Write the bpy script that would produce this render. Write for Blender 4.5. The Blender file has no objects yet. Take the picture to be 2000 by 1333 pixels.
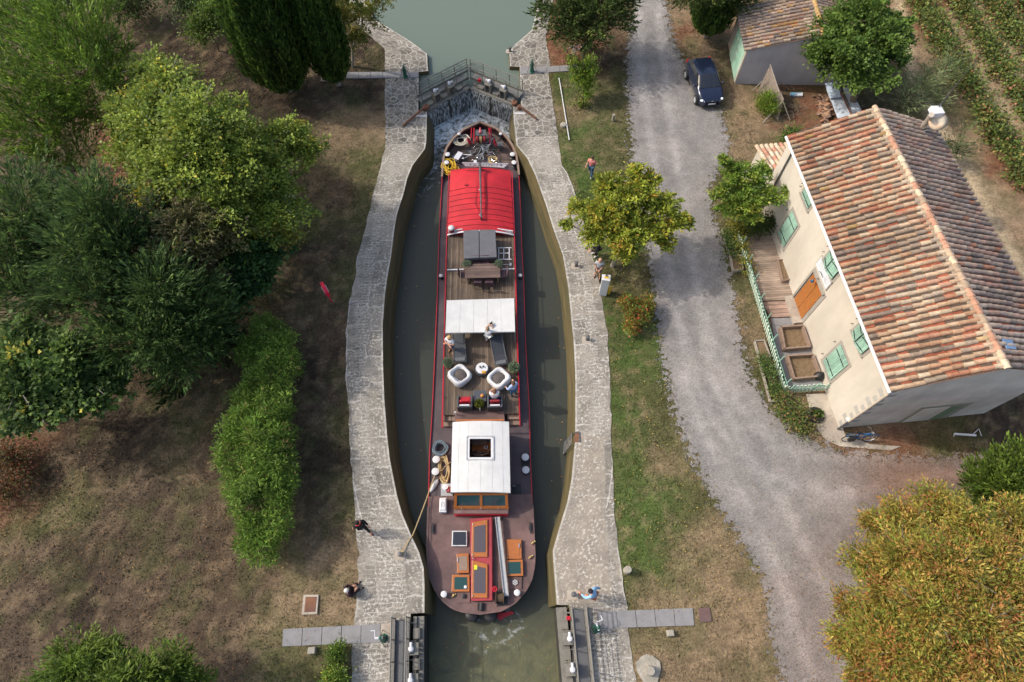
import bpy, bmesh, math, random
import numpy as np
from mathutils import Vector, Matrix, Euler
random.seed(7); RS = np.random.RandomState(11)
SC = bpy.context.scene; COL = SC.collection
R_ = math.radians

# ------------------------------------------------------------------ camera
CF, CX, CY, CH = 1200.4, 1000.0, 666.5, 29.5          # focal length in photo pixels, centre, height above the quay
def _n(v): v = np.array(v, float); return v/np.linalg.norm(v)
_down = _n([1015-CX, -(1270-CY), -CF]); _yv = _n([845-CX, 1716+CY, -CF])
_z = -_down; _y = _n(_yv-_z*_yv.dot(_z)); _x = np.cross(_y, _z)
CR = np.array([_x, _y, _z])
DZ, LIFT, LIFTED = .75, False, []      # the barge is laid out in its own heights and floats DZ higher
def lift(on):
    global LIFT
    LIFT = on
def P(px, py, z=0.0):
    """world point at height z seen at photo pixel (px,py)"""
    if LIFT:
        lift(False); q = P(px, py, z+DZ); lift(True); return q-Vector((0, 0, DZ))
    d = CR@np.array([px-CX, -(py-CY), -CF]); t = (z-CH)/d[2]
    return Vector((d[0]*t, d[1]*t, CH+d[2]*t))
def PXM(px, py, z=0.0):
    p = P(px, py, z); c = CR.T@(np.array(p)-[0, 0, CH]); return -c[2]/CF     # metres per photo pixel there
cam = bpy.data.cameras.new('camera'); cam.sensor_width = 36; cam.lens = CF/2000*36; cam.clip_end = 3000; cam.clip_start = 0.1
co = bpy.data.objects.new('camera', cam); COL.objects.link(co)
M4 = Matrix([list(CR[i])+[0] for i in range(3)]+[[0, 0, 0, 1]]); M4.translation = (0, 0, CH)
co.matrix_world = M4; SC.camera = co

# ------------------------------------------------------------------ light
SUN_AZ, SUN_EL = -15.0, 43.0        # shadows point along this azimuth (deg from +X)
w = bpy.data.worlds.new('World'); SC.world = w; w.use_nodes = True
nt = w.node_tree; bg = nt.nodes['Background']; sky = nt.nodes.new('ShaderNodeTexSky')
sky.sky_type = 'NISHITA'; sky.sun_disc = False; sky.sun_elevation = R_(SUN_EL); sky.sun_rotation = R_(270-SUN_AZ)
sky.air_density = 1.3; sky.dust_density = 4.5; sky.ozone_density = .6; bg.inputs[1].default_value = 0.15
nt.links.new(sky.outputs[0], bg.inputs[0])
sl = bpy.data.lights.new('sun', 'SUN'); sl.energy = 2.0; sl.angle = R_(1.2); sl.color = (1, .94, .84)
so = bpy.data.objects.new('sun', sl); COL.objects.link(so)
sd = Vector((math.cos(R_(SUN_AZ))*math.cos(R_(SUN_EL)), math.sin(R_(SUN_AZ))*math.cos(R_(SUN_EL)), -math.sin(R_(SUN_EL))))
so.rotation_euler = sd.to_track_quat('-Z', 'Y').to_euler(); so.location = (-40, 20, 60)
SC.view_settings.view_transform = 'Standard'; SC.view_settings.look = 'None'
SC.view_settings.gamma = 1; SC.view_settings.exposure = 0.52

# ------------------------------------------------------------------ mesh builder
class MB:
    def __init__(s): s.v = []; s.f = []; s.c = []; s.col = None
    def add(s, vs, fs, col=None):
        o = len(s.v); s.v += [tuple(p) for p in vs]; s.f += [tuple(i+o for i in f) for f in fs]
        c = col if col is not None else s.col
        s.c += [c or (1, 1, 1)]*len(fs); return s
    def box(s, cx, cy, cz, sx, sy, sz, rz=0, M=None, col=None, taper=1.0):
        vs = []
        for k, z in enumerate((-.5, .5)):
            t = taper if k else 1
            for x, y in ((-.5, -.5), (.5, -.5), (.5, .5), (-.5, .5)): vs.append(Vector((x*sx*t, y*sy*t, z*sz)))
        if rz: r = Matrix.Rotation(rz, 3, 'Z'); vs = [r@v for v in vs]
        vs = [v+Vector((cx, cy, cz)) for v in vs]
        if M is not None: vs = [M@v for v in vs]
        return s.add(vs, [(3, 2, 1, 0), (4, 5, 6, 7), (0, 1, 5, 4), (1, 2, 6, 5), (2, 3, 7, 6), (3, 0, 4, 7)], col)
    def bar(s, a, b, w, h, col=None, up=(0, 0, 1)):
        a, b = Vector(a), Vector(b); d = (b-a); L = d.length
        if L < 1e-6: return s
        d /= L; u = Vector(up); sx = d.cross(u)
        if sx.length < 1e-3: sx = d.cross(Vector((1, 0, 0)))
        sx.normalize(); u = sx.cross(d)
        vs = [p+sx*i*w/2+u*j*h/2 for p in (a, b) for i, j in ((-1, -1), (1, -1), (1, 1), (-1, 1))]
        return s.add(vs, [(3, 2, 1, 0), (4, 5, 6, 7), (0, 1, 5, 4), (1, 2, 6, 5), (2, 3, 7, 6), (3, 0, 4, 7)], col)
    def tube(s, path, r, n=8, cap=True, col=None, closed=False):
        pts = [Vector(p) for p in path]; m = len(pts); rr = r if isinstance(r, (list, tuple)) else [r]*m
        vs = []; N = None
        for i, p in enumerate(pts):
            if closed: d = pts[(i+1) % m]-pts[i-1]
            else: d = pts[min(i+1, m-1)]-pts[max(i-1, 0)]
            if d.length < 1e-9: d = Vector((0, 0, 1))
            d.normalize()
            if N is None: N = d.orthogonal().normalized()
            else:
                N = N-d*N.dot(d)
                N = N.normalized() if N.length > 1e-6 else d.orthogonal().normalized()
            B = d.cross(N)
            for k in range(n):
                a = 2*math.pi*k/n; vs.append(p+(N*math.cos(a)+B*math.sin(a))*rr[i])
        fs = []
        for i in range(m if closed else m-1):
            j = (i+1) % m
            for k in range(n): fs.append((i*n+k, i*n+(k+1) % n, j*n+(k+1) % n, j*n+k))
        if cap and not closed: fs += [tuple(range(n-1, -1, -1)), tuple((m-1)*n+k for k in range(n))]
        return s.add(vs, fs, col)
    def lathe(s, prof, c=(0, 0, 0), n=16, col=None, M=None, sx=1, sy=1):
        vs = [Vector((r*math.cos(2*math.pi*k/n)*sx, r*math.sin(2*math.pi*k/n)*sy, z)) for r, z in prof for k in range(n)]
        if M is not None: vs = [M@v for v in vs]
        vs = [v+Vector(c) for v in vs]; m = len(prof)
        fs = [(i*n+k, i*n+(k+1) % n, (i+1)*n+(k+1) % n, (i+1)*n+k) for i in range(m-1) for k in range(n)]
        fs += [tuple(range(n-1, -1, -1)), tuple((m-1)*n+k for k in range(n))]
        return s.add(vs, fs, col)
    def cyl(s, c, r, z0, z1, n=16, col=None, r2=None):
        return s.lathe([(r, z0), (r2 if r2 is not None else r, z1)], c, n, col)
    def ball(s, c, rx, ry=None, rz=None, n=10, m=6, col=None, M=None):
        ry = ry or rx; rz = rz or rx
        prof = [(max(math.sin(math.pi*i/m), .02), -math.cos(math.pi*i/m)) for i in range(m+1)]
        vs = [Vector((r*math.cos(2*math.pi*k/n)*rx, r*math.sin(2*math.pi*k/n)*ry, z*rz)) for r, z in prof for k in range(n)]
        if M is not None: vs = [M@v for v in vs]
        vs = [v+Vector(c) for v in vs]
        fs = [(i*n+k, i*n+(k+1) % n, (i+1)*n+(k+1) % n, (i+1)*n+k) for i in range(m) for k in range(n)]
        fs += [tuple(range(n-1, -1, -1)), tuple(m*n+k for k in range(n))]
        return s.add(vs, fs, col)
    def prism(s, poly, zt, zb, col=None, inset=0):
        """poly: list of (x,y) or Vectors; zt, zb heights"""
        p = [(q[0], q[1]) for q in poly]; n = len(p)
        A = sum(p[i][0]*p[(i+1) % n][1]-p[(i+1) % n][0]*p[i][1] for i in range(n))
        if A < 0: p = p[::-1]
        cx = sum(q[0] for q in p)/n; cy = sum(q[1] for q in p)/n
        vs = [(x, y, zb) for x, y in p]+[(x+(cx-x)*inset, y+(cy-y)*inset, zt) for x, y in p]
        fs = [tuple(range(n-1, -1, -1)), tuple(range(n, 2*n))]+[(i, (i+1) % n, n+(i+1) % n, n+i) for i in range(n)]
        return s.add(vs, fs, col)
    def pr(s, pxs, zt, zb, col=None):
        """prism whose top outline is traced at photo pixels on height zt"""
        return s.prism([P(x, y, zt) for x, y in pxs], zt, zb, col)
    def mesh(s, me, M=None):
        return s.add([(M@v.co if M is not None else v.co.copy()) for v in me.vertices], [tuple(p.vertices) for p in me.polygons])
    def build(s, name, mat, parent=None, smooth=False, world=False, bevel=0):
        me = bpy.data.meshes.new(name)
        vs = s.v
        if smooth:
            ix, nv, mp_ = {}, [], []
            for v in vs:
                k = (round(v[0], 4), round(v[1], 4), round(v[2], 4))
                if k not in ix: ix[k] = len(nv); nv.append(v)
                mp_.append(ix[k])
            fz = [tuple(dict.fromkeys(mp_[i] for i in f)) for f in s.f]; s.c = [c for c, f in zip(s.c, fz) if len(f) > 2]; s.f = [f for f in fz if len(f) > 2]; s.v = vs = nv
        if parent is not None and world:
            Mi = XF[parent.name].inverted(); vs = [tuple(Mi@Vector(v)) for v in vs]
        me.from_pydata(vs, [], s.f); me.materials.append(mat)
        if any(c != (1, 1, 1) for c in s.c):
            a = me.attributes.new('fc', 'FLOAT_COLOR', 'FACE')
            a.data.foreach_set('color', np.array([list(c[:3])+[1] for c in s.c], np.float32).ravel())
        if smooth: me.polygons.foreach_set('use_smooth', [True]*len(me.polygons))
        me.update()
        o = bpy.data.objects.new(name, me); COL.objects.link(o)
        if parent is not None: o.parent = parent
        if bevel:
            b = o.modifiers.new('bevel', 'BEVEL'); b.width = bevel; b.segments = 2; b.limit_method = 'ANGLE'
        return o
XF = {}
def thing(name, label, cat, loc=(0, 0, 0), rz=0, group=None, rot=None):
    o = bpy.data.objects.new(name, None); COL.objects.link(o); o.empty_display_size = .2
    e = Euler(rot) if rot is not None else Euler((0, 0, rz))
    o.location = loc; o.rotation_euler = e
    o['label'] = label; o['category'] = cat
    if group: o['group'] = group
    M = e.to_matrix().to_4x4(); M.translation = Vector(loc); XF[o.name] = M
    if LIFT: LIFTED.append(o)
    return o
def tag(o, label, cat, group=None):
    o['label'] = label; o['category'] = cat
    if LIFT: LIFTED.append(o)
    if group: o['group'] = group
    return o
def struct(o, kind='structure', label=None):
    o['kind'] = kind
    if label: o['label'] = label
    return o
KIDS = {}
def children(o): return [c for c in bpy.data.objects if c.parent == o]
def dup(root, loc, rz=0, label=None, rot=None, group=None):
    r = root.copy(); COL.objects.link(r); r.location = loc; r.rotation_euler = rot if rot is not None else (0, 0, rz)
    M = r.rotation_euler.to_matrix().to_4x4(); M.translation = Vector(loc); XF[r.name] = M
    if label: r['label'] = label
    if group: r['group'] = group
    if LIFT: LIFTED.append(r)
    for c in children(root):
        d = c.copy(); COL.objects.link(d); d.parent = r
        for g in children(c):
            e = g.copy(); COL.objects.link(e); e.parent = d
    return r
def apart(parent, name, mb, mat, world=True, smooth=False, bevel=0): return mb.build(name, mat, parent, smooth, world, bevel)

# ------------------------------------------------------------------ materials
def mat(name, col, rough=.7, var=.15, scale=3., metal=0., bump=0., bscale=20., spec=.4, attr=None, col2=None, detail=4, coat=0., stretch=None):
    m = bpy.data.materials.new(name); m.use_nodes = True; nt = m.node_tree; N = nt.nodes; L = nt.links
    b = N['Principled BSDF']; b.inputs['Roughness'].default_value = rough; b.inputs['Metallic'].default_value = metal
    b.inputs['Specular IOR Level'].default_value = spec; b.inputs['Coat Weight'].default_value = coat
    tc = N.new('ShaderNodeTexCoord'); nz = N.new('ShaderNodeTexNoise'); nz.inputs['Scale'].default_value = scale
    nz.inputs['Detail'].default_value = detail; nz.inputs['Roughness'].default_value = .65
    src = tc.outputs['Object']
    if stretch:
        mp = N.new('ShaderNodeMapping'); mp.inputs['Scale'].default_value = stretch; L.new(src, mp.inputs[0]); src = mp.outputs[0]
    L.new(src, nz.inputs['Vector'])
    mr = N.new('ShaderNodeMapRange'); mr.inputs[1].default_value = .3; mr.inputs[2].default_value = .7
    mr.inputs[3].default_value = 1-var; mr.inputs[4].default_value = 1+var; L.new(nz.outputs[0], mr.inputs[0])
    mul = N.new('ShaderNodeVectorMath'); mul.operation = 'MULTIPLY'
    if attr:
        at = N.new('ShaderNodeAttribute'); at.attribute_name = attr; base = at.outputs['Color']
    elif col2:
        n2 = N.new('ShaderNodeTexNoise'); n2.inputs['Scale'].default_value = scale*.37; n2.inputs['Detail'].default_value = 6; L.new(src, n2.inputs['Vector'])
        r2 = N.new('ShaderNodeMapRange'); r2.inputs[1].default_value = .4; r2.inputs[2].default_value = .6; L.new(n2.outputs[0], r2.inputs[0])
        mx = N.new('ShaderNodeMix'); mx.data_type = 'RGBA'; mx.inputs[6].default_value = (*col, 1); mx.inputs[7].default_value = (*col2, 1)
        L.new(r2.outputs[0], mx.inputs[0]); base = mx.outputs[2]
    else:
        rg = N.new('ShaderNodeRGB'); rg.outputs[0].default_value = (*col, 1); base = rg.outputs[0]
    L.new(base, mul.inputs[0]); L.new(mr.outputs[0], mul.inputs[1]); L.new(mul.outputs[0], b.inputs['Base Color'])
    if bump:
        nb = N.new('ShaderNodeTexNoise'); nb.inputs['Scale'].default_value = bscale; nb.inputs['Detail'].default_value = 5; L.new(src, nb.inputs['Vector'])
        bp = N.new('ShaderNodeBump'); bp.inputs['Strength'].default_value = bump; bp.inputs['Distance'].default_value = .03
        L.new(nb.outputs[0], bp.inputs['Height']); L.new(bp.outputs[0], b.inputs['Normal'])
    return m
def leafmat(name, trans=.38, rough=.55):
    m = bpy.data.materials.new(name); m.use_nodes = True; nt = m.node_tree; N = nt.nodes; L = nt.links
    b = N['Principled BSDF']; b.inputs['Roughness'].default_value = rough; b.inputs['Specular IOR Level'].default_value = .25
    at = N.new('ShaderNodeAttribute'); at.attribute_name = 'fc'; L.new(at.outputs['Color'], b.inputs['Base Color'])
    t = N.new('ShaderNodeBsdfTranslucent'); L.new(at.outputs['Color'], t.inputs[0])
    mx = N.new('ShaderNodeMixShader'); mx.inputs[0].default_value = trans
    L.new(b.outputs[0], mx.inputs[1]); L.new(t.outputs[0], mx.inputs[2]); L.new(mx.outputs[0], N['Material Output'].inputs[0])
    return m
def planks(name, col, w=.12, rough=.7, axis=0, var=.3, gap=.25):
    """boards of width w: running along local Y when axis=0, along local X when axis=1"""
    m = bpy.data.materials.new(name); m.use_nodes = True; nt = m.node_tree; N = nt.nodes; L = nt.links
    b = N['Principled BSDF']; b.inputs['Roughness'].default_value = rough; b.inputs['Specular IOR Level'].default_value = .3
    tc = N.new('ShaderNodeTexCoord'); sp = N.new('ShaderNodeSeparateXYZ'); L.new(tc.outputs['Object'], sp.inputs[0])
    dv = N.new('ShaderNodeMath'); dv.operation = 'DIVIDE'; dv.inputs[1].default_value = w; L.new(sp.outputs[axis], dv.inputs[0])
    fl = N.new('ShaderNodeMath'); fl.operation = 'FLOOR'; L.new(dv.outputs[0], fl.inputs[0])
    fr = N.new('ShaderNodeMath'); fr.operation = 'FRACT'; L.new(dv.outputs[0], fr.inputs[0])
    wn = N.new('ShaderNodeTexWhiteNoise'); wn.noise_dimensions = '1D'; L.new(fl.outputs[0], wn.inputs['W'])
    gp = N.new('ShaderNodeMath'); gp.operation = 'GREATER_THAN'; gp.inputs[1].default_value = .1; L.new(fr.outputs[0], gp.inputs[0])
    mp = N.new('ShaderNodeMapping'); mp.inputs['Scale'].default_value = (8, 1, 8) if axis == 0 else (1, 8, 8); L.new(tc.outputs['Object'], mp.inputs[0])
    nz = N.new('ShaderNodeTexNoise'); nz.inputs['Scale'].default_value = 2.2; nz.inputs['Detail'].default_value = 5; L.new(mp.outputs[0], nz.inputs['Vector'])
    n2 = N.new('ShaderNodeTexNoise'); n2.inputs['Scale'].default_value = .7; n2.inputs['Detail'].default_value = 4; L.new(tc.outputs['Object'], n2.inputs['Vector'])
    def mr(src, a, bb, lo, hi):
        r = N.new('ShaderNodeMapRange'); r.inputs[1].default_value = a; r.inputs[2].default_value = bb; r.inputs[3].default_value = lo; r.inputs[4].default_value = hi
        L.new(src, r.inputs[0]); return r.outputs[0]
    def mul(a, bb):
        r = N.new('ShaderNodeMath'); r.operation = 'MULTIPLY'; L.new(a, r.inputs[0]); L.new(bb, r.inputs[1]); return r.outputs[0]
    k = mul(mul(mr(wn.outputs[0], 0, 1, 1-var, 1+var), mr(nz.outputs[0], .3, .7, .75, 1.25)), mul(mr(gp.outputs[0], 0, 1, gap, 1), mr(n2.outputs[0], .3, .7, .7, 1.25)))
    rg = N.new('ShaderNodeRGB'); rg.outputs[0].default_value = (*col, 1); vm = N.new('ShaderNodeVectorMath'); vm.operation = 'MULTIPLY'
    L.new(rg.outputs[0], vm.inputs[0]); L.new(k, vm.inputs[1]); L.new(vm.outputs[0], b.inputs['Base Color'])
    return m
M = dict(
    white=mat('white_paint', (.58, .58, .59), .45, .04), cream=mat('cream_render', (.53, .485, .42), .85, .12, .8, bump=.2, bscale=30, col2=(.47, .425, .36), stretch=(1, 1, .45)),
    canvas=mat('white_canvas', (.55, .55, .545), .8, .08, 1.5, bump=.9, bscale=1.6),
    housered=mat('dull_red_paint', (.3, .035, .045), .6, .2, 2), red=mat('red_paint', (.42, .012, .025), .4, .15, 2), redroof=mat('red_tarpaulin', (.50, .016, .028), .7, .14, 1.6, bump=.35, bscale=3, col2=(.41, .014, .024)),
    darkred=mat('dark_red_paint', (.25, .02, .025), .5, .25), plum=mat('plum_deck_paint', (.15, .088, .082), .72, .3, 1.4, bump=.15, bscale=40, col2=(.105, .066, .063)),
    sidedeck=mat('side_deck_paint', (.085, .062, .07), .6, .25, 1.1, col2=(.065, .05, .055)),
    hull=mat('black_hull', (.03, .02, .022), .45, .3), black=mat('black_paint', (.02, .02, .022), .5, .3), rubber=mat('rubber', (.03, .03, .03), .8, .2),
    charcoal=mat('charcoal_weave', (.055, .062, .072), .6, .2, 30), greycover=mat('grey_cover_cloth', (.12, .12, .135), .85, .12, 2.5, bump=.3, bscale=6),
    grey=mat('grey_paint', (.35, .36, .38), .5, .12), lightgrey=mat('light_grey_plastic', (.6, .6, .63), .45, .06), steel=mat('galvanised_steel', (.38, .38, .37), .45, .15, 6, metal=.5),
    darksteel=mat('dark_steel', (.12, .12, .125), .5, .25, metal=.4), rust=mat('rusty_steel', (.19, .085, .045), .8, .3, 4, col2=(.13, .06, .04)),
    orangewood=mat('varnished_wood', (.36, .12, .03), .3, .2, 5, coat=.3, stretch=(1, 6, 6)), oldwood=mat('weathered_wood', (.24, .17, .13), .8, .3, 6, stretch=(1, 8, 8), bump=.2),
    greywood=mat('grey_wood', (.3, .26, .22), .85, .25, 5, stretch=(8, 1, 8)), glass=mat('green_glass', (.01, .05, .045), .08, .1, spec=.8), darkglass=mat('dark_glass', (.02, .022, .03), .08, .1, spec=.8),
    blueglass=mat('blue_glass', (.025, .06, .07), .08, .1, spec=.9), panel=mat('dark_grille_panel', (.07, .06, .075), .5, .2, 25), teak=planks('teak_decking', (.13, .095, .07), .11),
    beige=mat('beige_rope', (.45, .34, .18), .9, .2, 20), yellow=mat('yellow_rope', (.62, .4, .03), .7, .2, 20), bluerope=mat('speckled_rope', (.12, .16, .19), .9, .8, 40),
    whiterope=mat('pale_rope', (.6, .56, .45), .9, .15, 20), green=mat('green_enamel', (.015, .1, .065), .4, .2), tgreen=mat('pale_green_paint', (.25, .41, .33), .6, .12, 4, col2=(.22, .37, .30)),
    tgreen_d=mat('dark_green_strip', (.03, .09, .07), .6, .2), tc=mat('terracotta', (.42, .15, .07), .8, .2, 6), soil=mat('planter_soil', (.17, .115, .065), .95, .4, 12, bump=.5),
    stone=mat('pale_stone', (.36, .33, .28), .85, .22, 5, bump=.5, bscale=14, col2=(.27, .25, .21)), wetstone=mat('wet_stone', (.1, .09, .06), .6, .4, 2.5, bump=.4, bscale=8, col2=(.06, .06, .035), stretch=(1, 1, 4)),
    slab=mat('concrete_slab', (.22, .215, .22), .8, .12, 3, bump=.1), concrete=mat('pale_concrete', (.42, .37, .31), .85, .18, 2, bump=.2, col2=(.34, .29, .24)),
    gablew=mat('grey_render', (.62, .57, .53), .9, .16, .9, bump=.2, col2=(.50, .46, .425)), shedw=mat('shed_render', (.46, .43, .44), .9, .12, .9, bump=.25, col2=(.37, .35, .365)),
    surround=mat('stone_surround', (.30, .275, .24), .85, .12, 4), plaque=mat('white_enamel_sign', (.62, .64, .68), .5, .05), corr=mat('corrugated_sheet', (.4, .45, .52), .5, .2, 2, metal=.2),
    tiles=mat('roof_tiles', (1, 1, 1), .9, .28, 5, attr='fc', bump=.4, bscale=30), bark=mat('bark', (.13, .1, .075), .9, .3, 6, bump=.6, bscale=15), bark2=mat('pale_bark', (.28, .25, .21), .9, .25, 6),
    skin=mat('skin', (.55, .3, .2), .55, .05), fc=mat('coloured_pieces', (1, 1, 1), .6, .15, 8, attr='fc'), carpaint=mat('dark_blue_car_paint', (.016, .024, .055), .22, .05, coat=1., metal=.4),
    chrome=mat('bright_metal', (.7, .7, .72), .2, .05, metal=.9), lens=mat('headlight_lens', (.75, .78, .82), .12, .05, spec=.9), redlens=mat('red_lens', (.5, .01, .01), .2, .05),
    duct=mat('pale_pipe', (.5, .42, .34), .7, .15), brass=mat('brass', (.5, .36, .15), .35, .1, metal=.7), pink=mat('pink_paint', (.6, .1, .12), .5, .1), lifered=mat('lifebuoy_case_red', (.7, .02, .06), .35, .06),
    algae=mat('algae_wall', (.13, .1, .045), .7, .3, 1.6, bump=.5, bscale=6, col2=(.085, .075, .035), stretch=(.35, .35, 5)),
    leaf=leafmat('leaves'), grassm=leafmat('grass_blades', .2))
def cloth(name, col): return mat(name, col, .85, .08, 8)
# ------------------------------------------------------------------ noise helpers
_lat = RS.rand(256, 256)
def vnoise(x, y, s, off=0):
    x = x*s+off*17.3; y = y*s+off*9.1; xi = np.floor(x).astype(int); yi = np.floor(y).astype(int); fx = x-xi; fy = y-yi
    fx = fx*fx*(3-2*fx); fy = fy*fy*(3-2*fy); g = lambda a, b: _lat[a % 256, b % 256]
    return (g(xi, yi)*(1-fx)+g(xi+1, yi)*fx)*(1-fy)+(g(xi, yi+1)*(1-fx)+g(xi+1, yi+1)*fx)*fy
def fbm(x, y, s, o=0): return (vnoise(x, y, s, o)*.5+vnoise(x, y, s*2.1, o+1)*.28+vnoise(x, y, s*4.3, o+2)*.15+vnoise(x, y, s*8.9, o+3)*.07)
def inpoly(X, Y, poly):
    ins = np.zeros(X.shape, bool); n = len(poly)
    for i in range(n):
        x0, y0 = poly[i][:2]; x1, y1 = poly[(i+1) % n][:2]
        c = ((y0 > Y) != (y1 > Y)) & (X < (x1-x0)*(Y-y0)/((y1-y0) or 1e-9)+x0); ins ^= c
    return ins
def sdist(X, Y, poly, closed=True):
    d = np.full(X.shape, 1e9); n = len(poly)
    for i in range(n if closed else n-1):
        x0, y0 = poly[i][:2]; x1, y1 = poly[(i+1) % n][:2]; dx, dy = x1-x0, y1-y0; l2 = dx*dx+dy*dy or 1e-9
        t = np.clip(((X-x0)*dx+(Y-y0)*dy)/l2, 0, 1); d = np.minimum(d, np.hypot(X-x0-t*dx, Y-y0-t*dy))
    return d
def W2(l, z=0): return [tuple(P(x, y, z)[:2]) for x, y in l]

# ------------------------------------------------------------------ lock outlines (photo pixels on quay level)
LI = [(797, 1460), (802, 1199), (829, 1198), (829, 1140), (827.5, 1110), (818.6, 1079), (803, 1046), (785, 1003), (775, 967), (767.5, 929), (761, 896), (756, 850), (750.5, 779), (748, 710), (747.5, 635), (752, 575), (757, 540), (764, 500), (770, 450), (775, 420), (788, 379), (795.6, 348), (806, 323), (830, 291), (832.6, 277), (834, 218), (817, 216), (818, 141), (836, 139), (834, 105), (800, 80), (760, 55), (733, 40), (722, 20), (712, 0), (690, -60), (660, -160)]
RI = [(1126, 1460), (1112, 1182.5), (1087.4, 1181.5), (1082, 1115), (1079.5, 1077), (1091, 1036), (1107.6, 982), (1116.5, 936), (1119.6, 900), (1123, 865), (1123.7, 815), (1123.7, 738), (1120.4, 667), (1115, 618), (1110, 562), (1099, 499), (1080, 446), (1066, 400), (1045.6, 343), (1030, 310), (1008.6, 284), (1003.5, 238), (1002, 209), (1018, 207), (1015, 131), (996, 130), (994.6, 101), (1005, 88), (1038, 60), (1046, 30), (1050, 0), (1060, -60), (1080, -160)]
LO = [(683, 1460), (690, 1213), (694, 1200), (701, 1128), (695, 1097), (702, 1084), (695, 1051), (695, 1003), (688.5, 936), (682, 860), (681.5, 800), (675.5, 755), (675.5, 650), (680, 599), (693.5, 545), (698, 500), (712, 450), (724, 400), (742, 328), (752, 290), (752, 96), (711, 60), (690, 35), (680, 0), (655, -60), (620, -160)]
RO = [(1252, 1460), (1241, 1323), (1231, 1260), (1225, 1232), (1225, 1189), (1213, 1115), (1207, 1051), (1199, 1000), (1195, 893), (1193, 790), (1190, 713), (1186, 649), (1180, 610), (1174, 570), (1162, 520), (1148, 460), (1127, 389), (1110, 340), (1098, 323), (1089, 264), (1081, 205), (1071, 145), (1075, 129), (1066, 75), (1072, 40), (1080, 0), (1090, -60), (1110, -160)]
WLI, WRI, WLO, WRO = map(W2, (LI, RI, LO, RO))
def mono(w):
    y = -1e9; o = []
    for a in w:
        yy = max(a[1], y+1e-3); o.append((a[0], yy)); y = yy
    return np.array(o)
mLI, mRI, mLO, mRO = map(mono, (WLI, WRI, WLO, WRO))
ZW, ZU = -1.7, -.3                      # chamber water, upper water

# ------------------------------------------------------------------ ground sheet with per-vertex base colour
ROAD = [(1237, -40), (1236, 20), (1226, 100), (1224, 160), (1233, 250), (1234, 340), (1262, 470), (1272, 540), (1285, 640), (1296, 720), (1325, 830), (1350, 890), (1395, 980), (1450, 1060), (1495, 1150), (1500, 1230), (1530, 1333), (1560, 1460),
        (2300, 1460), (2300, 930), (2000, 925), (1880, 905), (2000, 890), (2200, 880), (2200, 868), (2000, 880), (1860, 893), (1760, 893), (1640, 880), (1585, 862), (1540, 835), (1500, 795), (1466, 740), (1450, 680), (1440, 620), (1428, 560), (1413, 480), (1398, 430), (1385, 370), (1405, 330), (1424, 290), (1408, 215), (1375, 190), (1340, 150), (1330, 110), (1310, 60), (1300, 0), (1296, -40)]
PATH = [(1770, -40), (1790, 60), (1800, 150), (1850, 225), (1900, 320), (1945, 400), (1995, 480), (2100, 640), (2160, 760), (2100, 760), (1990, 560), (1900, 420), (1835, 300), (1775, 170), (1745, 80), (1730, -40)]
wROAD, wPATH = W2(ROAD), W2(PATH)
T, G, BR, DK, OL, SA, RD = (.235, .17, .105), (.07, .105, .028), (.086, .062, .044), (.05, .037, .027), (.095, .09, .04), (.36, .28, .18), (.19, .09, .055)  # BR, DK: litter browns, darkened further with the left bank's shade painted in
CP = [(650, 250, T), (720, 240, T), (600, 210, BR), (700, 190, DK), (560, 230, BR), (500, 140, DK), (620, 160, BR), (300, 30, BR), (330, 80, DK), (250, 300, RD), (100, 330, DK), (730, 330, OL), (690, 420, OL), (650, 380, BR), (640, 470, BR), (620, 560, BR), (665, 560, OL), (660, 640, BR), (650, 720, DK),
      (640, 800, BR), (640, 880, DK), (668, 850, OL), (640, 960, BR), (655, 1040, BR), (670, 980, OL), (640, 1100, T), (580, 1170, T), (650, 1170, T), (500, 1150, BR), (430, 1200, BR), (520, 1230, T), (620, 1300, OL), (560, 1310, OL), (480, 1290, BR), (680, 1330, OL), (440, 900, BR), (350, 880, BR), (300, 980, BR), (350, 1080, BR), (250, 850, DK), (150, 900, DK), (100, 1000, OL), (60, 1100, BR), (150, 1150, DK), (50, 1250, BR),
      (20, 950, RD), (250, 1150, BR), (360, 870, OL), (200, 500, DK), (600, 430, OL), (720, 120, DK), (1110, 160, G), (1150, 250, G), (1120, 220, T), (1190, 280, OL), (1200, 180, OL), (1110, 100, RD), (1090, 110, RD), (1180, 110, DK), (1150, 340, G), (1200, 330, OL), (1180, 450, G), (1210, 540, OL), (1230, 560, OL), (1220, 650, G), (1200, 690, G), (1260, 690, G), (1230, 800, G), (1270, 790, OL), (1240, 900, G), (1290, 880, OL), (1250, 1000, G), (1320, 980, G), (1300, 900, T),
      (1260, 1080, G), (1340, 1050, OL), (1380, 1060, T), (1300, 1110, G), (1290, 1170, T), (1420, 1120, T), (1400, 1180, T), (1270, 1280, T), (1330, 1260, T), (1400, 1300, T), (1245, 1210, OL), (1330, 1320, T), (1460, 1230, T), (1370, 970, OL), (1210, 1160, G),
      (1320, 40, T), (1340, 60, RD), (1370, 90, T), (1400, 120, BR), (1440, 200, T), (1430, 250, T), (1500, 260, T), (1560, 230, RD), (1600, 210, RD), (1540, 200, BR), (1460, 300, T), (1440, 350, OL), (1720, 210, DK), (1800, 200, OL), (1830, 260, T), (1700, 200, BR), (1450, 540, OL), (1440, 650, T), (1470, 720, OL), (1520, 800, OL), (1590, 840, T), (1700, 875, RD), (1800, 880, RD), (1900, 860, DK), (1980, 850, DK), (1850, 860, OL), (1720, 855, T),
      (1780, 930, RD), (1850, 945, RD), (1730, 985, RD), (1900, 1100, RD), (1850, 1250, BR), (1900, 60, SA), (1950, 200, SA), (1800, 20, RD), (1990, 330, RD), (1900, 330, SA)]
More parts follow.
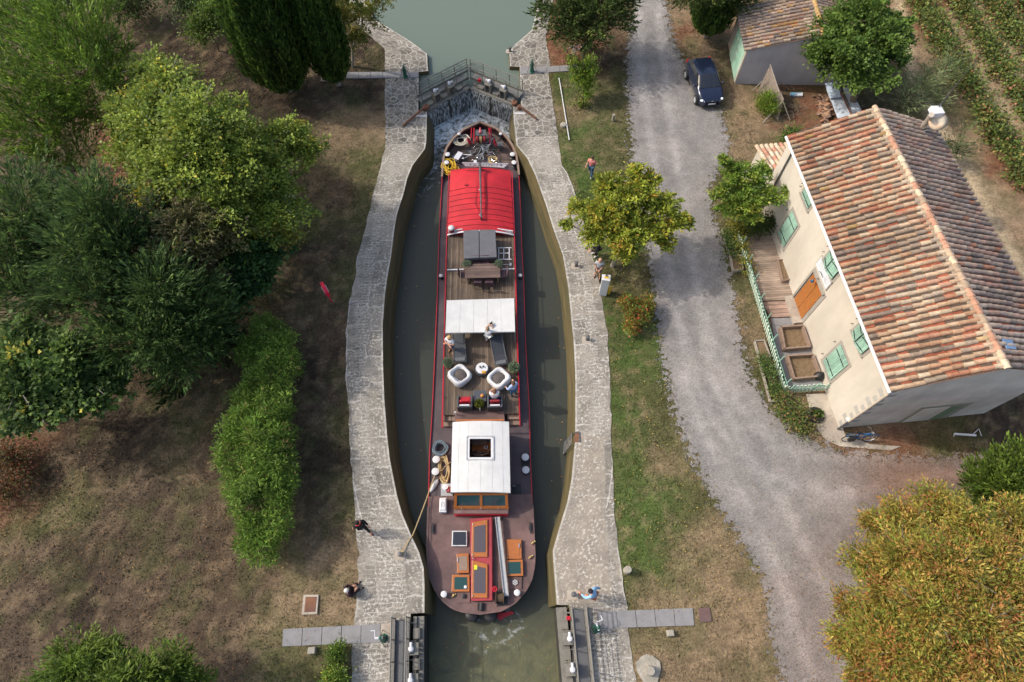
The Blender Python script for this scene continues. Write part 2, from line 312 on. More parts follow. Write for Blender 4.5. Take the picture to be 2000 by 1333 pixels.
cpw = np.array([tuple(P(a, b)[:2]) for a, b, c in CP]); cpc = np.array([c for a, b, c in CP])
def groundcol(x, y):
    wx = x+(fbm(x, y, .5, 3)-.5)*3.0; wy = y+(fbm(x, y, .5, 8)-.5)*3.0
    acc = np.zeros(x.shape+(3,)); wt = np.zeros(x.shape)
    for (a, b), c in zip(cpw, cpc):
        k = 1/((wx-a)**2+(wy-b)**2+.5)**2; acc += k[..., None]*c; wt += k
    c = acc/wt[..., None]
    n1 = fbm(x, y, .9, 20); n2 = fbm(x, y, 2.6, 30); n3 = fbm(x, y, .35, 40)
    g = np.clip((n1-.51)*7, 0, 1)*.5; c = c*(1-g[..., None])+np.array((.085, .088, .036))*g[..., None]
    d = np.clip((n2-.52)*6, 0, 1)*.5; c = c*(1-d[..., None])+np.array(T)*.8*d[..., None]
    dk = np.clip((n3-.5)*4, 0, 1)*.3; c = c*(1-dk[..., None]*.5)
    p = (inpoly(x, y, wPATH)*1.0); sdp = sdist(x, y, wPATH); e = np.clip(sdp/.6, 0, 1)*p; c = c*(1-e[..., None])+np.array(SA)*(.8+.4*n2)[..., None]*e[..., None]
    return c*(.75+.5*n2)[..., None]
gx = np.arange(-46, 50.01, .22); gy = np.arange(-12, 72.01, .22); GX, GY = np.meshgrid(gx, gy)
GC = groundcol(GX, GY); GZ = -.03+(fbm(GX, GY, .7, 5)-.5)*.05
midL = [tuple((np.array([np.interp(y, mLI[:, 1], mLI[:, 0]), y])+np.array([np.interp(y, mLO[:, 1], mLO[:, 0]), y]))/2) for y in np.arange(-14, 75, 1.)]
midR = [tuple((np.array([np.interp(y, mRI[:, 1], mRI[:, 0]), y])+np.array([np.interp(y, mRO[:, 1], mRO[:, 0]), y]))/2) for y in np.arange(-14, 75, 1.)]
hole = inpoly(GX, GY, midL+midR[::-1])
ny, nx = GX.shape; idx = np.arange(ny*nx).reshape(ny, nx)
keep = ~(hole[:-1, :-1] | hole[1:, :-1] | hole[:-1, 1:] | hole[1:, 1:])
F = np.stack([idx[:-1, :-1], idx[:-1, 1:], idx[1:, 1:], idx[1:, :-1]], -1)[keep]
def npmesh(name, V, F, mat, cols=None, cname='fc', dom='POINT', parent=None, smooth=False, uv=None):
    me = bpy.data.meshes.new(name); n = F.shape[1]
    me.vertices.add(len(V)); me.vertices.foreach_set('co', np.asarray(V, np.float32).ravel())
    me.loops.add(F.size); me.loops.foreach_set('vertex_index', F.astype(np.int32).ravel())
    me.polygons.add(len(F)); me.polygons.foreach_set('loop_start', np.arange(0, F.size, n, dtype=np.int32))
    me.polygons.foreach_set('loop_total', np.full(len(F), n, np.int32))
    if smooth: me.polygons.foreach_set('use_smooth', np.ones(len(F), bool))
    me.update(calc_edges=True)
    if cols is not None:
        a = me.attributes.new(cname, 'FLOAT_COLOR', dom); c = np.ones((len(cols), 4), np.float32); c[:, :3] = cols; a.data.foreach_set('color', c.ravel())
    if uv is not None:
        l = me.uv_layers.new(name='UVMap'); l.data.foreach_set('uv', np.asarray(uv, np.float32)[F.ravel()].ravel())
    me.materials.append(mat); o = bpy.data.objects.new(name, me); COL.objects.link(o)
    if parent is not None: o.parent = parent
    return o
def groundmat():
    m = bpy.data.materials.new('ground_earth_and_grass'); m.use_nodes = True; nt = m.node_tree; N = nt.nodes; L = nt.links; b = N['Principled BSDF']
    b.inputs['Roughness'].default_value = .95; b.inputs['Specular IOR Level'].default_value = .1
    at = N.new('ShaderNodeAttribute'); at.attribute_name = 'fc'; tc = N.new('ShaderNodeTexCoord')
    out = at.outputs['Color']
    for s, lo, hi in ((2.2, .72, 1.3), (9, .6, 1.4), (30, .55, 1.5)):
        n = N.new('ShaderNodeTexNoise'); n.inputs['Scale'].default_value = s; n.inputs['Detail'].default_value = 5; n.inputs['Roughness'].default_value = .7; L.new(tc.outputs['Object'], n.inputs['Vector'])
        r = N.new('ShaderNodeMapRange'); r.inputs[1].default_value = .3; r.inputs[2].default_value = .7; r.inputs[3].default_value = lo; r.inputs[4].default_value = hi; L.new(n.outputs[0], r.inputs[0])
        v = N.new('ShaderNodeVectorMath'); v.operation = 'MULTIPLY'; L.new(out, v.inputs[0]); L.new(r.outputs[0], v.inputs[1]); out = v.outputs[0]
    bp = N.new('ShaderNodeBump'); bp.inputs['Strength'].default_value = .8; bp.inputs['Distance'].default_value = .05
    L.new(n.outputs[0], bp.inputs['Height']); L.new(bp.outputs[0], b.inputs['Normal']); L.new(out, b.inputs['Base Color'])
    return m
GM = groundmat()
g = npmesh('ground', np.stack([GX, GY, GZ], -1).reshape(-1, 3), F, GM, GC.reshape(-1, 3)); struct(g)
# far ground ring to the horizon
mb = MB(); x0, x1, y0, y1 = gx[0], gx[-1], gy[0], gy[-1]; B = 900
nL, nR = np.interp(70, mLI[:, 1], mLI[:, 0]), np.interp(70, mRI[:, 1], mRI[:, 0]); sL, sR = np.interp(-12, mLI[:, 1], mLI[:, 0]), np.interp(-12, mRI[:, 1], mRI[:, 0])
fw_ = MB().add([(sL-3, -B, -1.71), (sR+3, -B, -1.71), (sR+3, -13, -1.71), (sL-3, -13, -1.71)], [(0, 1, 2, 3)], (.04, .045, .035)); fn_ = MB().add([(nL-3, 69, -.31), (nR+3, 69, -.31), (nR+3, B, -.31), (nL-3, B, -.31)], [(0, 1, 2, 3)])
for a in ([(-B, -B), (x0, -B), (x0, B), (-B, B)], [(x1, -B), (B, -B), (B, B), (x1, B)], [(x0, y1), (nL, y1), (nL, B), (x0, B)], [(nR, y1), (x1, y1), (x1, B), (nR, B)], [(x0, -B), (sL, -B), (sL, y0), (x0, y0)], [(sR, -B), (x1, -B), (x1, y0), (sR, y0)]):
    mb.add([(x, y, -.03) for x, y in a], [(0, 1, 2, 3)], (.13, .115, .06))
fg = mb.build('far_ground', GM); struct(fg); struct(fw_.build('lower_canal_water', mat('lower_canal_water', (.036, .043, .034), .3, .1))); struct(fn_.build('upper_canal_water', mat('upper_canal_water', (.10, .14, .115), .2, .1)))
struct(MB().box(sL-.2, (-B-12)/2, -.9, .4, B-12, 1.74).box(sR+.2, (-B-12)/2, -.9, .4, B-12, 1.74).build('lower_canal_bank', M['stone']))

# ------------------------------------------------------------------ gravel road, ragged edge
def gravelmat(name, c1, c2, edge=True):
    m = bpy.data.materials.new(name); m.use_nodes = True; nt = m.node_tree; N = nt.nodes; L = nt.links; b = N['Principled BSDF']
    b.inputs['Roughness'].default_value = .9; b.inputs['Specular IOR Level'].default_value = .2
    tc = N.new('ShaderNodeTexCoord')
    def noise(s, d=5, r=.6):
        n = N.new('ShaderNodeTexNoise'); n.inputs['Scale'].default_value = s; n.inputs['Detail'].default_value = d; n.inputs['Roughness'].default_value = r; L.new(tc.outputs['Object'], n.inputs['Vector']); return n.outputs[0]
    def mr(x, a, bb, lo, hi):
        r = N.new('ShaderNodeMapRange'); r.inputs[1].default_value = a; r.inputs[2].default_value = bb; r.inputs[3].default_value = lo; r.inputs[4].default_value = hi; L.new(x, r.inputs[0]); return r.outputs[0]
    at = N.new('ShaderNodeAttribute'); at.attribute_name = 'fc'; sp = N.new('ShaderNodeSeparateColor'); L.new(at.outputs['Color'], sp.inputs[0])
    mx = N.new('ShaderNodeMix'); mx.data_type = 'RGBA'; mx.inputs[6].default_value = (*c1, 1); mx.inputs[7].default_value = (*c2, 1); L.new(mr(noise(.45), .38, .62, 0, 1), mx.inputs[0])
    m2 = N.new('ShaderNodeMix'); m2.data_type = 'RGBA'; m2.inputs[7].default_value = (.2, .115, .08, 1); L.new(mx.outputs[2], m2.inputs[6]); L.new(sp.outputs[1], m2.inputs[0])
    vo = N.new('ShaderNodeTexVoronoi'); vo.inputs['Scale'].default_value = 24; L.new(tc.outputs['Object'], vo.inputs['Vector'])
    vs = N.new('ShaderNodeSeparateColor'); L.new(vo.outputs['Color'], vs.inputs[0])
    v = N.new('ShaderNodeVectorMath'); v.operation = 'MULTIPLY'; L.new(m2.outputs[2], v.inputs[0]); L.new(mr(vs.outputs[0], 0, 1, .76, 1.22), v.inputs[1])
    v2 = N.new('ShaderNodeVectorMath'); v2.operation = 'MULTIPLY'; L.new(v.outputs[0], v2.inputs[0]); tm = N.new('ShaderNodeMath'); tm.operation = 'MULTIPLY'; L.new(mr(noise(1.6, 7, .75), .3, .7, .8, 1.18), tm.inputs[0]); L.new(mr(sp.outputs[2], 0, 1, .9, 1.22), tm.inputs[1]); L.new(tm.outputs[0], v2.inputs[1])
    L.new(v2.outputs[0], b.inputs['Base Color'])
    bp = N.new('ShaderNodeBump'); bp.inputs['Strength'].default_value = .6; bp.inputs['Distance'].default_value = .03; L.new(vo.outputs['Distance'], bp.inputs['Height']); L.new(bp.outputs[0], b.inputs['Normal'])
    if edge:
        s = N.new('ShaderNodeMath'); s.operation = 'ADD'; L.new(sp.outputs[0], s.inputs[0]); L.new(mr(noise(3.2, 6, .75), .3, .7, -.5, .5), s.inputs[1])
        gt = N.new('ShaderNodeMath'); gt.operation = 'GREATER_THAN'; gt.inputs[1].default_value = .5; L.new(s.outputs[0], gt.inputs[0]); L.new(gt.outputs[0], b.inputs['Alpha'])
    return m
rx = np.arange(4, 46, .2); ry = np.arange(-10, 60, .2); RX, RY = np.meshgrid(rx, ry)
ins = inpoly(RX, RY, wROAD); d = sdist(RX, RY, wROAD); sd_ = np.where(ins, d, -d)
kp = sd_ > -.8; fc = kp[:-1, :-1] & kp[1:, :-1] & kp[:-1, 1:] & kp[1:, 1:]
id2 = np.arange(RX.size).reshape(RX.shape); F2 = np.stack([id2[:-1, :-1], id2[:-1, 1:], id2[1:, 1:], id2[1:, :-1]], -1)[fc]
brn = np.zeros(RX.shape)
for a, b_, r, k in ((1780, 935, 3.0, .9), (1730, 980, 1.6, .7), (1850, 930, 3, .8), (1640, 1100, 2.5, .35), (1900, 1100, 6, .8), (1550, 1150, 2, .3), (1700, 880, 2.2, .4), (1800, 1250, 6, .6)):
    q = P(a, b_); brn = np.maximum(brn, k*np.exp(-((RX-q[0])**2+((RY-q[1])*1.8)**2)/r**2))
brn *= np.clip(.4+1.4*fbm(RX, RY, 1.2, 60), 0, 1)
trk = np.zeros(RX.shape)
for cl in ([(1268, -40), (1268, 60), (1282, 200), (1300, 330), (1320, 470), (1345, 600), (1375, 720), (1425, 820), (1500, 900), (1620, 930), (1800, 905), (2100, 880)], [(1345, 600), (1372, 760), (1420, 880), (1500, 1000), (1560, 1120), (1600, 1250), (1640, 1400)]):
    dd = sdist(RX, RY, W2(cl), False)+(fbm(RX, RY, .3, 70)-.5)*.5; trk = np.maximum(trk, np.exp(-((dd-.75)/.32)**2)); trk = np.maximum(trk-np.exp(-(dd/.35)**2)*.35, 0)
trk *= np.clip(fbm(RX, RY, .5, 66)*2.2-.3, 0, 1)
RC = np.stack([np.clip(.5+sd_/1.3, 0, 1.2), brn, trk], -1).reshape(-1, 3)
RZ = .008+np.zeros(RX.shape)+np.clip(sd_, 0, .4)*.03
used = np.unique(F2); remap = -np.ones(RX.size, int); remap[used] = np.arange(len(used))
road = npmesh('gravel_road', np.stack([RX, RY, RZ], -1).reshape(-1, 3)[used], remap[F2], gravelmat('grey_gravel', (.215, .204, .198), (.285, .262, .248)), RC[used]); struct(road)

# ------------------------------------------------------------------ stone quays
def copingmat():
    m = bpy.data.materials.new('quay_masonry'); m.use_nodes = True; nt = m.node_tree; N = nt.nodes; L = nt.links; b = N['Principled BSDF']
    b.inputs['Roughness'].default_value = .88; b.inputs['Specular IOR Level'].default_value = .2
    uv = N.new('ShaderNodeUVMap'); uv.uv_map = 'UVMap'; at = N.new('ShaderNodeAttribute'); at.attribute_name = 'fc'
    za = N.new('ShaderNodeSeparateColor'); L.new(at.outputs['Color'], za.inputs[0]); sp = N.new('ShaderNodeSeparateXYZ'); L.new(uv.outputs[0], sp.inputs[0])
    def mr(x, a, bb, lo, hi):
        r = N.new('ShaderNodeMapRange'); r.inputs[1].default_value = a; r.inputs[2].default_value = bb; r.inputs[3].default_value = lo; r.inputs[4].default_value = hi; L.new(x, r.inputs[0]); return r.outputs[0]
    def noise(s, d=5, r=.6, vec=None):
        n = N.new('ShaderNodeTexNoise'); n.inputs['Scale'].default_value = s; n.inputs['Detail'].default_value = d; n.inputs['Roughness'].default_value = r; L.new(vec or uv.outputs[0], n.inputs['Vector']); return n
    def math_(op, a, bb=None):
        n = N.new('ShaderNodeMath'); n.operation = op
        for i, q in enumerate((a, bb)):
            if q is None: continue
            if isinstance(q, (int, float)): n.inputs[i].default_value = q
            else: L.new(q, n.inputs[i])
        return n.outputs[0]
    def mix(f, a, bb):
        n = N.new('ShaderNodeMix'); n.data_type = 'RGBA'
        for i, q in ((0, f), (6, a), (7, bb)):
            if isinstance(q, tuple): n.inputs[i].default_value = (*q, 1)
            elif isinstance(q, (int, float)): n.inputs[i].default_value = q
            else: L.new(q, n.inputs[i])
        return n.outputs[2]
    nd = noise(2.2, 3); off = N.new('ShaderNodeVectorMath'); off.operation = 'SCALE'; off.inputs['Scale'].default_value = .3; L.new(nd.outputs['Color'], off.inputs[0])
    ad = N.new('ShaderNodeVectorMath'); ad.operation = 'ADD'; L.new(uv.outputs[0], ad.inputs[0]); L.new(off.outputs[0], ad.inputs[1]); wv = ad.outputs[0]
    w3 = N.new('ShaderNodeSeparateXYZ'); L.new(wv, w3.inputs[0]); sw_u = math_('ADD', w3.outputs[0], mr(noise(.3, 2).outputs[0], .35, .65, -.2, .1))
    def brick(w, h, mort, vec, off=.5):
        n = N.new('ShaderNodeTexBrick'); n.inputs['Scale'].default_value = 1; n.inputs['Brick Width'].default_value = w; n.inputs['Row Height'].default_value = h
        n.inputs['Mortar Size'].default_value = mort; n.inputs['Mortar Smooth'].default_value = .3; n.inputs['Color1'].default_value = (0, 0, 0, 1); n.inputs['Color2'].default_value = (1, 1, 1, 1); n.inputs['Mortar'].default_value = (.5, .5, .5, 1)
        n.offset = off; n.inputs['Bias'].default_value = 0; L.new(vec, n.inputs['Vector']); return n
    bm_ = brick(.46, .18, .022, wv)                                   # narrow courses
    sw = N.new('ShaderNodeCombineXYZ'); sw2 = N.new('ShaderNodeSeparateXYZ'); L.new(wv, sw2.inputs[0]); L.new(sw2.outputs[1], sw.inputs[0]); L.new(sw2.outputs[0], sw.inputs[1])
    be = brick(1.5, 1.05, .045, sw.outputs[0], .3)                     # long edge stones
    vo = N.new('ShaderNodeTexVoronoi'); vo.feature = 'DISTANCE_TO_EDGE'; vo.inputs['Scale'].default_value = 2.5; L.new(wv, vo.inputs['Vector'])
    vc = N.new('ShaderNodeTexVoronoi'); vc.inputs['Scale'].default_value = 2.5; L.new(wv, vc.inputs['Vector']); vcs = N.new('ShaderNodeSeparateColor'); L.new(vc.outputs['Color'], vcs.inputs[0])
    edge = math_('LESS_THAN', sw_u, .93)
    outer = za.outputs[2]
    edge = math_('MAXIMUM', edge, outer)
    mort = math_('ADD', math_('MULTIPLY', bm_.outputs['Fac'], math_('SUBTRACT', 1, edge)), math_('MULTIPLY', be.outputs['Fac'], edge))
    tone = math_('ADD', math_('MULTIPLY', bm_.outputs['Color'], math_('SUBTRACT', 1, edge)), math_('MULTIPLY', be.outputs['Color'], edge))
    crazy = mr(math_('ADD', za.outputs[0], mr(noise(.8).outputs[0], .3, .7, -.2, .2)), .45, .55, 0, 1)
    mort = math_('ADD', math_('MULTIPLY', mort, math_('SUBTRACT', 1, crazy)), math_('MULTIPLY', mr(vo.outputs['Distance'], .025, .085, 1, 0), crazy))
    tone = math_('ADD', math_('MULTIPLY', tone, math_('SUBTRACT', 1, crazy)), math_('MULTIPLY', vcs.outputs[0], crazy))
    conc = mr(math_('ADD', za.outputs[1], mr(noise(.8).outputs[0], .3, .7, -.15, .15)), .48, .52, 0, 1)
    wear = mr(noise(1.1, 6, .7).outputs[0], .35, .6, .35, 1)
    mort = math_('MULTIPLY', math_('MULTIPLY', mort, math_('MULTIPLY', math_('MAXIMUM', wear, math_('MULTIPLY', edge, .8)), mr(noise(.45, 4).outputs[0], .35, .65, .6, 1))), math_('SUBTRACT', 1, conc))
    st = mix(tone, (.15, .137, .12), (.35, .315, .268))
    st = mix(mr(noise(.5, 4).outputs[0], .35, .65, 0, .6), st, (.31, .29, .26))
    st = mix(mr(noise(1.3, 7, .8).outputs[0], .44, .6, 0, .7), st, (.12, .108, .092))
    st = mix(math_('MULTIPLY', mr(noise(.28, 3).outputs[0], .45, .6, 0, .5), math_('SUBTRACT', 1, crazy)), st, (.40, .36, .30))
    st = mix(math_('MULTIPLY', crazy, .8), st, mix(tone, (.10, .09, .08), (.25, .225, .19)))
    st = mix(conc, st, mix(mr(noise(1.3, 7, .7).outputs[0], .4, .6, 0, 1), (.32, .28, .23), (.24, .21, .18)))
    c = mix(mort, st, (.50, .475, .44))
    li = noise(7, 5, .7); lz = noise(.9, 3)
    lich = math_('MULTIPLY', mr(li.outputs[0], .53, .6, 0, 1), mr(lz.outputs[0], .38, .56, .1, .9))
    lich = math_('MULTIPLY', lich, math_('SUBTRACT', 1, math_('MULTIPLY', crazy, .7)))
    c = mix(lich, c, (.6, .57, .51))
    dk = math_('MULTIPLY', mr(noise(12, 7, .85).outputs[0], .51, .62, 0, .85), math_('SUBTRACT', 1, math_('MULTIPLY', conc, .5)))
    c = mix(dk, c, (.075, .068, .06))
    rim = math_('MULTIPLY', math_('LESS_THAN', sp.outputs[0], .09), mr(noise(1.7, 6, .7).outputs[0], .35, .6, .1, .6))
    c = mix(rim, c, (.58, .57, .53))
    L.new(c, b.inputs['Base Color'])
    bp = N.new('ShaderNodeBump'); bp.inputs['Strength'].default_value = .7; bp.inputs['Distance'].default_value = .04
    h = math_('SUBTRACT', math_('MULTIPLY', noise(11, 6, .7).outputs[0], .6), math_('MULTIPLY', mort, .25)); L.new(h, bp.inputs['Height']); L.new(bp.outputs[0], b.inputs['Normal'])
    return m
CM = copingmat()
def quay(name, label, I, O, W, side):
    ys = np.unique(np.concatenate([np.arange(-13, 70, .3), I[:, 1]])); ys = ys[(ys > -13) & (ys < 70)]
    xi = np.interp(ys, I[:, 1], I[:, 0]); xo = np.interp(ys, O[:, 1], O[:, 0])
    k = 14; V = []; C = []; U = []
    for y, a, b in zip(ys, xi, xo):
        wid = abs(b-a); jag = (vnoise(np.array([y]), np.array([side*5.]), 2.5, 4)[0]-.5)*.09
        for j in range(k+1):
            t = j/k; x = a+(b-a)*t
            if j == k: x += jag
            V.append((x, y, (vnoise(np.array([x]), np.array([y]), .9, 2)[0]-.5)*.03))
            crazy = 1. if y > 29.5 else 0.
            conc = 1. if (side > 0 and (1.7 < y < 9.3) and t < .8) else 0.
            C.append((crazy, conc, 1. if wid*(1-t) < .42 else 0.)); U.append((abs(x-a), y))
    V = np.array(V); n = len(ys); I2 = np.arange(n*(k+1)).reshape(n, k+1)
    F = np.stack([I2[:-1, :-1], I2[:-1, 1:], I2[1:, 1:], I2[1:, :-1]], -1).reshape(-1, 4)
    if side < 0: F = F[:, ::-1]
    t = thing(name, label, 'lock wall', (xi[0], 15, 0)); T_ = XF[t.name].translation
    Vl = V-np.array(T_)
    npmesh('coping', Vl, F, CM, np.array(C), uv=np.array(U), parent=t)
    mb = MB(); q = W; bat = .31
    for (x0, y0), (x1, y1) in zip(q[:-1], q[1:]):
        if y0 > 69: break
        steps = abs(y1-y0) < .12
        for z0, z1 in ((0, -.35), (-.35, -1.2), (-1.2, -2.2), (-2.2, -4.2)):
            f = lambda x, z: x-side*bat*min(-z, 2.)/1.7
            mb.add([(f(x0, z0), y0, z0), (f(x1, z0), y1, z0), (f(x1, z1), y1, z1), (f(x0, z1), y0, z1)], [(0, 1, 2, 3) if side > 0 else (3, 2, 1, 0)])
    apart(t, 'chamber_wall', mb, M['algae'])
    mb = MB()                                                  # outer edge face down into the turf
    for j in range(n-1):
        a, b_ = V[I2[j, k]], V[I2[j+1, k]]; mb.add([a, b_, (b_[0], b_[1], -.3), (a[0], a[1], -.3)], [(0, 1, 2, 3)])
    apart(t, 'outer_face', mb, M['stone'])
    return t
qL = quay('lock_wall', 'curved stone lock wall with rough grey coping on the dark grass side', mLI, mLO, WLI, -1)
qR = quay('lock_wall', 'curved stone lock wall with pale coping beside the green lawn and gravel road', mRI, mRO, WRI, 1)

# ------------------------------------------------------------------ water
def watermat(name, deep, foamc=(.72, .78, .82), rough=.1, bump=.12, scale=2.5, second=(.12, .12, .065)):
    m = bpy.data.materials.new(name); m.use_nodes = True; nt = m.node_tree; N = nt.nodes; L = nt.links; b = N['Principled BSDF']
    b.inputs['Specular IOR Level'].default_value = .22
    tc = N.new('ShaderNodeTexCoord'); at = N.new('ShaderNodeAttribute'); at.attribute_name = 'fc'; sp = N.new('ShaderNodeSeparateColor'); L.new(at.outputs['Color'], sp.inputs[0])
    def noise(s, d=5, r=.6, dist=0):
        n = N.new('ShaderNodeTexNoise'); n.inputs['Scale'].default_value = s; n.inputs['Detail'].default_value = d; n.inputs['Roughness'].default_value = r; n.inputs['Distortion'].default_value = dist; L.new(tc.outputs['Object'], n.inputs['Vector']); return n.outputs[0]
    def mr(x, a, bb, lo, hi):
        r = N.new('ShaderNodeMapRange'); r.inputs[1].default_value = a; r.inputs[2].default_value = bb; r.inputs[3].default_value = lo; r.inputs[4].default_value = hi; L.new(x, r.inputs[0]); return r.outputs[0]
    fo = N.new('ShaderNodeMath'); fo.operation = 'ADD'; L.new(sp.outputs[0], fo.inputs[0]); L.new(mr(noise(1.3, 9, .8, 1.6), .36, .64, -.75, .6), fo.inputs[1])
    fm_ = N.new('ShaderNodeMath'); fm_.operation = 'MULTIPLY'; L.new(mr(fo.outputs[0], .3, 1.1, 0, 1), fm_.inputs[0]); L.new(mr(sp.outputs[0], .05, .35, 0, 1), fm_.inputs[1]); f = fm_.outputs[0]
    a = N.new('ShaderNodeMix'); a.data_type = 'RGBA'; a.inputs[6].default_value = (*deep, 1); a.inputs[7].default_value = (*second, 1)
    s2 = N.new('ShaderNodeMath'); s2.operation = 'MULTIPLY'; L.new(sp.outputs[1], s2.inputs[0]); L.new(mr(noise(.9, 6, .7, 1.5), .35, .6, .4, 1), s2.inputs[1]); L.new(s2.outputs[0], a.inputs[0])
    c = N.new('ShaderNodeMix'); c.data_type = 'RGBA'; c.inputs[7].default_value = (*foamc, 1); L.new(a.outputs[2], c.inputs[6]); L.new(f, c.inputs[0]); L.new(c.outputs[2], b.inputs['Base Color'])
    L.new(mr(f, 0, 1, rough, .7), b.inputs['Roughness'])
    bp = N.new('ShaderNodeBump'); bp.inputs['Distance'].default_value = .08; bs = N.new('ShaderNodeMath'); bs.operation = 'ADD'; bs.inputs[1].default_value = bump; L.new(mr(sp.outputs[1], 0, 1, 0, .35), bs.inputs[0]); L.new(bs.outputs[0], bp.inputs['Strength'])
    L.new(noise(scale, 6, .65, .6), bp.inputs['Height']); L.new(bp.outputs[0], b.inputs['Normal'])
    return m
def gridwater(name, x0, x1, y0, y1, z, step, cf, mat, test=None):
    X, Y = np.meshgrid(np.arange(x0, x1+.01, step), np.arange(y0, y1+.01, step)); I3 = np.arange(X.size).reshape(X.shape)
    F = np.stack([I3[:-1, :-1], I3[:-1, 1:], I3[1:, 1:], I3[1:, :-1]], -1)
    if test is not None:
        t = test(X, Y); F = F[t[:-1, :-1] & t[1:, :-1] & t[:-1, 1:] & t[1:, 1:]]
    else: F = F.reshape(-1, 4)
    c = cf(X, Y); Z = z+c[..., 0]*(fbm(X, Y, 2.2, 7)-.4)*.25
    o = npmesh(name, np.stack([X, Y, Z], -1).reshape(-1, 3), F, mat, c.reshape(-1, 3), smooth=True); return struct(o)
HL, HR = Vector((-4.1, 32.3, 0)), Vector((1.7, 32.3, 0)); AP = Vector((-1.2, 34.2, 0))
def lowc(X, Y):
    yy = Y-(34.2-np.abs(X+1.2)*.65)
    f = np.clip(1.3-np.abs(yy+.9)/2.0, 0, .9)*np.clip((3.2-np.abs(X+1.2))/.5, 0, 1)
    f = np.maximum(f, np.clip(1-np.abs(yy+3.6)/3.2, 0, 1)*.42*(X < -2.2))
    wk = np.clip((2.2-Y)/2.5, 0, 1)
    f = np.where(np.hypot(X+1.0, Y-1.0) < 1.3, np.maximum(f, .22), f)
    return np.stack([f, np.maximum(wk, .12*(Y > 26)), f*0], -1)
gridwater('lock_water', -9, 6, -14, 34.6, ZW, .2, lowc, watermat('dark_lock_water', (.046, .050, .040), rough=.3, bump=.14), lambda X, Y: Y < 34.4-np.abs(X+1.2)*.6)
gridwater('canal_water', -14, 14, 32, 70, ZU, .5, lambda X, Y: np.zeros(X.shape+(3,)), watermat('milky_green_canal_water', (.125, .16, .135), rough=.2, bump=.02, scale=1.2), lambda X, Y: Y > 34.3-np.abs(X+1.2)*.6)
# ------------------------------------------------------------------ the barge
lift(True)
ZT = -1.3                                            # teak deck
bs, bw = P(938, 1199, -1.5), P(938, 243, -1.05)
brz = -math.atan2(bw.x-bs.x, bw.y-bs.y)
barge = thing('hotel_barge', 'long dark barge with red front roof, teak deck and white canopies lying in the lock', 'barge', (bs.x, bs.y, -1.5), brz)
BI = XF[barge.name].inverted(); BM = XF[barge.name]
def zg(py): return float(np.interp(py, [243, 345, 430, 900, 970, 1215], [-1.05, -1.62, -1.8, -1.8, -1.6, -1.5]))
OLn = [(938, 241), (906, 256), (886, 273), (872.7, 292), (866.8, 312), (864, 345), (860, 415), (857, 480), (854, 580), (850, 680), (844.5, 800), (839, 886), (837, 980), (834.4, 1077), (839, 1126), (849, 1150), (862, 1171), (884, 1189), (911, 1197.5), (938, 1199.4)]
ORn = [(938, 241), (970, 254), (990, 271), (1001.5, 288), (1009, 308), (1013, 337), (1017, 415), (1019, 480), (1022.6, 543), (1027, 680), (1034, 800), (1035.5, 886), (1040, 990), (1044, 1087), (1043, 1107), (1038, 1132), (1026, 1155), (1005, 1179), (976, 1194.5), (938, 1199.4)]
def loc(l): return np.array([tuple(BI@P(x, y, zg(y))) for x, y in l])[::-1]
bl_, br_ = loc(OLn), loc(ORn)
for a in (bl_, br_): a[:, 1] = np.maximum.accumulate(a[:, 1]+np.arange(len(a))*1e-4)
Y0, Y1 = max(bl_[0, 1], br_[0, 1]), min(bl_[-1, 1], br_[-1, 1])
tt = np.linspace(0, 1, 90); ys = Y0+(Y1-Y0)*(1-np.cos(tt*math.pi))/2*0+(Y1-Y0)*(tt+.12*np.sin(2*math.pi*tt)*-.9)
ys = np.sort(np.clip(ys, Y0, Y1)); xl = np.interp(ys, bl_[:, 1], bl_[:, 0]); xr = np.interp(ys, br_[:, 1], br_[:, 0]); zz = np.interp(ys, br_[:, 1], br_[:, 2])
BY = ys; LB = Y1-Y0
def ring(k):   # outline at station set, local
    return [Vector((xl[i], ys[i], zz[i])) for i in range(len(ys))], [Vector((xr[i], ys[i], zz[i])) for i in range(len(ys))]
rl, rr = ring(0)
n = len(ys)
mb = MB(); lev = [(0, 1, 1, 0), (-.25, 1.0, 1., .02), (-.9, .95, .985, .04), (-2.4, .86, .95, .1)]
def sect(i, side, q):
    dz, kx, ky, _ = q; c = (xl[i]+xr[i])/2; x = (xl if side < 0 else xr)[i]; ym = (Y0+Y1)/2
    return Vector((c+(x-c)*kx, ym+(ys[i]-ym)*ky, zz[i]+dz))
for a, b_ in zip(lev[:-1], lev[1:]):
    for i in range(n-1):
        mb.add([sect(i, -1, a), sect(i, -1, b_), sect(i+1, -1, b_), sect(i+1, -1, a)], [(0, 1, 2, 3)])
        mb.add([sect(i, 1, a), sect(i+1, 1, a), sect(i+1, 1, b_), sect(i, 1, b_)], [(0, 1, 2, 3)])
mb.build('hull', M['hull'], barge)
yb = (BI@P(938, 340, -1.6)).y; ysd = (BI@P(938, 968, -1.6)).y
def deckz(y):
    z = np.interp(y, ys, zz); f = np.clip((y-(yb-1.2))/2.5, 0, 1)
    return z-.05-.38*f
def deckpart(name, ya, yb_, m, dz=0, k=8):
    mb = MB(); st = [y for y in ys if ya < y < yb_]; st = [ya]+st+[yb_]
    for j, (y0, y1) in enumerate(zip(st[:-1], st[1:])):
        for q in range(k):
            f = lambda y, t: (np.interp(y, ys, xl)*(1-t)+np.interp(y, ys, xr)*t, y, deckz(y)+dz)
            mb.add([f(y0, q/k), f(y0, (q+1)/k), f(y1, (q+1)/k), f(y1, q/k)], [(0, 1, 2, 3)])
    return mb.build(name, m, barge)
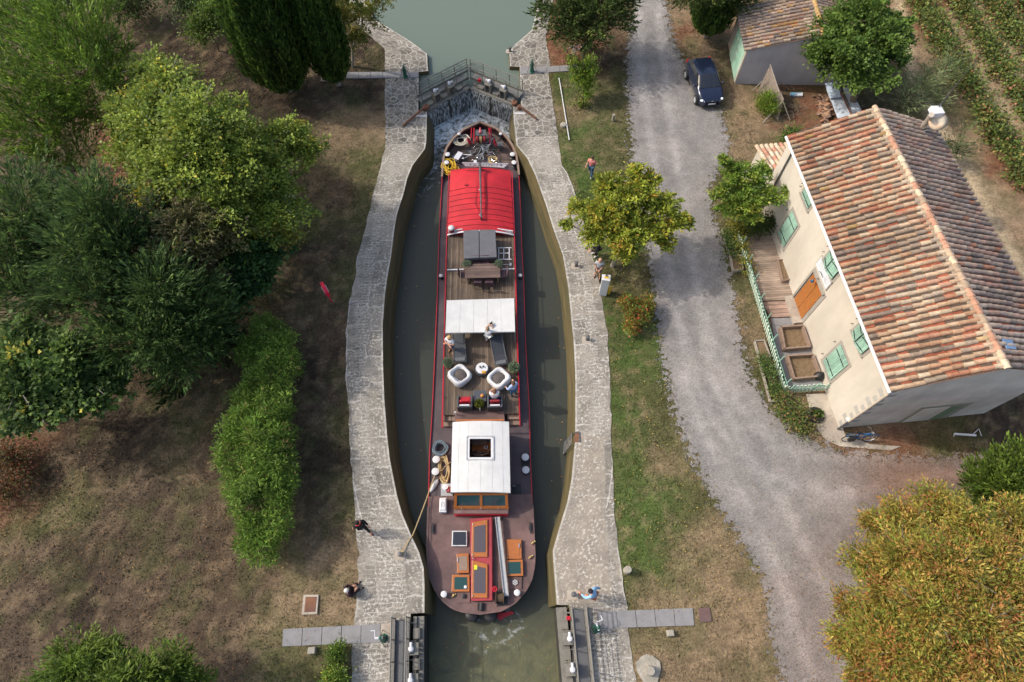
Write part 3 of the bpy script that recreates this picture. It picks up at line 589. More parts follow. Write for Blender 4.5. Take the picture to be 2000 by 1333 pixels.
deckpart('main_deck', ysd, yb+1.0, M['sidedeck']); fd = deckpart('fore_deck', yb+1.0, Y1-.05, planks('foredeck_boards', (.115, .082, .072), .14, axis=1)); deckpart('stern_deck', Y0+.02, ysd, M['plum'], .12)
mb = MB(); st = [(np.interp(ysd, ys, xl), ysd, 0), (np.interp(ysd, ys, xr), ysd, 0)]; zz_ = deckz(ysd)
mb.add([(st[0][0], ysd, zz_-.1), (st[1][0], ysd, zz_-.1), (st[1][0], ysd, zz_+.12), (st[0][0], ysd, zz_+.12)], [(0, 1, 2, 3)]); mb.build('deck_step', M['black'], barge)
i1 = [i for i in range(n) if ys[i] > (BI@P(938, 350, -1.6)).y]; i0 = [i for i in range(n) if ys[i] < (BI@P(938, 975, -1.6)).y]; im = [i for i in range(n) if i not in i1 and i not in i0 or i in (i1[0], i0[-1])]
for nm, ids, m, wd, up in (('bulwark_cap', i1, M['oldwood'], .13, .1), ('side_strake', im, M['red'], .04, .03), ('stern_rail', i0, M['plum'], .09, .06)):
    mb = MB()
    if nm == 'bulwark_cap': p = [rl[i]+Vector((0, 0, up)) for i in ids]+[rr[i]+Vector((0, 0, up)) for i in ids[::-1]]; paths = [p]
    elif nm == 'stern_rail': p = [rl[i]+Vector((0, 0, up)) for i in ids[::-1]]+[rr[i]+Vector((0, 0, up)) for i in ids]; paths = [p]
    else: paths = [[rl[i]+Vector((0, 0, up)) for i in ids], [rr[i]+Vector((0, 0, up)) for i in ids]]
    for p in paths:
        mb = MB()
        for a, b_ in zip(p[:-1], p[1:]): mb.bar(a, b_, wd, wd*.9)
        mb.build(nm, m, barge)
mb = MB()                                             # inner bulwark face at the bow
for s, r_ in ((-1, rl), (1, rr)):
    for i in i1[:-1]:
        a, b_ = r_[i], r_[i+1]; mb.add([a, b_, (b_.x, b_.y, deckz(b_.y)), (a.x, a.y, deckz(a.y))], [(0, 1, 2, 3)])
mb.build('bulwark', M['darkred'], barge)
# cabin block with teak top
apart(barge, 'teak_deck', MB().pr([(873, 456), (1003.5, 456), (1013.5, 808), (867.5, 811)], ZT, -1.95), M['teak'])
mb = MB()
for a, b_ in (((877, 338), (873, 456)), ((873, 456), (867, 700)), ((867, 700), (863.5, 836)), ((1000, 338), (1004.5, 456)), ((1004.5, 456), (1011, 700)), ((1011, 700), (1015.5, 832))):
    mb.bar(P(*a, ZT+.0), P(*b_, ZT+.0), .055, .16)
apart(barge, 'red_coaming', mb, M['red'])
for s, pts in enumerate(([(871, 505), (864.5, 835)], [(1006.5, 505), (1016, 832)])):
    mb = MB(); a, b_ = P(*pts[0], ZT+.35), P(*pts[1], ZT+.2); mb.tube([a, b_], .018, 6)
    for k in range(7):
        q = a.lerp(b_, k/6); mb.tube([q, (q.x, q.y, ZT)], .02, 5)
    apart(barge, 'handrail', mb, M['red'])
for a, b_ in (((873.5, 528), (906, 527)), ((972, 527), (1005, 526))): apart(barge, 'cross_coaming', MB().bar(P(*a, ZT+.05), P(*b_, ZT+.05), .06, .1), M['lightgrey'])
for side, (xa, xb, y) in enumerate(((866, 889, 811), (991, 1014.5, 808))):
    for k in range(2):
        apart(barge, 'step', MB().pr([(xa, y+1+k*11), (xb, y+1+k*11), (xb, y+11+k*11), (xa, y+11+k*11)], ZT-.18*(k+1), -1.9), M['oldwood'])
apart(barge, 'engine_hatch', MB().pr([(889, 802), (984, 801), (986, 824), (887, 824)], ZT+.05, -1.9), M['plum'])
# red arched roof
def arch(pyf, pyb, xf, xb, ze, rise, k=16, st=24):
    mb = MB(); R2 = []
    for i in range(st+1):
        t = i/st; a = P(xf[0]+(xb[0]-xf[0])*t, pyf+(pyb-pyf)*t, ze); b_ = P(xf[1]+(xb[1]-xf[1])*t, pyf+(pyb-pyf)*t, ze); row = []
        for j in range(k+1):
            u = j/k; p = a.lerp(b_, u); p.z = ze+rise*(1-(2*u-1)**2)*min(1, .55+t*3); row.append(p)
        R2.append(row)
    for i in range(st):
        for j in range(k): mb.add([R2[i][j], R2[i+1][j], R2[i+1][j+1], R2[i][j+1]], [(0, 1, 2, 3)])
    return mb, R2
mb, RR = arch(333, 458, (880, 997), (874, 1003.5), ZT+.12, .42)
for row in (RR[0], RR[-1]):
    for j in range(16): a, b_ = row[j], row[j+1]; mb.add([a, b_, (b_.x, b_.y, -1.8), (a.x, a.y, -1.8)], [(0, 1, 2, 3)])
roofp = apart(barge, 'red_roof', mb, M['redroof'], smooth=True)
for k in range(9):
    row = RR[min(24, 8+k*2)]; mb = MB().tube([p+Vector((0, 0, .012)) for p in row], .018, 5)
    o = mb.build('roof_seam', M['darkred'], None); o.parent = roofp; o.data.transform(BI)
mb = MB()
for row, w_ in ((RR[-1], .1),):
    for a, b_ in zip(row[:-1], row[1:]): mb.bar(a+Vector((0, -.05, .0)), b_+Vector((0, -.05, .0)), w_, .05)
apart(barge, 'roof_end_trim', mb, M['lightgrey'])
for pxs in ([(876, 455), (904, 451)], [(970, 450), (1002, 455)]): apart(barge, 'end_board', MB().bar(P(*pxs[0], ZT+.25), P(*pxs[1], ZT+.3), .05, .35), M['lightgrey'])
# vent dome on the roof
c = P(881.5, 446, ZT+.55); mb = MB().lathe([(.18, -.35), (.18, 0)], c, 14); v = apart(barge, 'roof_vent', mb, M['darkred'])
o = MB().lathe([(.19, 0), (.2, .04), (.12, .1), (.01, .12)], c, 16).build('vent_cap', M['white'], None, True); o.data.transform(BI); o.parent = v
def sub(par, name, mb, m, smooth=False):
    """a sub-part of a barge part (all share the barge frame)"""
    o = mb.build(name, m, None, smooth); o.data.transform(BI); o.parent = par; return o
# mast lowered along the roof
mb = MB(); a, b_ = P(937.5, 322, ZT+.85), P(940, 424, ZT+.8); mb.tube([a, a.lerp(b_, .5), b_], [.07, .055, .04], 10)
mb.box(a.x, a.y, a.z-.3, .16, .2, .75); mb.box(b_.x, b_.y, b_.z-.12, .1, .1, .3)
q = a.lerp(b_, .5); mb.tube([q, (q.x, q.y, q.z-.35)], .03, 6); mast = apart(barge, 'lowered_mast', mb, M['darksteel'])
mb = MB()
for dx in (-.28, .3):
    mb.tube([a+Vector((0, 0, .02)), a.lerp(b_, .3)+Vector((dx*.9, 0, -.2)), a.lerp(b_, .7)+Vector((dx*1.2, 0, -.25)), b_+Vector((0, 0, -.05))], .012, 4)
mb.tube([a+Vector((-.9, -.1, -.35)), a+Vector((0, -.2, -.3)), a+Vector((.7, -.3, -.42))], .014, 4)
sub(mast, 'mast_rigging', mb, M['black'])
for t in (.5, .97):
    q = a.lerp(b_, t); sub(mast, 'mast_fitting', MB().ball((q.x-.06, q.y, q.z+.02), .06), M['chrome'])
apart(barge, 'roof_patch', MB().pr([(907, 361), (911, 359), (916, 361), (910, 363)], ZT+.52, ZT+.44), M['darkred'])
# name board with lettering
A0, A1, Bb0, Bb1 = P(902.5, 318.5, ZT+.55), P(993, 320.5, ZT+.55), P(909, 325, ZT+.36), P(984, 328, ZT+.36)
mb = MB().add([A0, A1, Bb1, Bb0], [(0, 1, 2, 3)]); mb.bar(A0, A1, .03, .06); nb = apart(barge, 'name_board', mb, M['white'])
def text_mesh(s, size, extr=.004):
    cu = bpy.data.curves.new('t', 'FONT'); cu.body = s; cu.size = size; cu.extrude = extr; cu.align_x = 'CENTER'; cu.align_y = 'CENTER'
    o = bpy.data.objects.new('t', cu); COL.objects.link(o); dg = bpy.context.evaluated_depsgraph_get()
    me = bpy.data.meshes.new_from_object(o.evaluated_get(dg)); bpy.data.objects.remove(o); return me
def frame(o, xa, ya):
    xa = Vector(xa).normalized(); za = xa.cross(Vector(ya)).normalized(); yy = za.cross(xa); m = Matrix((xa, yy, za)).transposed().to_4x4(); m.translation = o; return m
xax = (A1-A0); yax = ((A0+A1)/2-(Bb0+Bb1)/2)
for txt, t in (('+', .16), ('A', .26), ('n', .37), ('r', .46), ('r', .54), ('d', .6), ('e', .67), ('c', .73), ('t', .79), ('+', .88)):
    cpt = (A0.lerp(A1, t)+Bb0.lerp(Bb1, t))/2
    F_ = frame(cpt+Vector((0, 0, .012)), xax, yax); sub(nb, 'lettering', MB().mesh(text_mesh(txt, .3 if txt != '+' else .34), F_), M['black'])
# grey covered box with lockers below
apart(barge, 'deck_house', MB().pr([(907, 455), (967, 454), (968, 503), (908, 504)], ZT+.75, ZT), M['darksteel'])
cv = apart(barge, 'deck_house_cover', MB().pr([(905, 450.5), (935.5, 449), (936, 503.5), (906, 505.5)], ZT+.92, ZT+.72).pr([(936.5, 449), (967.5, 448.5), (970.5, 502.5), (937, 503.5)], ZT+.9, ZT+.72), M['greycover'], bevel=.03)
for x in (923, 950.5): apart(barge, 'locker_handle', MB().bar(P(x-2.5, 511.5, ZT+.4)+Vector((0, -.03, 0)), P(x+2.5, 511.5, ZT+.4)+Vector((0, -.03, 0)), .05, .05), M['chrome'])
# bollards
def bollard(px, py, zc, h=.34, r=.145):
    c = P(px, py, zc); b = apart(barge, 'bollard', MB().lathe([(r*1.25, -h), (r*1.25, -h+.04), (r*.8, -h+.08), (r*.8, -.02)], c, 14), M['black'], smooth=False)
    sub(b, 'bollard_cap', MB().lathe([(r*1.05, -.02), (r*1.1, .03), (r*.7, .055), (.01, .06)], c, 16), M['white'])
for px, py, zc, r in ((896.5, 262, -1.0, .1), (978, 262, -1.0, .1), (874, 302, -1.25, .15), (872, 318, -1.3, .15), (1001, 302, -1.25, .15), (1004, 318, -1.3, .15), (861, 539, -1.55, .1), (1016, 538.5, -1.55, .1), (852, 898, -1.5, .17), (850.5, 921.5, -1.5, .17), (1026, 893.5, -1.5, .17), (1027, 918.5, -1.5, .17), (867, 1161, -1.22, .13), (1010, 1158, -1.22, .13)):
    bollard(px, py, zc, .32, r)
for px, py in ((851, 912), (1026, 908)): apart(barge, 'bollard_base', MB().pr([(px-9, py-20), (px+8, py-20), (px+8, py+20), (px-9, py+20)], -1.8, -1.9), M['black'])
# wheelhouse
WX = [(884, 825), (994, 824), (997, 963), (880, 962)]; zr = .05
nu, nv = 22, 22; A, B_, C_, D_ = [P(x, y, zr) for x, y in WX]
def wr(u, v):
    p = A.lerp(B_, u).lerp(D_.lerp(C_, u), v); p.z += .14*(1-(2*u-1)**2)+.012*math.sin(v*9+u*4); return p
u0, u1, v0, v1 = .265, .725, .225, .56
us = sorted(set([i/nu for i in range(nu+1)]+[u0, u1])); vs_ = sorted(set([i/nv for i in range(nv+1)]+[v0, v1]))
mb = MB()
for a, a2 in zip(us[:-1], us[1:]):
    for c, c2 in zip(vs_[:-1], vs_[1:]):
        if u0-1e-6 <= a and a2 <= u1+1e-6 and v0-1e-6 <= c and c2 <= v1+1e-6: continue
        mb.add([wr(a, c2), wr(a2, c2), wr(a2, c), wr(a, c)], [(0, 1, 2, 3)]); d_ = Vector((0, 0, -.05))
        mb.add([wr(a, c2)+d_, wr(a2, c2)+d_, wr(a2, c)+d_, wr(a, c)+d_], [(3, 2, 1, 0)])
E4 = [[wr(u, 0) for u in us], [wr(u, 1) for u in us], [wr(0, v) for v in vs_], [wr(1, v) for v in vs_]]
for e in E4:
    for a, b_ in zip(e[:-1], e[1:]): mb.add([a, b_, b_+Vector((0, 0, -.14)), a+Vector((0, 0, -.14))], [(0, 1, 2, 3)])
canopy = apart(barge, 'wheelhouse_canopy', mb, M['canvas'], smooth=False)
seamm = mat('canvas_seam', (.5, .5, .5), .8, .1)
for u in (.12, .29, .5, .7, .88):
    for va, vb in (((0, .21), (.58, 1)) if .26 < u < .73 else ((0, 1),)): sub(canopy, 'canopy_seam', MB().tube([wr(u+.004*math.sin(k), va+(vb-va)*k/8)+Vector((0, 0, .004)) for k in range(9)], .006, 4), seamm)
mb = MB(); sq = [wr(u0, v0), wr(u1, v0), wr(u1, v1), wr(u0, v1)]
for i in range(4): mb.bar(sq[i]+Vector((0, 0, .02)), sq[(i+1) % 4]+Vector((0, 0, .02)), .05, .05)
sub(canopy, 'hatch_trim', mb, M['grey'])
ins_ = [(-1, -1), (1, -1), (1, 1), (-1, 1)]; mb = MB(); cc = sum(sq, Vector())/4; iq = [cc+(p-cc)*.89 for p in sq]
for i in range(4): mb.bar(iq[i]-Vector((0, 0, .01)), iq[(i+1) % 4]-Vector((0, 0, .01)), .11, .07)
sub(canopy, 'hatch_frame', mb, M['white'])
mb = MB(); wl = [(889, 829), (989, 828), (991, 955), (886, 955)]; q = [P(x, y, -.05) for x, y in wl]
for i in range(4): a, b_ = q[i], q[(i+1) % 4]; mb.bar(Vector((a.x, a.y, -1.0)), Vector((b_.x, b_.y, -1.0)), .05, 1.8)
apart(barge, 'wheelhouse_wall', mb, M['orangewood'])
apart(barge, 'front_sill', MB().bar(P(890, 822, -.55), P(984, 821, -.55), .1, .08), M['orangewood'])
desk = apart(barge, 'helm_desk', MB().pr([(922, 864), (958, 863), (958, 880), (922, 881)], -.95, -1.8), M['orangewood'])
sub(desk, 'desk_top', MB().pr([(921, 858), (950, 857), (951, 868), (922, 869)], -.85, -.9), M['oldwood'])
sub(desk, 'chart', MB().pr([(945, 871), (953, 871), (953, 876.5), (945, 876.5)], -.86, -.92), M['lightgrey'])
sub(desk, 'screen', MB().pr([(946.5, 872), (951.5, 872), (951.5, 875), (946.5, 875)], -.85, -.86), M['black'])
apart(barge, 'blue_cushion', MB().pr([(952, 860), (961, 860), (961, 870), (952, 870)], -1.0, -1.15), cloth('blue_cushion_cloth', (.02, .2, .3)))
mb = MB(); c = P(938, 884, -.85)
for k in range(8):
    an = k*math.pi/4+.2; mb.tube([c, c+Vector((math.cos(an)*.5, math.sin(an)*.28, math.sin(an)*-.35))], .018, 5)
mb.tube([c+Vector((math.cos(k*math.pi/12)*.42, math.sin(k*math.pi/12)*.235, math.sin(k*math.pi/12)*-.3)) for k in range(24)], .025, 6, closed=True)
mb.ball(c, .07); apart(barge, 'helm_wheel', mb, M['oldwood'])
TL, TR, BL, BR_ = P(887, 963, -.12), P(992, 963, -.12), P(886, 994, -.95), P(993.5, 994, -.95)
def sl_(u, v): return TL.lerp(TR, u).lerp(BL.lerp(BR_, u), v)
nrm = (TR-TL).cross(TL-BL).normalized()*-1
if nrm.y > 0: nrm = -nrm
wf = MB()
for a, b_, w_ in (((0, .06), (1, .06), .12), ((0, .9), (1, .9), .16), ((.03, 0), (.03, 1), .13), ((.97, 0), (.97, 1), .13), ((.5, 0), (.5, 1), .12)): wf.bar(sl_(*a), sl_(*b_), w_, .07, up=nrm)
wfo = apart(barge, 'windscreen_frame', wf, M['orangewood'])
for ua, ub in ((.05, .48), (.52, .95)): sub(wfo, 'windscreen_pane', MB().add([sl_(ua, .1), sl_(ub, .1), sl_(ub, .86), sl_(ua, .86)], [(0, 1, 2, 3)]), M['blueglass'])
for u in (.15, .5, .82): sub(wfo, 'window_catch', MB().ball(sl_(u, .93)+nrm*.05, .03), M['chrome'])
apart(barge, 'wheelhouse_ledge', MB().pr([(886, 994), (993, 994), (992.5, 1003.5), (886.5, 1003.5)], -1.0, -1.1), M['plum'])
apart(barge, 'wheelhouse_front', MB().pr([(888, 996), (991, 996), (991, 1004), (888, 1004)], -1.1, -1.55), M['plum'])
mb = MB().bar(P(887, 1005, -1.15), P(993, 1005, -1.15), .05, .1); mb.bar(P(888, 1007, -1.4), P(991, 1007, -1.4), .08, .1); apart(barge, 'red_trim', mb, M['red'])
# windlass / deck gear aft left of the wheelhouse
g1 = apart(barge, 'capstan_plate', MB().pr([(861, 945), (884, 945), (884, 969), (861, 969)], -1.62, -1.8), M['grey'])
c = P(869.5, 951, -1.25); sub(g1, 'capstan_drum', MB().lathe([(.14, -.4), (.09, -.3), (.09, -.1), (.15, -.02), (.15, .02), (.01, .04)], c, 14), M['lightgrey'])
sub(g1, 'motor', MB().tube([P(877, 952, -1.4), P(877, 962, -1.4)], .13, 10), M['darkred'])
apart(barge, 'deck_opening', MB().pr([(1000, 946), (1017, 946), (1019, 966), (1001, 966)], -1.66, -1.8), M['black'])
apart(barge, 'deck_vent_box', MB().pr([(1001, 947), (1007, 947), (1007, 951), (1001, 951)], -1.5, -1.7), M['darksteel'])
# stern deck fittings: zs = stern deck height
zs = -1.5
def hatch(pts, m, z=zs+.14, zb=zs-.1): return apart(barge, 'hatch', MB().pr(pts, z, zb), m, bevel=.01)
def inner(pts, k=.62, sh=0):
    cx = sum(p[0] for p in pts)/len(pts); cy = sum(p[1] for p in pts)/len(pts); return [(cx+(x-cx)*k, cy+(y-cy)*k+sh) for x, y in pts]
h = [(883, 1037), (912, 1037), (912, 1067), (882, 1067)]; o = hatch(h, M['white']); sub(o, 'pane', MB().pr(inner(h, .86), zs+.16, zs+.12), M['darkglass'])
apart(barge, 'skylight_housing', MB().pr([(918, 1014), (960, 1011), (961, 1173), (920, 1174)], zs+.3, zs-.1), M['housered'])
for h in ([(922, 1021), (952, 1015), (952, 1088), (921, 1088)], [(922, 1095), (952, 1102), (952, 1168), (921, 1168)]):
    o = apart(barge, 'skylight', MB().pr(h, zs+.38, zs+.28), M['orangewood'], bevel=.01); sub(o, 'pane', MB().pr(inner(h, .74), zs+.395, zs+.37), M['panel'])
    for (x, y) in (h[0], h[3]): sub(o, 'hinge', MB().ball(P(x+2, y-4 if y > 1060 else y+4, zs+.4), .035), M['chrome'])
sub(o, 'yellow_label', MB().pr([(926, 1104), (932, 1104), (932, 1113), (926, 1113)], zs+.402, zs+.39), mat('yellow_label', (.6, .6, .02), .6, .1))
apart(barge, 'red_side_lip', MB().bar(P(961, 1012, zs+.2), P(962, 1173, zs+.2), .06, .1), M['darkred'])
for pts, m, nm in (([(892, 1082), (915, 1081), (916, 1119), (893, 1120)], M['orangewood'], 'lid'), ([(989, 1054), (1018, 1054), (1019, 1092), (990, 1092)], M['orangewood'], 'lid')):
    o = hatch(pts, m, zs+.2); sub(o, 'inlay', MB().pr(inner(pts, .72), zs+.215, zs+.19), M['oldwood'] if pts[0][0] < 900 else M['orangewood']); x = pts[0][0]+2 if pts[0][0] < 900 else pts[1][0]-4
    sub(o, 'handle', MB().bar(P(x, pts[0][1]+8, zs+.24), P(x, pts[0][1]+16, zs+.24), .04, .04), M['chrome'])
for pts in ([(883, 1123), (917, 1123), (917, 1156), (882, 1156)], [(987, 1094), (1021, 1093), (1022, 1125), (988, 1126)]):
    o = hatch(pts, M['orangewood'], zs+.22); sub(o, 'pane', MB().pr(inner(pts, .72), zs+.235, zs+.2), M['glass'])
    if pts[0][0] < 900: sub(o, 'pane_vent', MB().lathe([(.07, 0), (.07, .03), (.03, .04)], P(909, 1147, zs+.235), 12), M['lightgrey'])
for pts in ([(893, 1157), (918, 1157), (918, 1178), (892, 1178)], [(994, 1127), (1020, 1127), (1019, 1151), (993, 1151)]): o = hatch(pts, M['plum'], zs+.1)
c = P(1006, 1138, zs+.16); mb = MB().tube([c+Vector((math.cos(k*math.pi/8)*.1, math.sin(k*math.pi/8)*.1, 0)) for k in range(16)], .014, 5, closed=True)
for k in range(3): d_ = Vector((math.cos(k*math.pi/3+.5), math.sin(k*math.pi/3+.5), 0))*.13; mb.tube([c-d_, c+d_], .014, 5)
sub(o, 'hatch_wheel', mb, M['white'])
apart(barge, 'deck_plug', MB().lathe([(.1, -.05), (.1, .08), (.05, .1)], P(906, 1165, zs+.1), 12), M['black'])
apart(barge, 'roller_fairlead', MB().tube([P(940, 1178, zs+.12), P(939, 1193, zs+.12)], .13, 10).tube([P(934, 1179, zs+.2), P(934, 1192, zs+.2)], .03, 6), M['black'])
wn = apart(barge, 'stern_winch', MB().pr([(970, 1156), (990, 1156), (992, 1183), (970, 1186)], zs+.06, zs-.05), M['black'])
sub(wn, 'winch_drum', MB().tube([P(968, 1168, zs+.25), P(984, 1168, zs+.25)], .19, 12).tube([P(968, 1168, zs+.25), P(969.5, 1168, zs+.25)], .27, 14).tube([P(983, 1168, zs+.25), P(984.5, 1168, zs+.25)], .27, 14), mat('greasy_rope_drum', (.08, .05, .03), .8, .5, 30))
sub(wn, 'winch_wheel', MB().tube([P(966, 1151, zs+.35)+Vector((math.cos(k*.5236)*.1, math.sin(k*.5236)*.1, 0)) for k in range(12)], .03, 6, closed=True).ball(P(966, 1151, zs+.35), .05), M['red'])
for px, py in ((845, 1032), (1036, 1031)):
    mb = MB(); c = P(px, py, zs+.1); mb.bar(c+Vector((0, -.25, 0)), c+Vector((0, .25, 0)), .07, .07); mb.box(c.x, c.y, c.z-.08, .14, .2, .12); apart(barge, 'cleat', mb, M['black'])
for px, py in ((1036, 1088), (1041, 1060), (886, 1163)):
    c = P(px, py, zs+.1); apart(barge, 'brass_fairlead', MB().tube([c+Vector((-.08, -.08, 0)), c, c+Vector((.12, .05, .02))], .04, 6).ball(c, .07), M['brass'])
for px in (921, 958):
    apart(barge, 'stern_fender', MB().lathe([(.12, -.4), (.3, -.3), (.32, 0), (.28, .08), (.05, .1)], P(px, 1201, -1.9), 16), M['black'], smooth=True)
apart(barge, 'rudder_blade', MB().pr([(966, 1200), (1000, 1194), (1004, 1199), (985, 1206), (978, 1213), (970, 1206)], -2.36, -2.9), M['red'])
# bow gear
wlz = -1.35; wl_ = apart(barge, 'anchor_windlass', MB().pr([(929, 254), (949, 254), (949, 265), (929, 265)], wlz+.55, wlz+.1), M['darksteel'])
for x in (921, 926, 955, 958): sub(wl_, 'windlass_arm', MB().bar(P(x, 250, wlz+.5), P(x-1+(x > 940)*3, 281 if x in (926, 955) else 270, wlz+.05), .07, .07), M['red'])
for x in (932, 939, 946): sub(wl_, 'windlass_drum', MB().tube([P(x-2.4, 271, wlz+.25), P(x+2.4, 271, wlz+.25)], .24, 12), M['darkred'] if x != 939 else M['brass'])
sub(wl_, 'chain_stopper', MB().tube([P(937.5, 249, wlz+.75), P(938, 260, wlz+.6)], [.02, .1], 8), M['pink'])
for px, py in ((967.5, 280), (916, 276)): apart(barge, 'hand_wheel', MB().lathe([(.22, -.03), (.26, 0), (.22, .03)], P(px, py, wlz+.4), 16, M=Matrix.Rotation(R_(65), 3, 'Y')), M['red'])
apart(barge, 'chain_cover', MB().pr([(966, 286), (983, 286), (980, 277), (968, 277)], wlz+.12, wlz-.1), M['darksteel'])
for x in (925, 935, 943): apart(barge, 'companion_step', MB().pr([(x, 313), (x+6, 313), (x+6, 320), (x, 320)], wlz+.1, wlz-.2), M['lightgrey'] if x == 925 else M['hull'])

# ------------------------------------------------------------------ things standing on the barge
def rope_heap(name, label, px, py, z, rx, ry, n, r, m, rot=0, jitter=.25, h=.16, group=None):
    c = P(px, py, z); rnd = random.Random(px*7+py); mb = MB()
    for k in range(n):
        f = 1-.35*rnd.random(); ox, oy = rnd.uniform(-1, 1)*jitter*rx, rnd.uniform(-1, 1)*jitter*ry; a0 = rnd.random()*6; zz2 = rnd.random()*h; ph = rnd.random()*6; tl = rnd.uniform(-.05, .05)
        pts = []
        for j in range(18):
            a = a0+j*2*math.pi/18; x = math.cos(a)*rx*f*(1+.12*math.sin(3*a+ph))+ox; y = math.sin(a)*ry*f*(1+.12*math.cos(2*a+ph))+oy
            pts.append((x*math.cos(rot)-y*math.sin(rot), x*math.sin(rot)+y*math.cos(rot), r+zz2+tl*math.cos(a)))
        mb.tube(pts, r, 5, closed=True)
    o = mb.build(name, m); o.location = c; tag(o, label, 'rope', group); return o
rope_heap('rope_coil', 'round coil of black and white speckled rope left of the wheelhouse', 861, 878, -1.83, .36, .36, 14, .035, M['bluerope'], jitter=.12, h=.25)
rope_heap('rope_heap', 'long heap of beige rope beside the wheelhouse canopy', 868, 918, -1.83, .26, .75, 16, .026, M['beige'], .1, .2)
rope_heap('rope_heap', 'tangled bright yellow rope beside the front left corner of the red roof', 880, 330, -1.6, .42, .55, 15, .024, M['yellow'], .3, .35, .3)
rope_heap('rope_coil', 'pale cream rope coiled on the foredeck at the bow left side', 902, 277, -1.4, .55, .42, 10, .026, M['whiterope'], .2, .25, .2)
rope_heap('rope_coil', 'small yellow rope coil in front of the white name board', 963, 318, -1.45, .33, .3, 8, .024, M['beige'], 0, .2, .3)
lift(False); mb = MB(); p0, p1, p2 = P(850.5, 922, -.8), P(806, 1044, -.0), P(783, 1082, .12); pts = [p0.lerp(p1, k/12)+Vector((0, 0, -.2*math.sin(math.pi*k/12)))*.6 for k in range(13)]+[Vector((p1.x-.2, p1.y-.3, .06)), p2]
for d_ in (0, .035): mb.tube([p+Vector((d_, d_*.3, 0)) for p in pts], .013, 6)
mb.tube([p0, p0+Vector((.35, .05, .03)), P(868, 912, -.85), P(880, 903, -.75)], .018, 6)
mb.tube([p2+Vector((math.cos(k*.7854)*.12, math.sin(k*.7854)*.12, .02)) for k in range(8)], .024, 6, closed=True)
tag(mb.build('mooring_rope', M['beige']), 'beige mooring rope stretched from the barge bollard to the left quay', 'rope'); lift(True)
fd_ = thing('fender', 'white cylindrical fender lying on deck left of the wheelhouse', 'fender', P(849, 948, -1.68)); a, b_ = Vector((-.2, -.28, 0)), Vector((.14, .24, 0))
MB().tube([a-Vector((.05, .08, 0)), a, a.lerp(b_, .1), a.lerp(b_, .9), b_, b_+Vector((.03, .05, 0))], [.02, .06, .11, .11, .06, .03], 12).build('fender_body', M['white'], fd_, True)
MB().tube([b_, b_+Vector((.1, .12, 0)), b_+Vector((.1, .3, .02))], .025, 6).build('fender_line', M['rust'], fd_)
cb = thing('cool_box', 'light grey plastic box with a handle on the stern deck left of the windscreen', 'box', P(866.5, 989, zs), brz)
MB().box(0, 0, .15, .36, .7, .3).build('box_body', M['lightgrey'], cb, bevel=.04); MB().box(0, .02, .33, .33, .62, .06, taper=.85).build('lid', M['white'], cb, bevel=.03); MB().tube([(-.06, -.1, .37), (-.06, .1, .37), (.06, .1, .37), (.06, -.1, .37)], .012, 5).build('handle', M['grey'], cb)
gp = thing('gangplank', 'long narrow grey gangplank lying along the stern deck', 'gangplank', P(981, 1090, zs)); a, b_ = P(971.5, 1011, zs+.32)-P(981, 1090, zs), P(988.5, 1164, zs+.32)-P(981, 1090, zs)
MB().bar(a, b_, .2, .05).build('board', M['grey'], gp); MB().bar(a+Vector((.1, 0, .05)), b_+Vector((.1, 0, .05)), .04, .08).bar(a+Vector((-.1, 0, .05)), b_+Vector((-.1, 0, .05)), .04, .08).build('side_rail', M['steel'], gp)
MB().box(a.x, a.y, -.0+.16, .3, .08, .3).box(b_.x, b_.y, .14, .3, .08, .3).build('support', M['darksteel'], gp)
# white awning
aw = thing('awning', 'flat white rectangular awning over the teak deck', 'awning', P(938, 617, ZT), brz); za = -.05; AW = [(872.5, 587), (1004, 583), (1006, 648), (870, 650.5)]
mb = MB(); q = [P(x, y, za) for x, y in AW]; k = 12
for i in range(k):
    for j in range(6):
        f = lambda u, v: q[0].lerp(q[1], u).lerp(q[3].lerp(q[2], u), v)+Vector((0, 0, -.05*math.sin(math.pi*u)*math.sin(math.pi*v)))
        mb.add([f(i/k, (j+1)/6), f((i+1)/k, (j+1)/6), f((i+1)/k, j/6), f(i/k, j/6)], [(0, 1, 2, 3)])
for i in range(4):
    a, b_ = q[i], q[(i+1) % 4]; mb.add([a, b_, b_+Vector((0, 0, -.1)), a+Vector((0, 0, -.1))], [(0, 1, 2, 3)])
acv = apart(aw, 'canvas', mb, M['canvas'])
for u in (.2, .4, .6, .8): o = MB().tube([q[0].lerp(q[1], u).lerp(q[3].lerp(q[2], u), v/6)+Vector((0, 0, .006-.05*math.sin(math.pi*u)*math.sin(math.pi*v/6))) for v in range(7)], .006, 4).build('canvas_seam', seamm); o.data.transform(XF[aw.name].inverted()); o.parent = acv
for p in q: apart(aw, 'post', MB().tube([(p.x, p.y, za-.03), (p.x, p.y, ZT)], .025, 8), M['steel'])
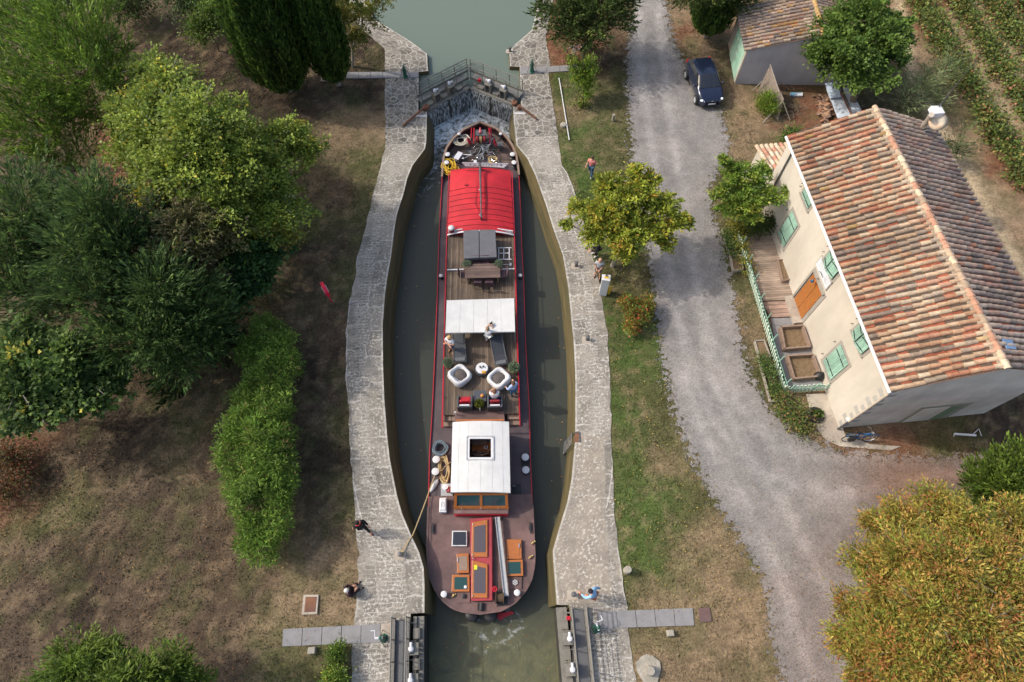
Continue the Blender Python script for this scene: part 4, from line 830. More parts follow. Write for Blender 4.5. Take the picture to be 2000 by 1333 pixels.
# ladder frame
lf = thing('ladder_frame', 'white square pipe frame lying on deck right of the grey covered box', 'frame', P(986, 495, ZT))
mb = MB()
for a, b_ in (((972, 484.5), (999, 484.5)), ((972, 507), (999, 507)), ((974, 484.5), (974, 507)), ((984, 484.5), (984, 507)), ((994.5, 484.5), (994.5, 507)), ((973, 495), (994, 495))): mb.bar(P(*a, ZT+.3), P(*b_, ZT+.3), .045, .045)
for x, y in ((974, 485), (994, 485), (974, 507), (994, 507)): q_ = P(x, y, ZT+.3); mb.tube([q_, (q_.x, q_.y, ZT)], .02, 5)
apart(lf, 'pipes', mb, M['white'])
br = thing('deck_brush', 'deck brush with pale blue pole lying between the box and the railing', 'brush', P(985, 516, ZT)); apart(br, 'pole', MB().tube([P(972, 517, ZT+.04), P(995, 517, ZT+.04)], .015, 6), M['lightgrey']); apart(br, 'brush_head', MB().pr([(995, 514), (999, 514), (999, 519), (995, 519)], ZT+.08, ZT), M['white'])
# dining table and six chairs
tb = thing('dining_table', 'long brown wooden dining table behind the white awning', 'table', P(944, 543, ZT), brz)
MB().box(0, 0, .72, 2.0, .95, .04).build('tabletop', planks('table_slats', (.15, .1, .085), .08, axis=1), tb, bevel=.01)
for x in (-.85, .85):
    for y in (-.38, .38): MB().box(x, y, .35, .06, .06, .7).build('leg', M['oldwood'], tb)
chw = mat('purple_brown_chair', (.1, .055, .07), .7, .2)
def dchair(loc, rz, label):
    c = thing('dining_chair', label, 'chair', loc, rz, 'chairs round the dining table')
    MB().box(0, 0, .44, .45, .45, .05).build('seat', chw, c, bevel=.015); MB().box(0, .23, .72, .45, .04, .5, M=Matrix.Rotation(R_(-8), 4, 'X')).build('backrest', chw, c, bevel=.015)
    for x in (-.2, .2):
        for y in (-.2, .2): MB().tube([(x, y, .42), (x*1.1, y*1.15, 0)], .018, 5).build('leg', M['darksteel'], c)
    return c
d0 = dchair(P(932.5, 527, ZT), brz, 'dining chair on the far long side of the table, left of two')
for (x, y, r, lb) in ((949, 527, 0, 'dining chair on the far long side of the table, right of two'), (934, 558, math.pi, 'dining chair on the near long side of the table, left of two'), (956, 558, math.pi, 'dining chair on the near long side of the table, right of two'), (909, 545, math.pi/2, 'dining chair at the left head of the table'), (980, 544, -math.pi/2, 'dining chair at the right head of the table')):
    dup(d0, P(x, y, ZT), brz+r, lb)
lift(False)
# planters
def plant_ball(px, py, z0, r, h, label, col, n=420, pot='tc', group=None, seed=1):
    t = thing('potted_plant', label, 'plant', P(px, py, z0), 0, group)
    MB().lathe([(r*.6, 0), (r*.8, h), (r*.7, h), (r*.65, h-.04), (.01, h-.05)], (0, 0, 0), 16).build('pot', M[pot], t)
    rnd = np.random.RandomState(seed+int(px)); d_ = rnd.normal(size=(n, 3)); d_ /= np.linalg.norm(d_, axis=1)[:, None]; rad = r*(.55+.55*rnd.rand(n))
    leafmesh('foliage', d_*rad[:, None]+[0, 0, h+r*.75], d_+rnd.normal(size=(n, 3))*.4, r*.3, r*.13, np.array(col)*(.6+.8*rnd.rand(n))[:, None], t, rnd)
    return t
# ------------------------------------------------------------------ leaves
def leafmesh(name, pts, dirs, L_, W_, cols, parent=None, rnd=None, matl=None, flat=.75):
    """one diamond-shaped leaf per point, pointing along dirs, random roll"""
    rnd = rnd or RS; n = len(pts); d = dirs/np.maximum(np.linalg.norm(dirs, axis=1), 1e-6)[:, None]
    r = rnd.normal(size=(n, 3))*flat+np.array([0, 0, 1.]); s = np.cross(d, r); s /= np.maximum(np.linalg.norm(s, axis=1), 1e-6)[:, None]
    nn = np.cross(s, d); L = np.ones(n)*L_ if np.isscalar(L_) else L_; W = np.ones(n)*W_ if np.isscalar(W_) else W_
    L = (L*(.7+.6*rnd.rand(n)))[:, None]; W = (W*(.7+.6*rnd.rand(n)))[:, None]
    V = np.stack([pts-d*L*.5, pts+s*W*.5+nn*W*.15, pts+d*L*.5, pts-s*W*.5+nn*W*.15], 1).reshape(-1, 3)
    V[:, 2] = np.maximum(V[:, 2], V[:, 2]*0+(.02 if parent is None else -9))
    return npmesh(name, V, np.arange(n*4).reshape(n, 4), matl or M['leaf'], np.clip(cols, .004, 1), 'fc', 'FACE', parent)
def pick(rnd, pal, n):
    wts = np.array([p[1] for p in pal], float); i = rnd.choice(len(pal), n, p=wts/wts.sum()); return np.array([p[0] for p in pal])[i]
PAL = dict(
    lime=[((.165, .205, .035), 5), ((.115, .155, .03), 4), ((.07, .10, .022), 2), ((.33, .28, .04), .35)],
    feather=[((.07, .115, .016), 5), ((.045, .08, .013), 4), ((.12, .165, .025), 1.5)],
    dark=[((.036, .066, .019), 5), ((.052, .085, .024), 3), ((.024, .042, .015), 3), ((.085, .12, .03), 1.2)],
    brownish=[((.12, .11, .045), 4), ((.08, .085, .03), 4), ((.17, .14, .08), 2)],
    deep=[((.04, .08, .024), 5), ((.055, .105, .03), 3), ((.025, .06, .022), 3)],
    plane=[((.07, .11, .03), 5), ((.1, .15, .035), 3), ((.045, .075, .025), 3), ((.3, .27, .05), .25)],
    olean=[((.09, .155, .026), 5), ((.125, .19, .033), 4), ((.065, .105, .02), 2), ((.17, .12, .05), .4)],
    cyp=[((.03, .058, .012), 5), ((.045, .08, .015), 4), ((.02, .04, .01), 3), ((.08, .11, .02), .6)],
    walnut=[((.17, .195, .025), 5), ((.12, .15, .02), 4), ((.085, .1, .018), 2), ((.27, .22, .03), 1.4), ((.26, .15, .03), .3)],
    young=[((.14, .2, .03), 5), ((.09, .15, .025), 4), ((.24, .25, .04), 1)],
    fig=[((.075, .12, .024), 5), ((.105, .155, .032), 3), ((.045, .08, .018), 3)],
    autumn=[((.26, .155, .045), 3.5), ((.21, .175, .035), 5), ((.145, .165, .03), 5), ((.25, .11, .04), 1.6), ((.30, .23, .06), 1.2), ((.09, .10, .03), 2)],
    conifer=[((.085, .13, .02), 5), ((.06, .095, .017), 4), ((.125, .17, .03), 2)],
    holly=[((.045, .068, .02), 5), ((.06, .09, .022), 3), ((.03, .045, .014), 3), ((.1, .12, .03), .8)],
    box=[((.09, .14, .02), 5), ((.06, .1, .018), 4)],
    sumac=[((.13, .16, .03), 5), ((.09, .13, .03), 3), ((.36, .08, .04), 1.8), ((.3, .16, .04), 1.5)],
    olive=[((.11, .13, .06), 4), ((.08, .1, .045), 4)], red=[((.16, .06, .03), 3), ((.07, .07, .025), 4), ((.1, .05, .03), 2)],
    vine=[((.085, .125, .03), 6), ((.12, .13, .035), 4), ((.05, .07, .025), 3), ((.22, .16, .06), 1.5), ((.2, .09, .05), .8)],
    palepot=[((.2, .27, .17), 5), ((.13, .19, .12), 3)], gold=[((.22, .19, .03), 4), ((.1, .13, .03), 4)])
def crown(name, lobes, n, L, W, pal, parent, seed, mode='broad', clus=26, cr=.42, updir=(0, 0, .5), squash=.9, fill=.5, origin=None, gaps=1.1, boost=1.6, blade=55):
    """leaves in clumps on and inside uneven lobes.  lobes: (x,y,z,r,rz)"""
    rnd = np.random.RandomState(seed); A = np.array([l[3]**2 for l in lobes]); nl = np.maximum((n*A/A.sum()).astype(int), 40)
    PT, DR, CO = [], [], []
    for (x, y, z, r, rz), m in zip(lobes, nl):
        if mode == 'branch':
            kb = blade; nb = max(int(m/kb), 6); d = rnd.normal(size=(nb, 3)); d[:, 2] = np.abs(d[:, 2])*.9-.25; d /= np.linalg.norm(d, axis=1)[:, None]
            ln = (.55+.75*rnd.rand(nb)**1.2); t = rnd.rand(nb, kb, 1)**.75*.85+.15; dirs = d[:, None, :]*np.array([r, r, rz])*1.18*ln[:, None, None]
            droop = np.zeros((nb, kb, 3)); droop[..., 2:] = -.22*r*t**2*ln[:, None, None]
            sidev = rnd.normal(size=(nb, kb, 3))*np.array([1, 1, .45])*cr*(1.15-t*.8)*(.4+.6*ln[:, None, None])
            p = np.array([x, y, z])+dirs*t+droop+sidev; dr = d[:, None, :]*.7+sidev/cr+rnd.normal(size=p.shape)*.35
            tone = .6+.6*rnd.rand(nb); cpal = pick(rnd, pal, nb); mixk = rnd.rand(nb, kb, 1) < .6
            co = np.where(mixk, cpal[:, None, :], pick(rnd, pal, nb*kb).reshape(nb, kb, 3))*tone[:, None, None]*(.8+.4*rnd.rand(nb, kb, 1))
            PT.append(p.reshape(-1, 3)); DR.append(dr.reshape(-1, 3)); CO.append(co.reshape(-1, 3)); continue
        nc = max(int(m/clus), 3); d = rnd.normal(size=(nc, 3)); d /= np.linalg.norm(d, axis=1)[:, None]
        ph = rnd.rand(3)*6; wob = 1+.16*np.sin(d[:, 0]*5+ph[0])*np.cos(d[:, 1]*4+ph[1])+.12*np.sin(d[:, 2]*7+ph[2])
        rad = (fill+(1-fill)*rnd.rand(nc)**.45)*wob; spike = rnd.rand(nc) < .12; rad[spike] *= 1.12+.18*rnd.rand(spike.sum())
        cc = np.array([x, y, z])+d*rad[:, None]*np.array([r, r, rz]); k = clus
        if gaps:
            g = np.sin(cc[:, 0]*2.3+ph[0])+np.sin(cc[:, 1]*2.6+ph[1]*2+cc[:, 2])+np.sin((cc[:, 0]+cc[:, 1])*1.4+cc[:, 2]*2.1); kp_ = g > -gaps; cc, d = cc[kp_], d[kp_]; nc = len(cc)
            if nc == 0: continue
        tone = (.5+.85*rnd.rand(nc)); cpal = pick(rnd, pal, nc)
        off = rnd.normal(size=(nc, k, 3))*cr*np.array([1, 1, .6])*(.6+.8*rnd.rand(nc, 1, 1)); p = cc[:, None, :]+off
        if mode == 'broad': p = p+d[:, None, :]*(off*d[:, None, :]).sum(-1, keepdims=True)*.9; dr = off/np.maximum(np.linalg.norm(off, axis=2, keepdims=True), 1e-5)+d[:, None, :]*.5+rnd.normal(size=p.shape)*.5
        elif mode == 'rosette':
            dr = rnd.normal(size=p.shape)+np.array([0, 0, .6]); dr /= np.linalg.norm(dr, axis=2, keepdims=True); p = cc[:, None, :]+dr*cr*(.5+.4*rnd.rand(nc, k, 1))
        elif mode == 'spray':                                   # needles strung along drooping or rising sprays
            dd = d*np.array([1, 1, .5])+np.array(updir)+rnd.normal(size=(nc, 3))*.15; dd /= np.linalg.norm(dd, axis=1)[:, None]
            t = (rnd.rand(nc, k, 1)-.35)*cr*3.4; side = rnd.normal(size=p.shape)*cr*.30*(1.05-np.clip(t/(cr*2.4), 0, .95)); p = cc[:, None, :]+dd[:, None, :]*t+side; dr = dd[:, None, :]*1.3+side/cr*1.2+rnd.normal(size=p.shape)*.25
        elif mode == 'upright': dr = np.array([0, 0, 1.])+d[:, None, :]*.45+rnd.normal(size=p.shape)*.25
        mixk = rnd.rand(nc, k, 1) < .55; co = np.where(mixk, cpal[:, None, :], pick(rnd, pal, nc*k).reshape(nc, k, 3))*tone[:, None, None]*(.75+.5*rnd.rand(nc, k, 1))
        PT.append(p.reshape(-1, 3)); DR.append(dr.reshape(-1, 3)); CO.append(co.reshape(-1, 3))
    PT = np.concatenate(PT); DR = np.concatenate(DR); CO = np.concatenate(CO); PT[:, 2] = np.maximum(PT[:, 2], .04)
    CO = CO*boost
    if origin is not None: PT = PT-np.array(origin)
    return leafmesh(name, PT, DR, L, W, CO, parent, rnd)
TREES = []
def tree(name, label, cat, base, lob, pal, n, L=.2, W=.13, mode='broad', trunk=.16, seed=1, hlob=.85, group=None, limbs=True, bark='bark', **kw):
    b = P(*base); t = thing(name, label, cat, b, 0, group)
    lobes = []
    for px, py, z, rp in lob:
        c = P(px, py, z); r = rp*PXM(px, py, z); lobes.append((c.x, c.y, c.z, r, min(r*hlob, max(c.z-.05, .3))))
    crown('crown', lobes, n, L, W, PAL[pal], t, seed, mode, origin=b, **kw)
    if limbs:
        rnd = random.Random(seed); mb = MB(); top = Vector((sum(l[0] for l in lobes)/len(lobes), sum(l[1] for l in lobes)/len(lobes), sum(l[2] for l in lobes)/len(lobes)))
        zt = max(min(l[2] for l in lobes)*.55, .35); fk = Vector((b.x+(top.x-b.x)*.25, b.y+(top.y-b.y)*.25, zt))
        mb.tube([b, b.lerp(fk, .5)+Vector((.04, .03, 0)), fk], [trunk*1.25, trunk, trunk*.8], 8)
        trunk0 = trunk; trunk = trunk*min(1, (7/len(lobes))**.5)
        for l in lobes:
            c = Vector(l[:3]); mid = fk.lerp(c, .5)+Vector((rnd.uniform(-.2, .2), rnd.uniform(-.2, .2), .15)); mb.tube([fk, mid, c], [trunk*.55, trunk*.4, trunk*.2], 6)
            for k in range(5):
                e = c+Vector((rnd.uniform(-1, 1), rnd.uniform(-1, 1), rnd.uniform(-.2, .8)))*l[3]*.8; mb.tube([mid.lerp(c, .6), c.lerp(e, .5)+Vector((0, 0, .08)), e], [trunk*.18, trunk*.12, .012], 5)
        apart(t, 'trunk', mb, M[bark])
    TREES.append(t); return t
def cypress(name, label, base, h, r, n, seed, pal='cyp', lean=(0, 0), zmax=.45):
    b = P(*base); t = thing(name, label, 'tree', b); rnd = np.random.RandomState(seed)
    u = rnd.rand(n)**.8; prof = np.sin(np.pi*np.clip(u, 0, 1)**.62)**.75*(1-.15*u); a = rnd.rand(n)*2*np.pi
    fl = 1+.10*np.sin(a*7+u*5)+.07*np.sin(a*13-u*9); rad = r*prof*fl*(.80+.24*rnd.rand(n)); z = .45+u*h
    p = np.stack([np.cos(a)*rad+lean[0]*u, np.sin(a)*rad+lean[1]*u, z], -1)
    dr = np.stack([np.cos(a)*.35, np.sin(a)*.35, np.ones(n)*1.2], -1)+rnd.normal(size=(n, 3))*.2
    co = pick(rnd, PAL[pal], n)*(1.35+.9*fl[:, None]*(rnd.rand(n, 1)*1.0+.3))
    leafmesh('crown', p, dr, .34, .1, co, t, rnd)
    mb = MB().tube([(0, 0, 0), (.03, 0, h*.5)], [.2, .1], 8); mb.build('trunk', M['bark2'], t)
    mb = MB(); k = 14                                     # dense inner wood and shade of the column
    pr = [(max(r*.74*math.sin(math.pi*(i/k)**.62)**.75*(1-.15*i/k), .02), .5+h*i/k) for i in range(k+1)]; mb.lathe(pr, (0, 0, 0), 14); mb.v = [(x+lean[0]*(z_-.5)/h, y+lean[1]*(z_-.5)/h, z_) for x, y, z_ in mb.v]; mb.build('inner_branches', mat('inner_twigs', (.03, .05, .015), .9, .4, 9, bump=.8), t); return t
# ------------------------------------------------------------------ trees and shrubs
tree('feathery_tree', 'tall bright green feathery tree filling the top left corner', 'tree', (140, 330), [(40, 60, 7, 95), (130, 60, 8, 80), (190, 110, 7, 60), (150, 150, 7, 85), (40, 170, 7, 80), (60, 240, 6, 70), (190, 200, 5.5, 60), (220, 90, 6, 35), (120, 270, 5, 65), (40, -20, 7, 80), (150, -30, 8, 80)], 'feather', 56000, .28, .065, 'spray', .22, 2, clus=26, cr=.4, updir=(-.25, .2, .55), boost=2.1)
tree('lime_tree', 'large yellow-green broadleaf tree in the middle of the left bank', 'tree', (470, 430), [(290, 135, 7, 45), (330, 160, 7.5, 55), (300, 230, 7, 75), (380, 240, 8, 75), (440, 300, 7, 70), (350, 320, 7, 80), (530, 270, 5.5, 50), (575, 285, 5, 42), (510, 330, 5.5, 65), (420, 400, 6, 75), (500, 400, 5, 60), (260, 300, 6, 50), (465, 450, 4.5, 55), (540, 360, 4.5, 45), (360, 400, 6, 60), (400, 310, 7, 70), (250, 215, 6.5, 45), (600, 300, 4.6, 30), (555, 410, 4.5, 45), (440, 240, 7, 55), (300, 350, 6, 55), (510, 445, 4, 50)], 'lime', 62000, .17, .13, 'branch', .22, 3, cr=.34, blade=60, boost=2.0, bark='bark2')
tree('dark_conifer', 'dark blue-green conifer at the left edge of the photo', 'tree', (90, 620), [(40, 400, 7, 75), (20, 480, 6, 75), (95, 450, 6, 60), (40, 570, 5, 80), (90, 540, 5, 60)], 'dark', 30000, .27, .06, 'spray', .2, 4, clus=24, cr=.42, updir=(-.2, .3, .35), boost=2.1, group='dark conifers on the left bank')
tree('dark_conifer', 'dark conifer with pointed sprays directly below the lime tree', 'tree', (300, 650), [(180, 390, 8, 50), (220, 440, 7, 65), (170, 480, 6.5, 75), (260, 500, 6, 70), (190, 560, 5.5, 80), (290, 560, 5, 60)], 'dark', 38000, .27, .06, 'spray', .2, 5, clus=24, cr=.42, updir=(-.1, .3, .35), boost=2.1, group='dark conifers on the left bank')
tree('dark_conifer', 'dark conifer nearest the long hedge', 'tree', (400, 700), [(310, 560, 6, 55), (350, 580, 5, 65), (320, 640, 4.5, 75), (390, 630, 4, 60), (250, 650, 4.5, 65), (350, 690, 3.5, 50)], 'dark', 32000, .27, .06, 'spray', .2, 6, clus=24, cr=.42, updir=(.1, .3, .35), boost=2.1, group='dark conifers on the left bank')
tree('brownish_tree', 'brown-green tree with dry flower heads between the lime tree and dark conifers', 'tree', (430, 520), [(320, 400, 6.5, 45), (370, 430, 6.5, 55), (430, 450, 5.5, 45), (340, 480, 6, 50), (390, 510, 5, 50), (330, 530, 5, 35)], 'brownish', 15000, .17, .1, 'branch', .16, 7, cr=.32, blade=60, boost=1.8)
tree('chestnut_tree', 'small deep green broadleaf tree right of the brown-green tree', 'tree', (510, 560), [(470, 490, 3.6, 50), (515, 490, 3, 38), (440, 540, 3.4, 45), (480, 555, 2.6, 42), (505, 530, 2.6, 36)], 'deep', 11000, .24, .17, 'branch', .14, 8, cr=.34, blade=50, boost=1.9)
tree('plane_tree', 'mid-green broadleaf tree at the left edge with low spreading branches', 'tree', (90, 820), [(50, 690, 5, 60), (120, 700, 4.5, 55), (40, 760, 4.5, 65), (120, 770, 4, 55), (180, 750, 3.6, 55), (60, 800, 3.2, 50), (220, 720, 3.4, 35), (130, 680, 5, 40)], 'plane', 19000, .24, .18, 'branch', .18, 9, cr=.34, blade=50, boost=1.9, bark='bark2')
tree('dark_shrub', 'dark shadowed evergreen under the conifers beside the hedge', 'shrub', (400, 690), [(400, 660, 1.5, 45), (430, 620, 1.5, 40), (340, 730, 1.2, 40), (450, 670, 1, 25)], 'dark', 6000, .3, .1, 'spray', .08, 10, clus=20, cr=.3)
hl0 = [(530, 650, 1.8, 50), (560, 660, 1.6, 32), (500, 690, 1.7, 42), (545, 710, 1.8, 48), (520, 750, 1.7, 50), (555, 760, 1.7, 36), (490, 790, 1.7, 44), (540, 800, 1.9, 46), (480, 840, 1.8, 44), (530, 850, 1.8, 48), (475, 890, 1.7, 46), (530, 900, 1.8, 50), (490, 940, 1.8, 50), (545, 945, 1.7, 40), (500, 990, 1.8, 50), (550, 985, 1.6, 34), (500, 1035, 1.6, 44), (545, 1030, 1.6, 40), (520, 1070, 1.5, 38), (485, 1060, 1.3, 28)]
hl = [(x_-6, y_, z_, r_*(.8+.16*math.sin(y_*.11+x_))) for x_, y_, z_, r_ in hl0]
tree('oleander_hedge', 'long bright green narrow-leaved hedge parallel to the lock', 'hedge', (520, 880), hl, 'olean', 60000, .22, .045, 'rosette', .07, 12, clus=15, cr=.33, fill=.6, hlob=1.0, gaps=1.5, boost=1.8)
tree('willow_tree', 'light green feathery tree at the bottom left edge', 'tree', (260, 1400), [(150, 1300, 4, 55), (200, 1290, 3.6, 40), (260, 1330, 4, 60), (330, 1320, 3.4, 50), (375, 1345, 2.6, 35), (180, 1360, 4, 70), (110, 1350, 3.5, 50)], 'conifer', 20000, .26, .06, 'branch', .14, 13, cr=.3, blade=60)
cypress('cypress', 'big dark cypress left of the upper lock gate', (566, 178), 12, 2.3, 30000, 14, lean=(.2, .1))
cypress('cypress', 'slimmer dark cypress nearer the canal beside the narrow path of slabs', (661, 166), 11, 1.42, 18000, 15)
tree('slender_tree', 'thin pale-trunked yellowish tree right of the cypresses by the canal', 'tree', (688, 130), [(672, 20, 4.5, 32), (712, 30, 4.2, 34), (745, 0, 4.5, 30), (692, 70, 3, 26), (680, -20, 6, 45), (700, 75, 2.6, 18)], 'gold', 7000, .17, .09, 'branch', .1, 16, cr=.24, blade=46, bark='bark2')
tree('young_tree', 'small thin-stemmed young tree left of the big cypress', 'tree', (428, 100), [(392, 45, 3, 22), (415, 35, 3, 18), (383, 62, 2.4, 15), (410, 15, 3.6, 18)], 'feather', 3500, .2, .09, 'broad', .05, 17, clus=18, cr=.26)
tree('round_shrub', 'dark round shrub beside the dirt track at the top left', 'shrub', (262, 25), [(245, 8, 1.6, 34), (275, -5, 1.5, 26), (225, -10, 2, 30)], 'holly', 5000, .2, .1, 'broad', .06, 18, clus=18, cr=.3)
tree('round_shrub', 'dark shrub right of the dirt track at the top edge', 'shrub', (380, 20), [(370, -5, 2.2, 36), (410, -10, 2.5, 34), (350, -20, 2, 30)], 'dark', 6000, .22, .1, 'broad', .06, 19, clus=18, cr=.3)
tree('yew_tree', 'broad dark olive evergreen right of the upper canal', 'tree', (1150, 95), [(1085, 25, 3.6, 38), (1120, 40, 3.2, 45), (1165, 35, 3.6, 48), (1205, 40, 3.2, 30), (1100, -15, 4.5, 55), (1170, -15, 4.5, 60), (1145, 65, 2.2, 34), (1195, 0, 4.2, 38)], 'holly', 24000, .22, .08, 'spray', .2, 20, clus=22, cr=.34, updir=(0, .1, .3), boost=2.0)
tree('poplar_sapling', 'young poplar with upright side shoots on the lawn by the upper gate', 'tree', (1139, 207), [(1138, 190, .6, 14), (1134, 168, 1.2, 17), (1142, 145, 1.8, 18), (1152, 130, 2.2, 13), (1122, 128, 2.3, 9), (1112, 112, 3, 5), (1137, 108, 3.1, 5), (1158, 106, 3, 7), (1172, 122, 2.4, 6)], 'young', 5200, .15, .1, 'upright', .05, 21, clus=16, cr=.16, hlob=1.5)
tree('walnut_tree', 'yellow-green tree with spreading branches between the right quay and road', 'tree', (1196, 520), [(1210, 400, 4.2, 42), (1170, 415, 4, 34), (1245, 375, 4.6, 34), (1245, 335, 5, 17), (1290, 400, 4, 32), (1325, 435, 3.6, 20), (1225, 450, 3.6, 42), (1275, 450, 3.5, 32), (1175, 460, 3.4, 30), (1130, 405, 3.6, 16), (1108, 437, 3.2, 11), (1300, 470, 3.2, 18), (1190, 360, 4.4, 26), (1270, 350, 4.6, 18), (1220, 490, 3, 20), (1345, 435, 3.4, 9)], 'walnut', 24000, .19, .11, 'branch', .11, 22, cr=.22, blade=46, boost=2.1, bark='bark2')
tree('sumac_shrub', 'low shrub with red and orange tips between lawn and gravel road', 'shrub', (1240, 625), [(1225, 590, .9, 16), (1255, 585, .9, 18), (1245, 612, .8, 24), (1265, 605, .7, 14), (1235, 635, .6, 16)], 'sumac', 4600, .17, .055, 'rosette', .04, 23, clus=14, cr=.22)
tree('acacia_tree', 'light yellow-green tree in front of the north end of the house', 'tree', (1452, 425), [(1440, 345, 3.4, 30), (1472, 350, 3.4, 26), (1425, 320, 3.8, 16), (1412, 310, 4.2, 7), (1450, 385, 3, 30), (1480, 385, 3, 28), (1415, 375, 3.2, 18), (1392, 385, 3.2, 10), (1510, 385, 3, 17), (1535, 375, 3.1, 9), (1490, 330, 3.4, 15), (1425, 410, 2.6, 22), (1460, 415, 2.4, 22)], 'young', 15000, .16, .085, 'branch', .09, 24, cr=.17, blade=40, boost=1.7, bark='bark2')
tree('clipped_hedge', 'short dark hedge closing the north end of the wooden terrace', 'hedge', (1490, 445), [(1475, 440, .7, 12), (1490, 437, .8, 13), (1505, 434, .8, 12), (1460, 444, .7, 12)], 'holly', 3600, .12, .07, 'broad', .03, 25, clus=16, cr=.16)
tree('creeper', 'yellow-green creeper growing over the north end of the picket fence', 'creeper', (1452, 490), [(1447, 450, .6, 11), (1452, 480, .6, 9), (1458, 510, .5, 7), (1465, 530, .4, 5), (1440, 440, .8, 12)], 'gold', 2600, .12, .07, 'broad', .02, 26, clus=14, cr=.14)
tree('fig_tree', 'round green leafy tree between the shed and the tiled house', 'tree', (1660, 215), [(1650, 50, 4.2, 44), (1690, 30, 4.6, 44), (1620, 95, 3.6, 36), (1665, 95, 4, 44), (1720, 80, 4, 48), (1650, 140, 3, 34), (1700, 140, 3, 40), (1745, 55, 3.8, 34), (1600, 110, 3.2, 24), (1745, 105, 3, 28), (1680, -10, 4.8, 44), (1765, 80, 3, 16)], 'fig', 30000, .22, .15, 'branch', .2, 27, cr=.3, blade=50, boost=1.9)
cypress('cypress', 'dark rounded cypress by the road at the top of the photo', (1378, 72), 6.5, 1.5, 12000, 28)
tree('pine_tree', 'dark green evergreen behind the shed at the top edge', 'tree', (1440, 30), [(1420, 5, 3, 30), (1450, -5, 3.5, 30), (1390, -20, 4.5, 34), (1345, -12, 4, 30)], 'holly', 8000, .22, .08, 'spray', .14, 29, clus=20, cr=.32)
tree('tamarisk', 'wispy grey-green shrub between the fig tree and the vineyard', 'shrub', (1800, 210), [(1800, 160, 2, 34), (1770, 195, 1.6, 28), (1835, 150, 1.8, 28), (1815, 190, 1.3, 28), (1850, 125, 2, 20)], 'olive', 6000, .24, .04, 'spray', .05, 30, clus=16, cr=.34, fill=.2, boost=2.4)
tree('tamarisk', 'small yellowish shrub touching the roof edge behind the dish aerial', 'shrub', (1868, 300), [(1862, 275, 1.4, 22), (1880, 262, 1.2, 16), (1870, 295, .9, 16)], 'olive', 2600, .2, .04, 'spray', .04, 31, clus=16, cr=.28, fill=.2)
tree('autumn_tree', 'large orange and yellow autumn tree filling the bottom right corner', 'tree', (1890, 1250), [(1705, 1025, 3.4, 24), (1765, 1020, 4.2, 42), (1840, 1000, 4.6, 48), (1900, 1040, 5.4, 60), (1700, 1100, 3.6, 44), (1775, 1090, 5, 60), (1860, 1110, 6, 70), (1960, 1120, 6, 70), (1660, 1190, 3.0, 30), (1650, 1250, 3.0, 26), (1735, 1175, 4.6, 60), (1820, 1200, 6, 70), (1920, 1220, 6.4, 75), (1680, 1240, 3.4, 40), (1745, 1270, 4.8, 60), (1840, 1300, 5.6, 70), (1690, 1310, 3.4, 44), (1780, 1350, 4.6, 60), (1940, 1310, 6, 75), (1990, 1030, 4.6, 55), (2020, 1210, 6, 70)], 'autumn', 105000, .17, .055, 'branch', .3, 32, cr=.3, blade=60, bark='bark2', gaps=.55, boost=1.85)
tree('juniper', 'bright green conifer behind the autumn tree at the right edge', 'tree', (1990, 990), [(1925, 940, 3, 34), (1960, 920, 3.4, 36), (1990, 960, 3.6, 46), (2000, 905, 3.6, 34), (1935, 970, 2.6, 34), (2030, 940, 3.6, 44)], 'conifer', 18000, .2, .07, 'spray', .16, 33, clus=22, cr=.28, updir=(0, .2, .5))
tree('topiary_ball', 'clipped round green bush beside the slab path at the lower left', 'shrub', (666, 1290), [(665, 1282, .6, 15)], 'box', 3400, .1, .06, 'broad', .03, 34, clus=12, cr=.09, hlob=.9, fill=.85)
tree('topiary_ball', 'clipped round green bush cut off by the bottom edge of the photo', 'shrub', (656, 1332), [(652, 1326, .55, 14)], 'young', 3000, .1, .06, 'broad', .03, 35, clus=12, cr=.09, hlob=.9, fill=.85)
tree('red_leaved_shrub', 'reddish brown shrub at the left edge of the photo', 'shrub', (5, 930), [(10, 890, .8, 30), (0, 940, .8, 36), (22, 915, .6, 22)], 'red', 5000, .14, .08, 'broad', .04, 36, clus=14, cr=.24)
tree('yellow_shrub', 'small yellowish shrub at the foot of the lime tree', 'shrub', (562, 475), [(558, 462, .8, 15), (572, 455, .7, 10)], 'gold', 1800, .13, .07, 'broad', .03, 37, clus=14, cr=.2)
tree('garden_shrub', 'green shrub by the south corner of the picket fence', 'shrub', (1550, 815), [(1540, 790, .6, 18), (1555, 812, .5, 20), (1530, 775, .5, 12), (1570, 835, .3, 12)], 'vine', 3600, .11, .06, 'broad', .03, 38, clus=14, cr=.17)
tree('lavender_row', 'row of green shrubs inside the wooden border along the picket fence', 'shrub', (1505, 725), [(1492, 703, .4, 8), (1500, 722, .45, 10), (1508, 742, .45, 10), (1515, 760, .4, 9)], 'plane', 2600, .1, .05, 'broad', .02, 39, clus=14, cr=.14)
tree('weedy_shrub', 'bright weedy bush below the leaning reed screen', 'shrub', (1497, 215), [(1497, 195, .8, 16), (1503, 212, .6, 14), (1490, 208, .5, 9)], 'young', 3000, .2, .04, 'upright', .03, 40, clus=14, cr=.2)
tree('laurel_bush', 'small vivid green bush at the north-west roof corner of the house', 'shrub', (1543, 285), [(1543, 270, .7, 13), (1552, 262, .6, 9)], 'fig', 1600, .14, .08, 'broad', .03, 41, clus=14, cr=.17)
tree('kerb_shrub', 'green tuft inside the planter frame at the north end of the fence', 'shrub', (1424, 470), [(1422, 460, .4, 9), (1428, 480, .35, 8), (1432, 497, .3, 6)], 'plane', 1500, .1, .05, 'broad', .02, 42, clus=14, cr=.13)
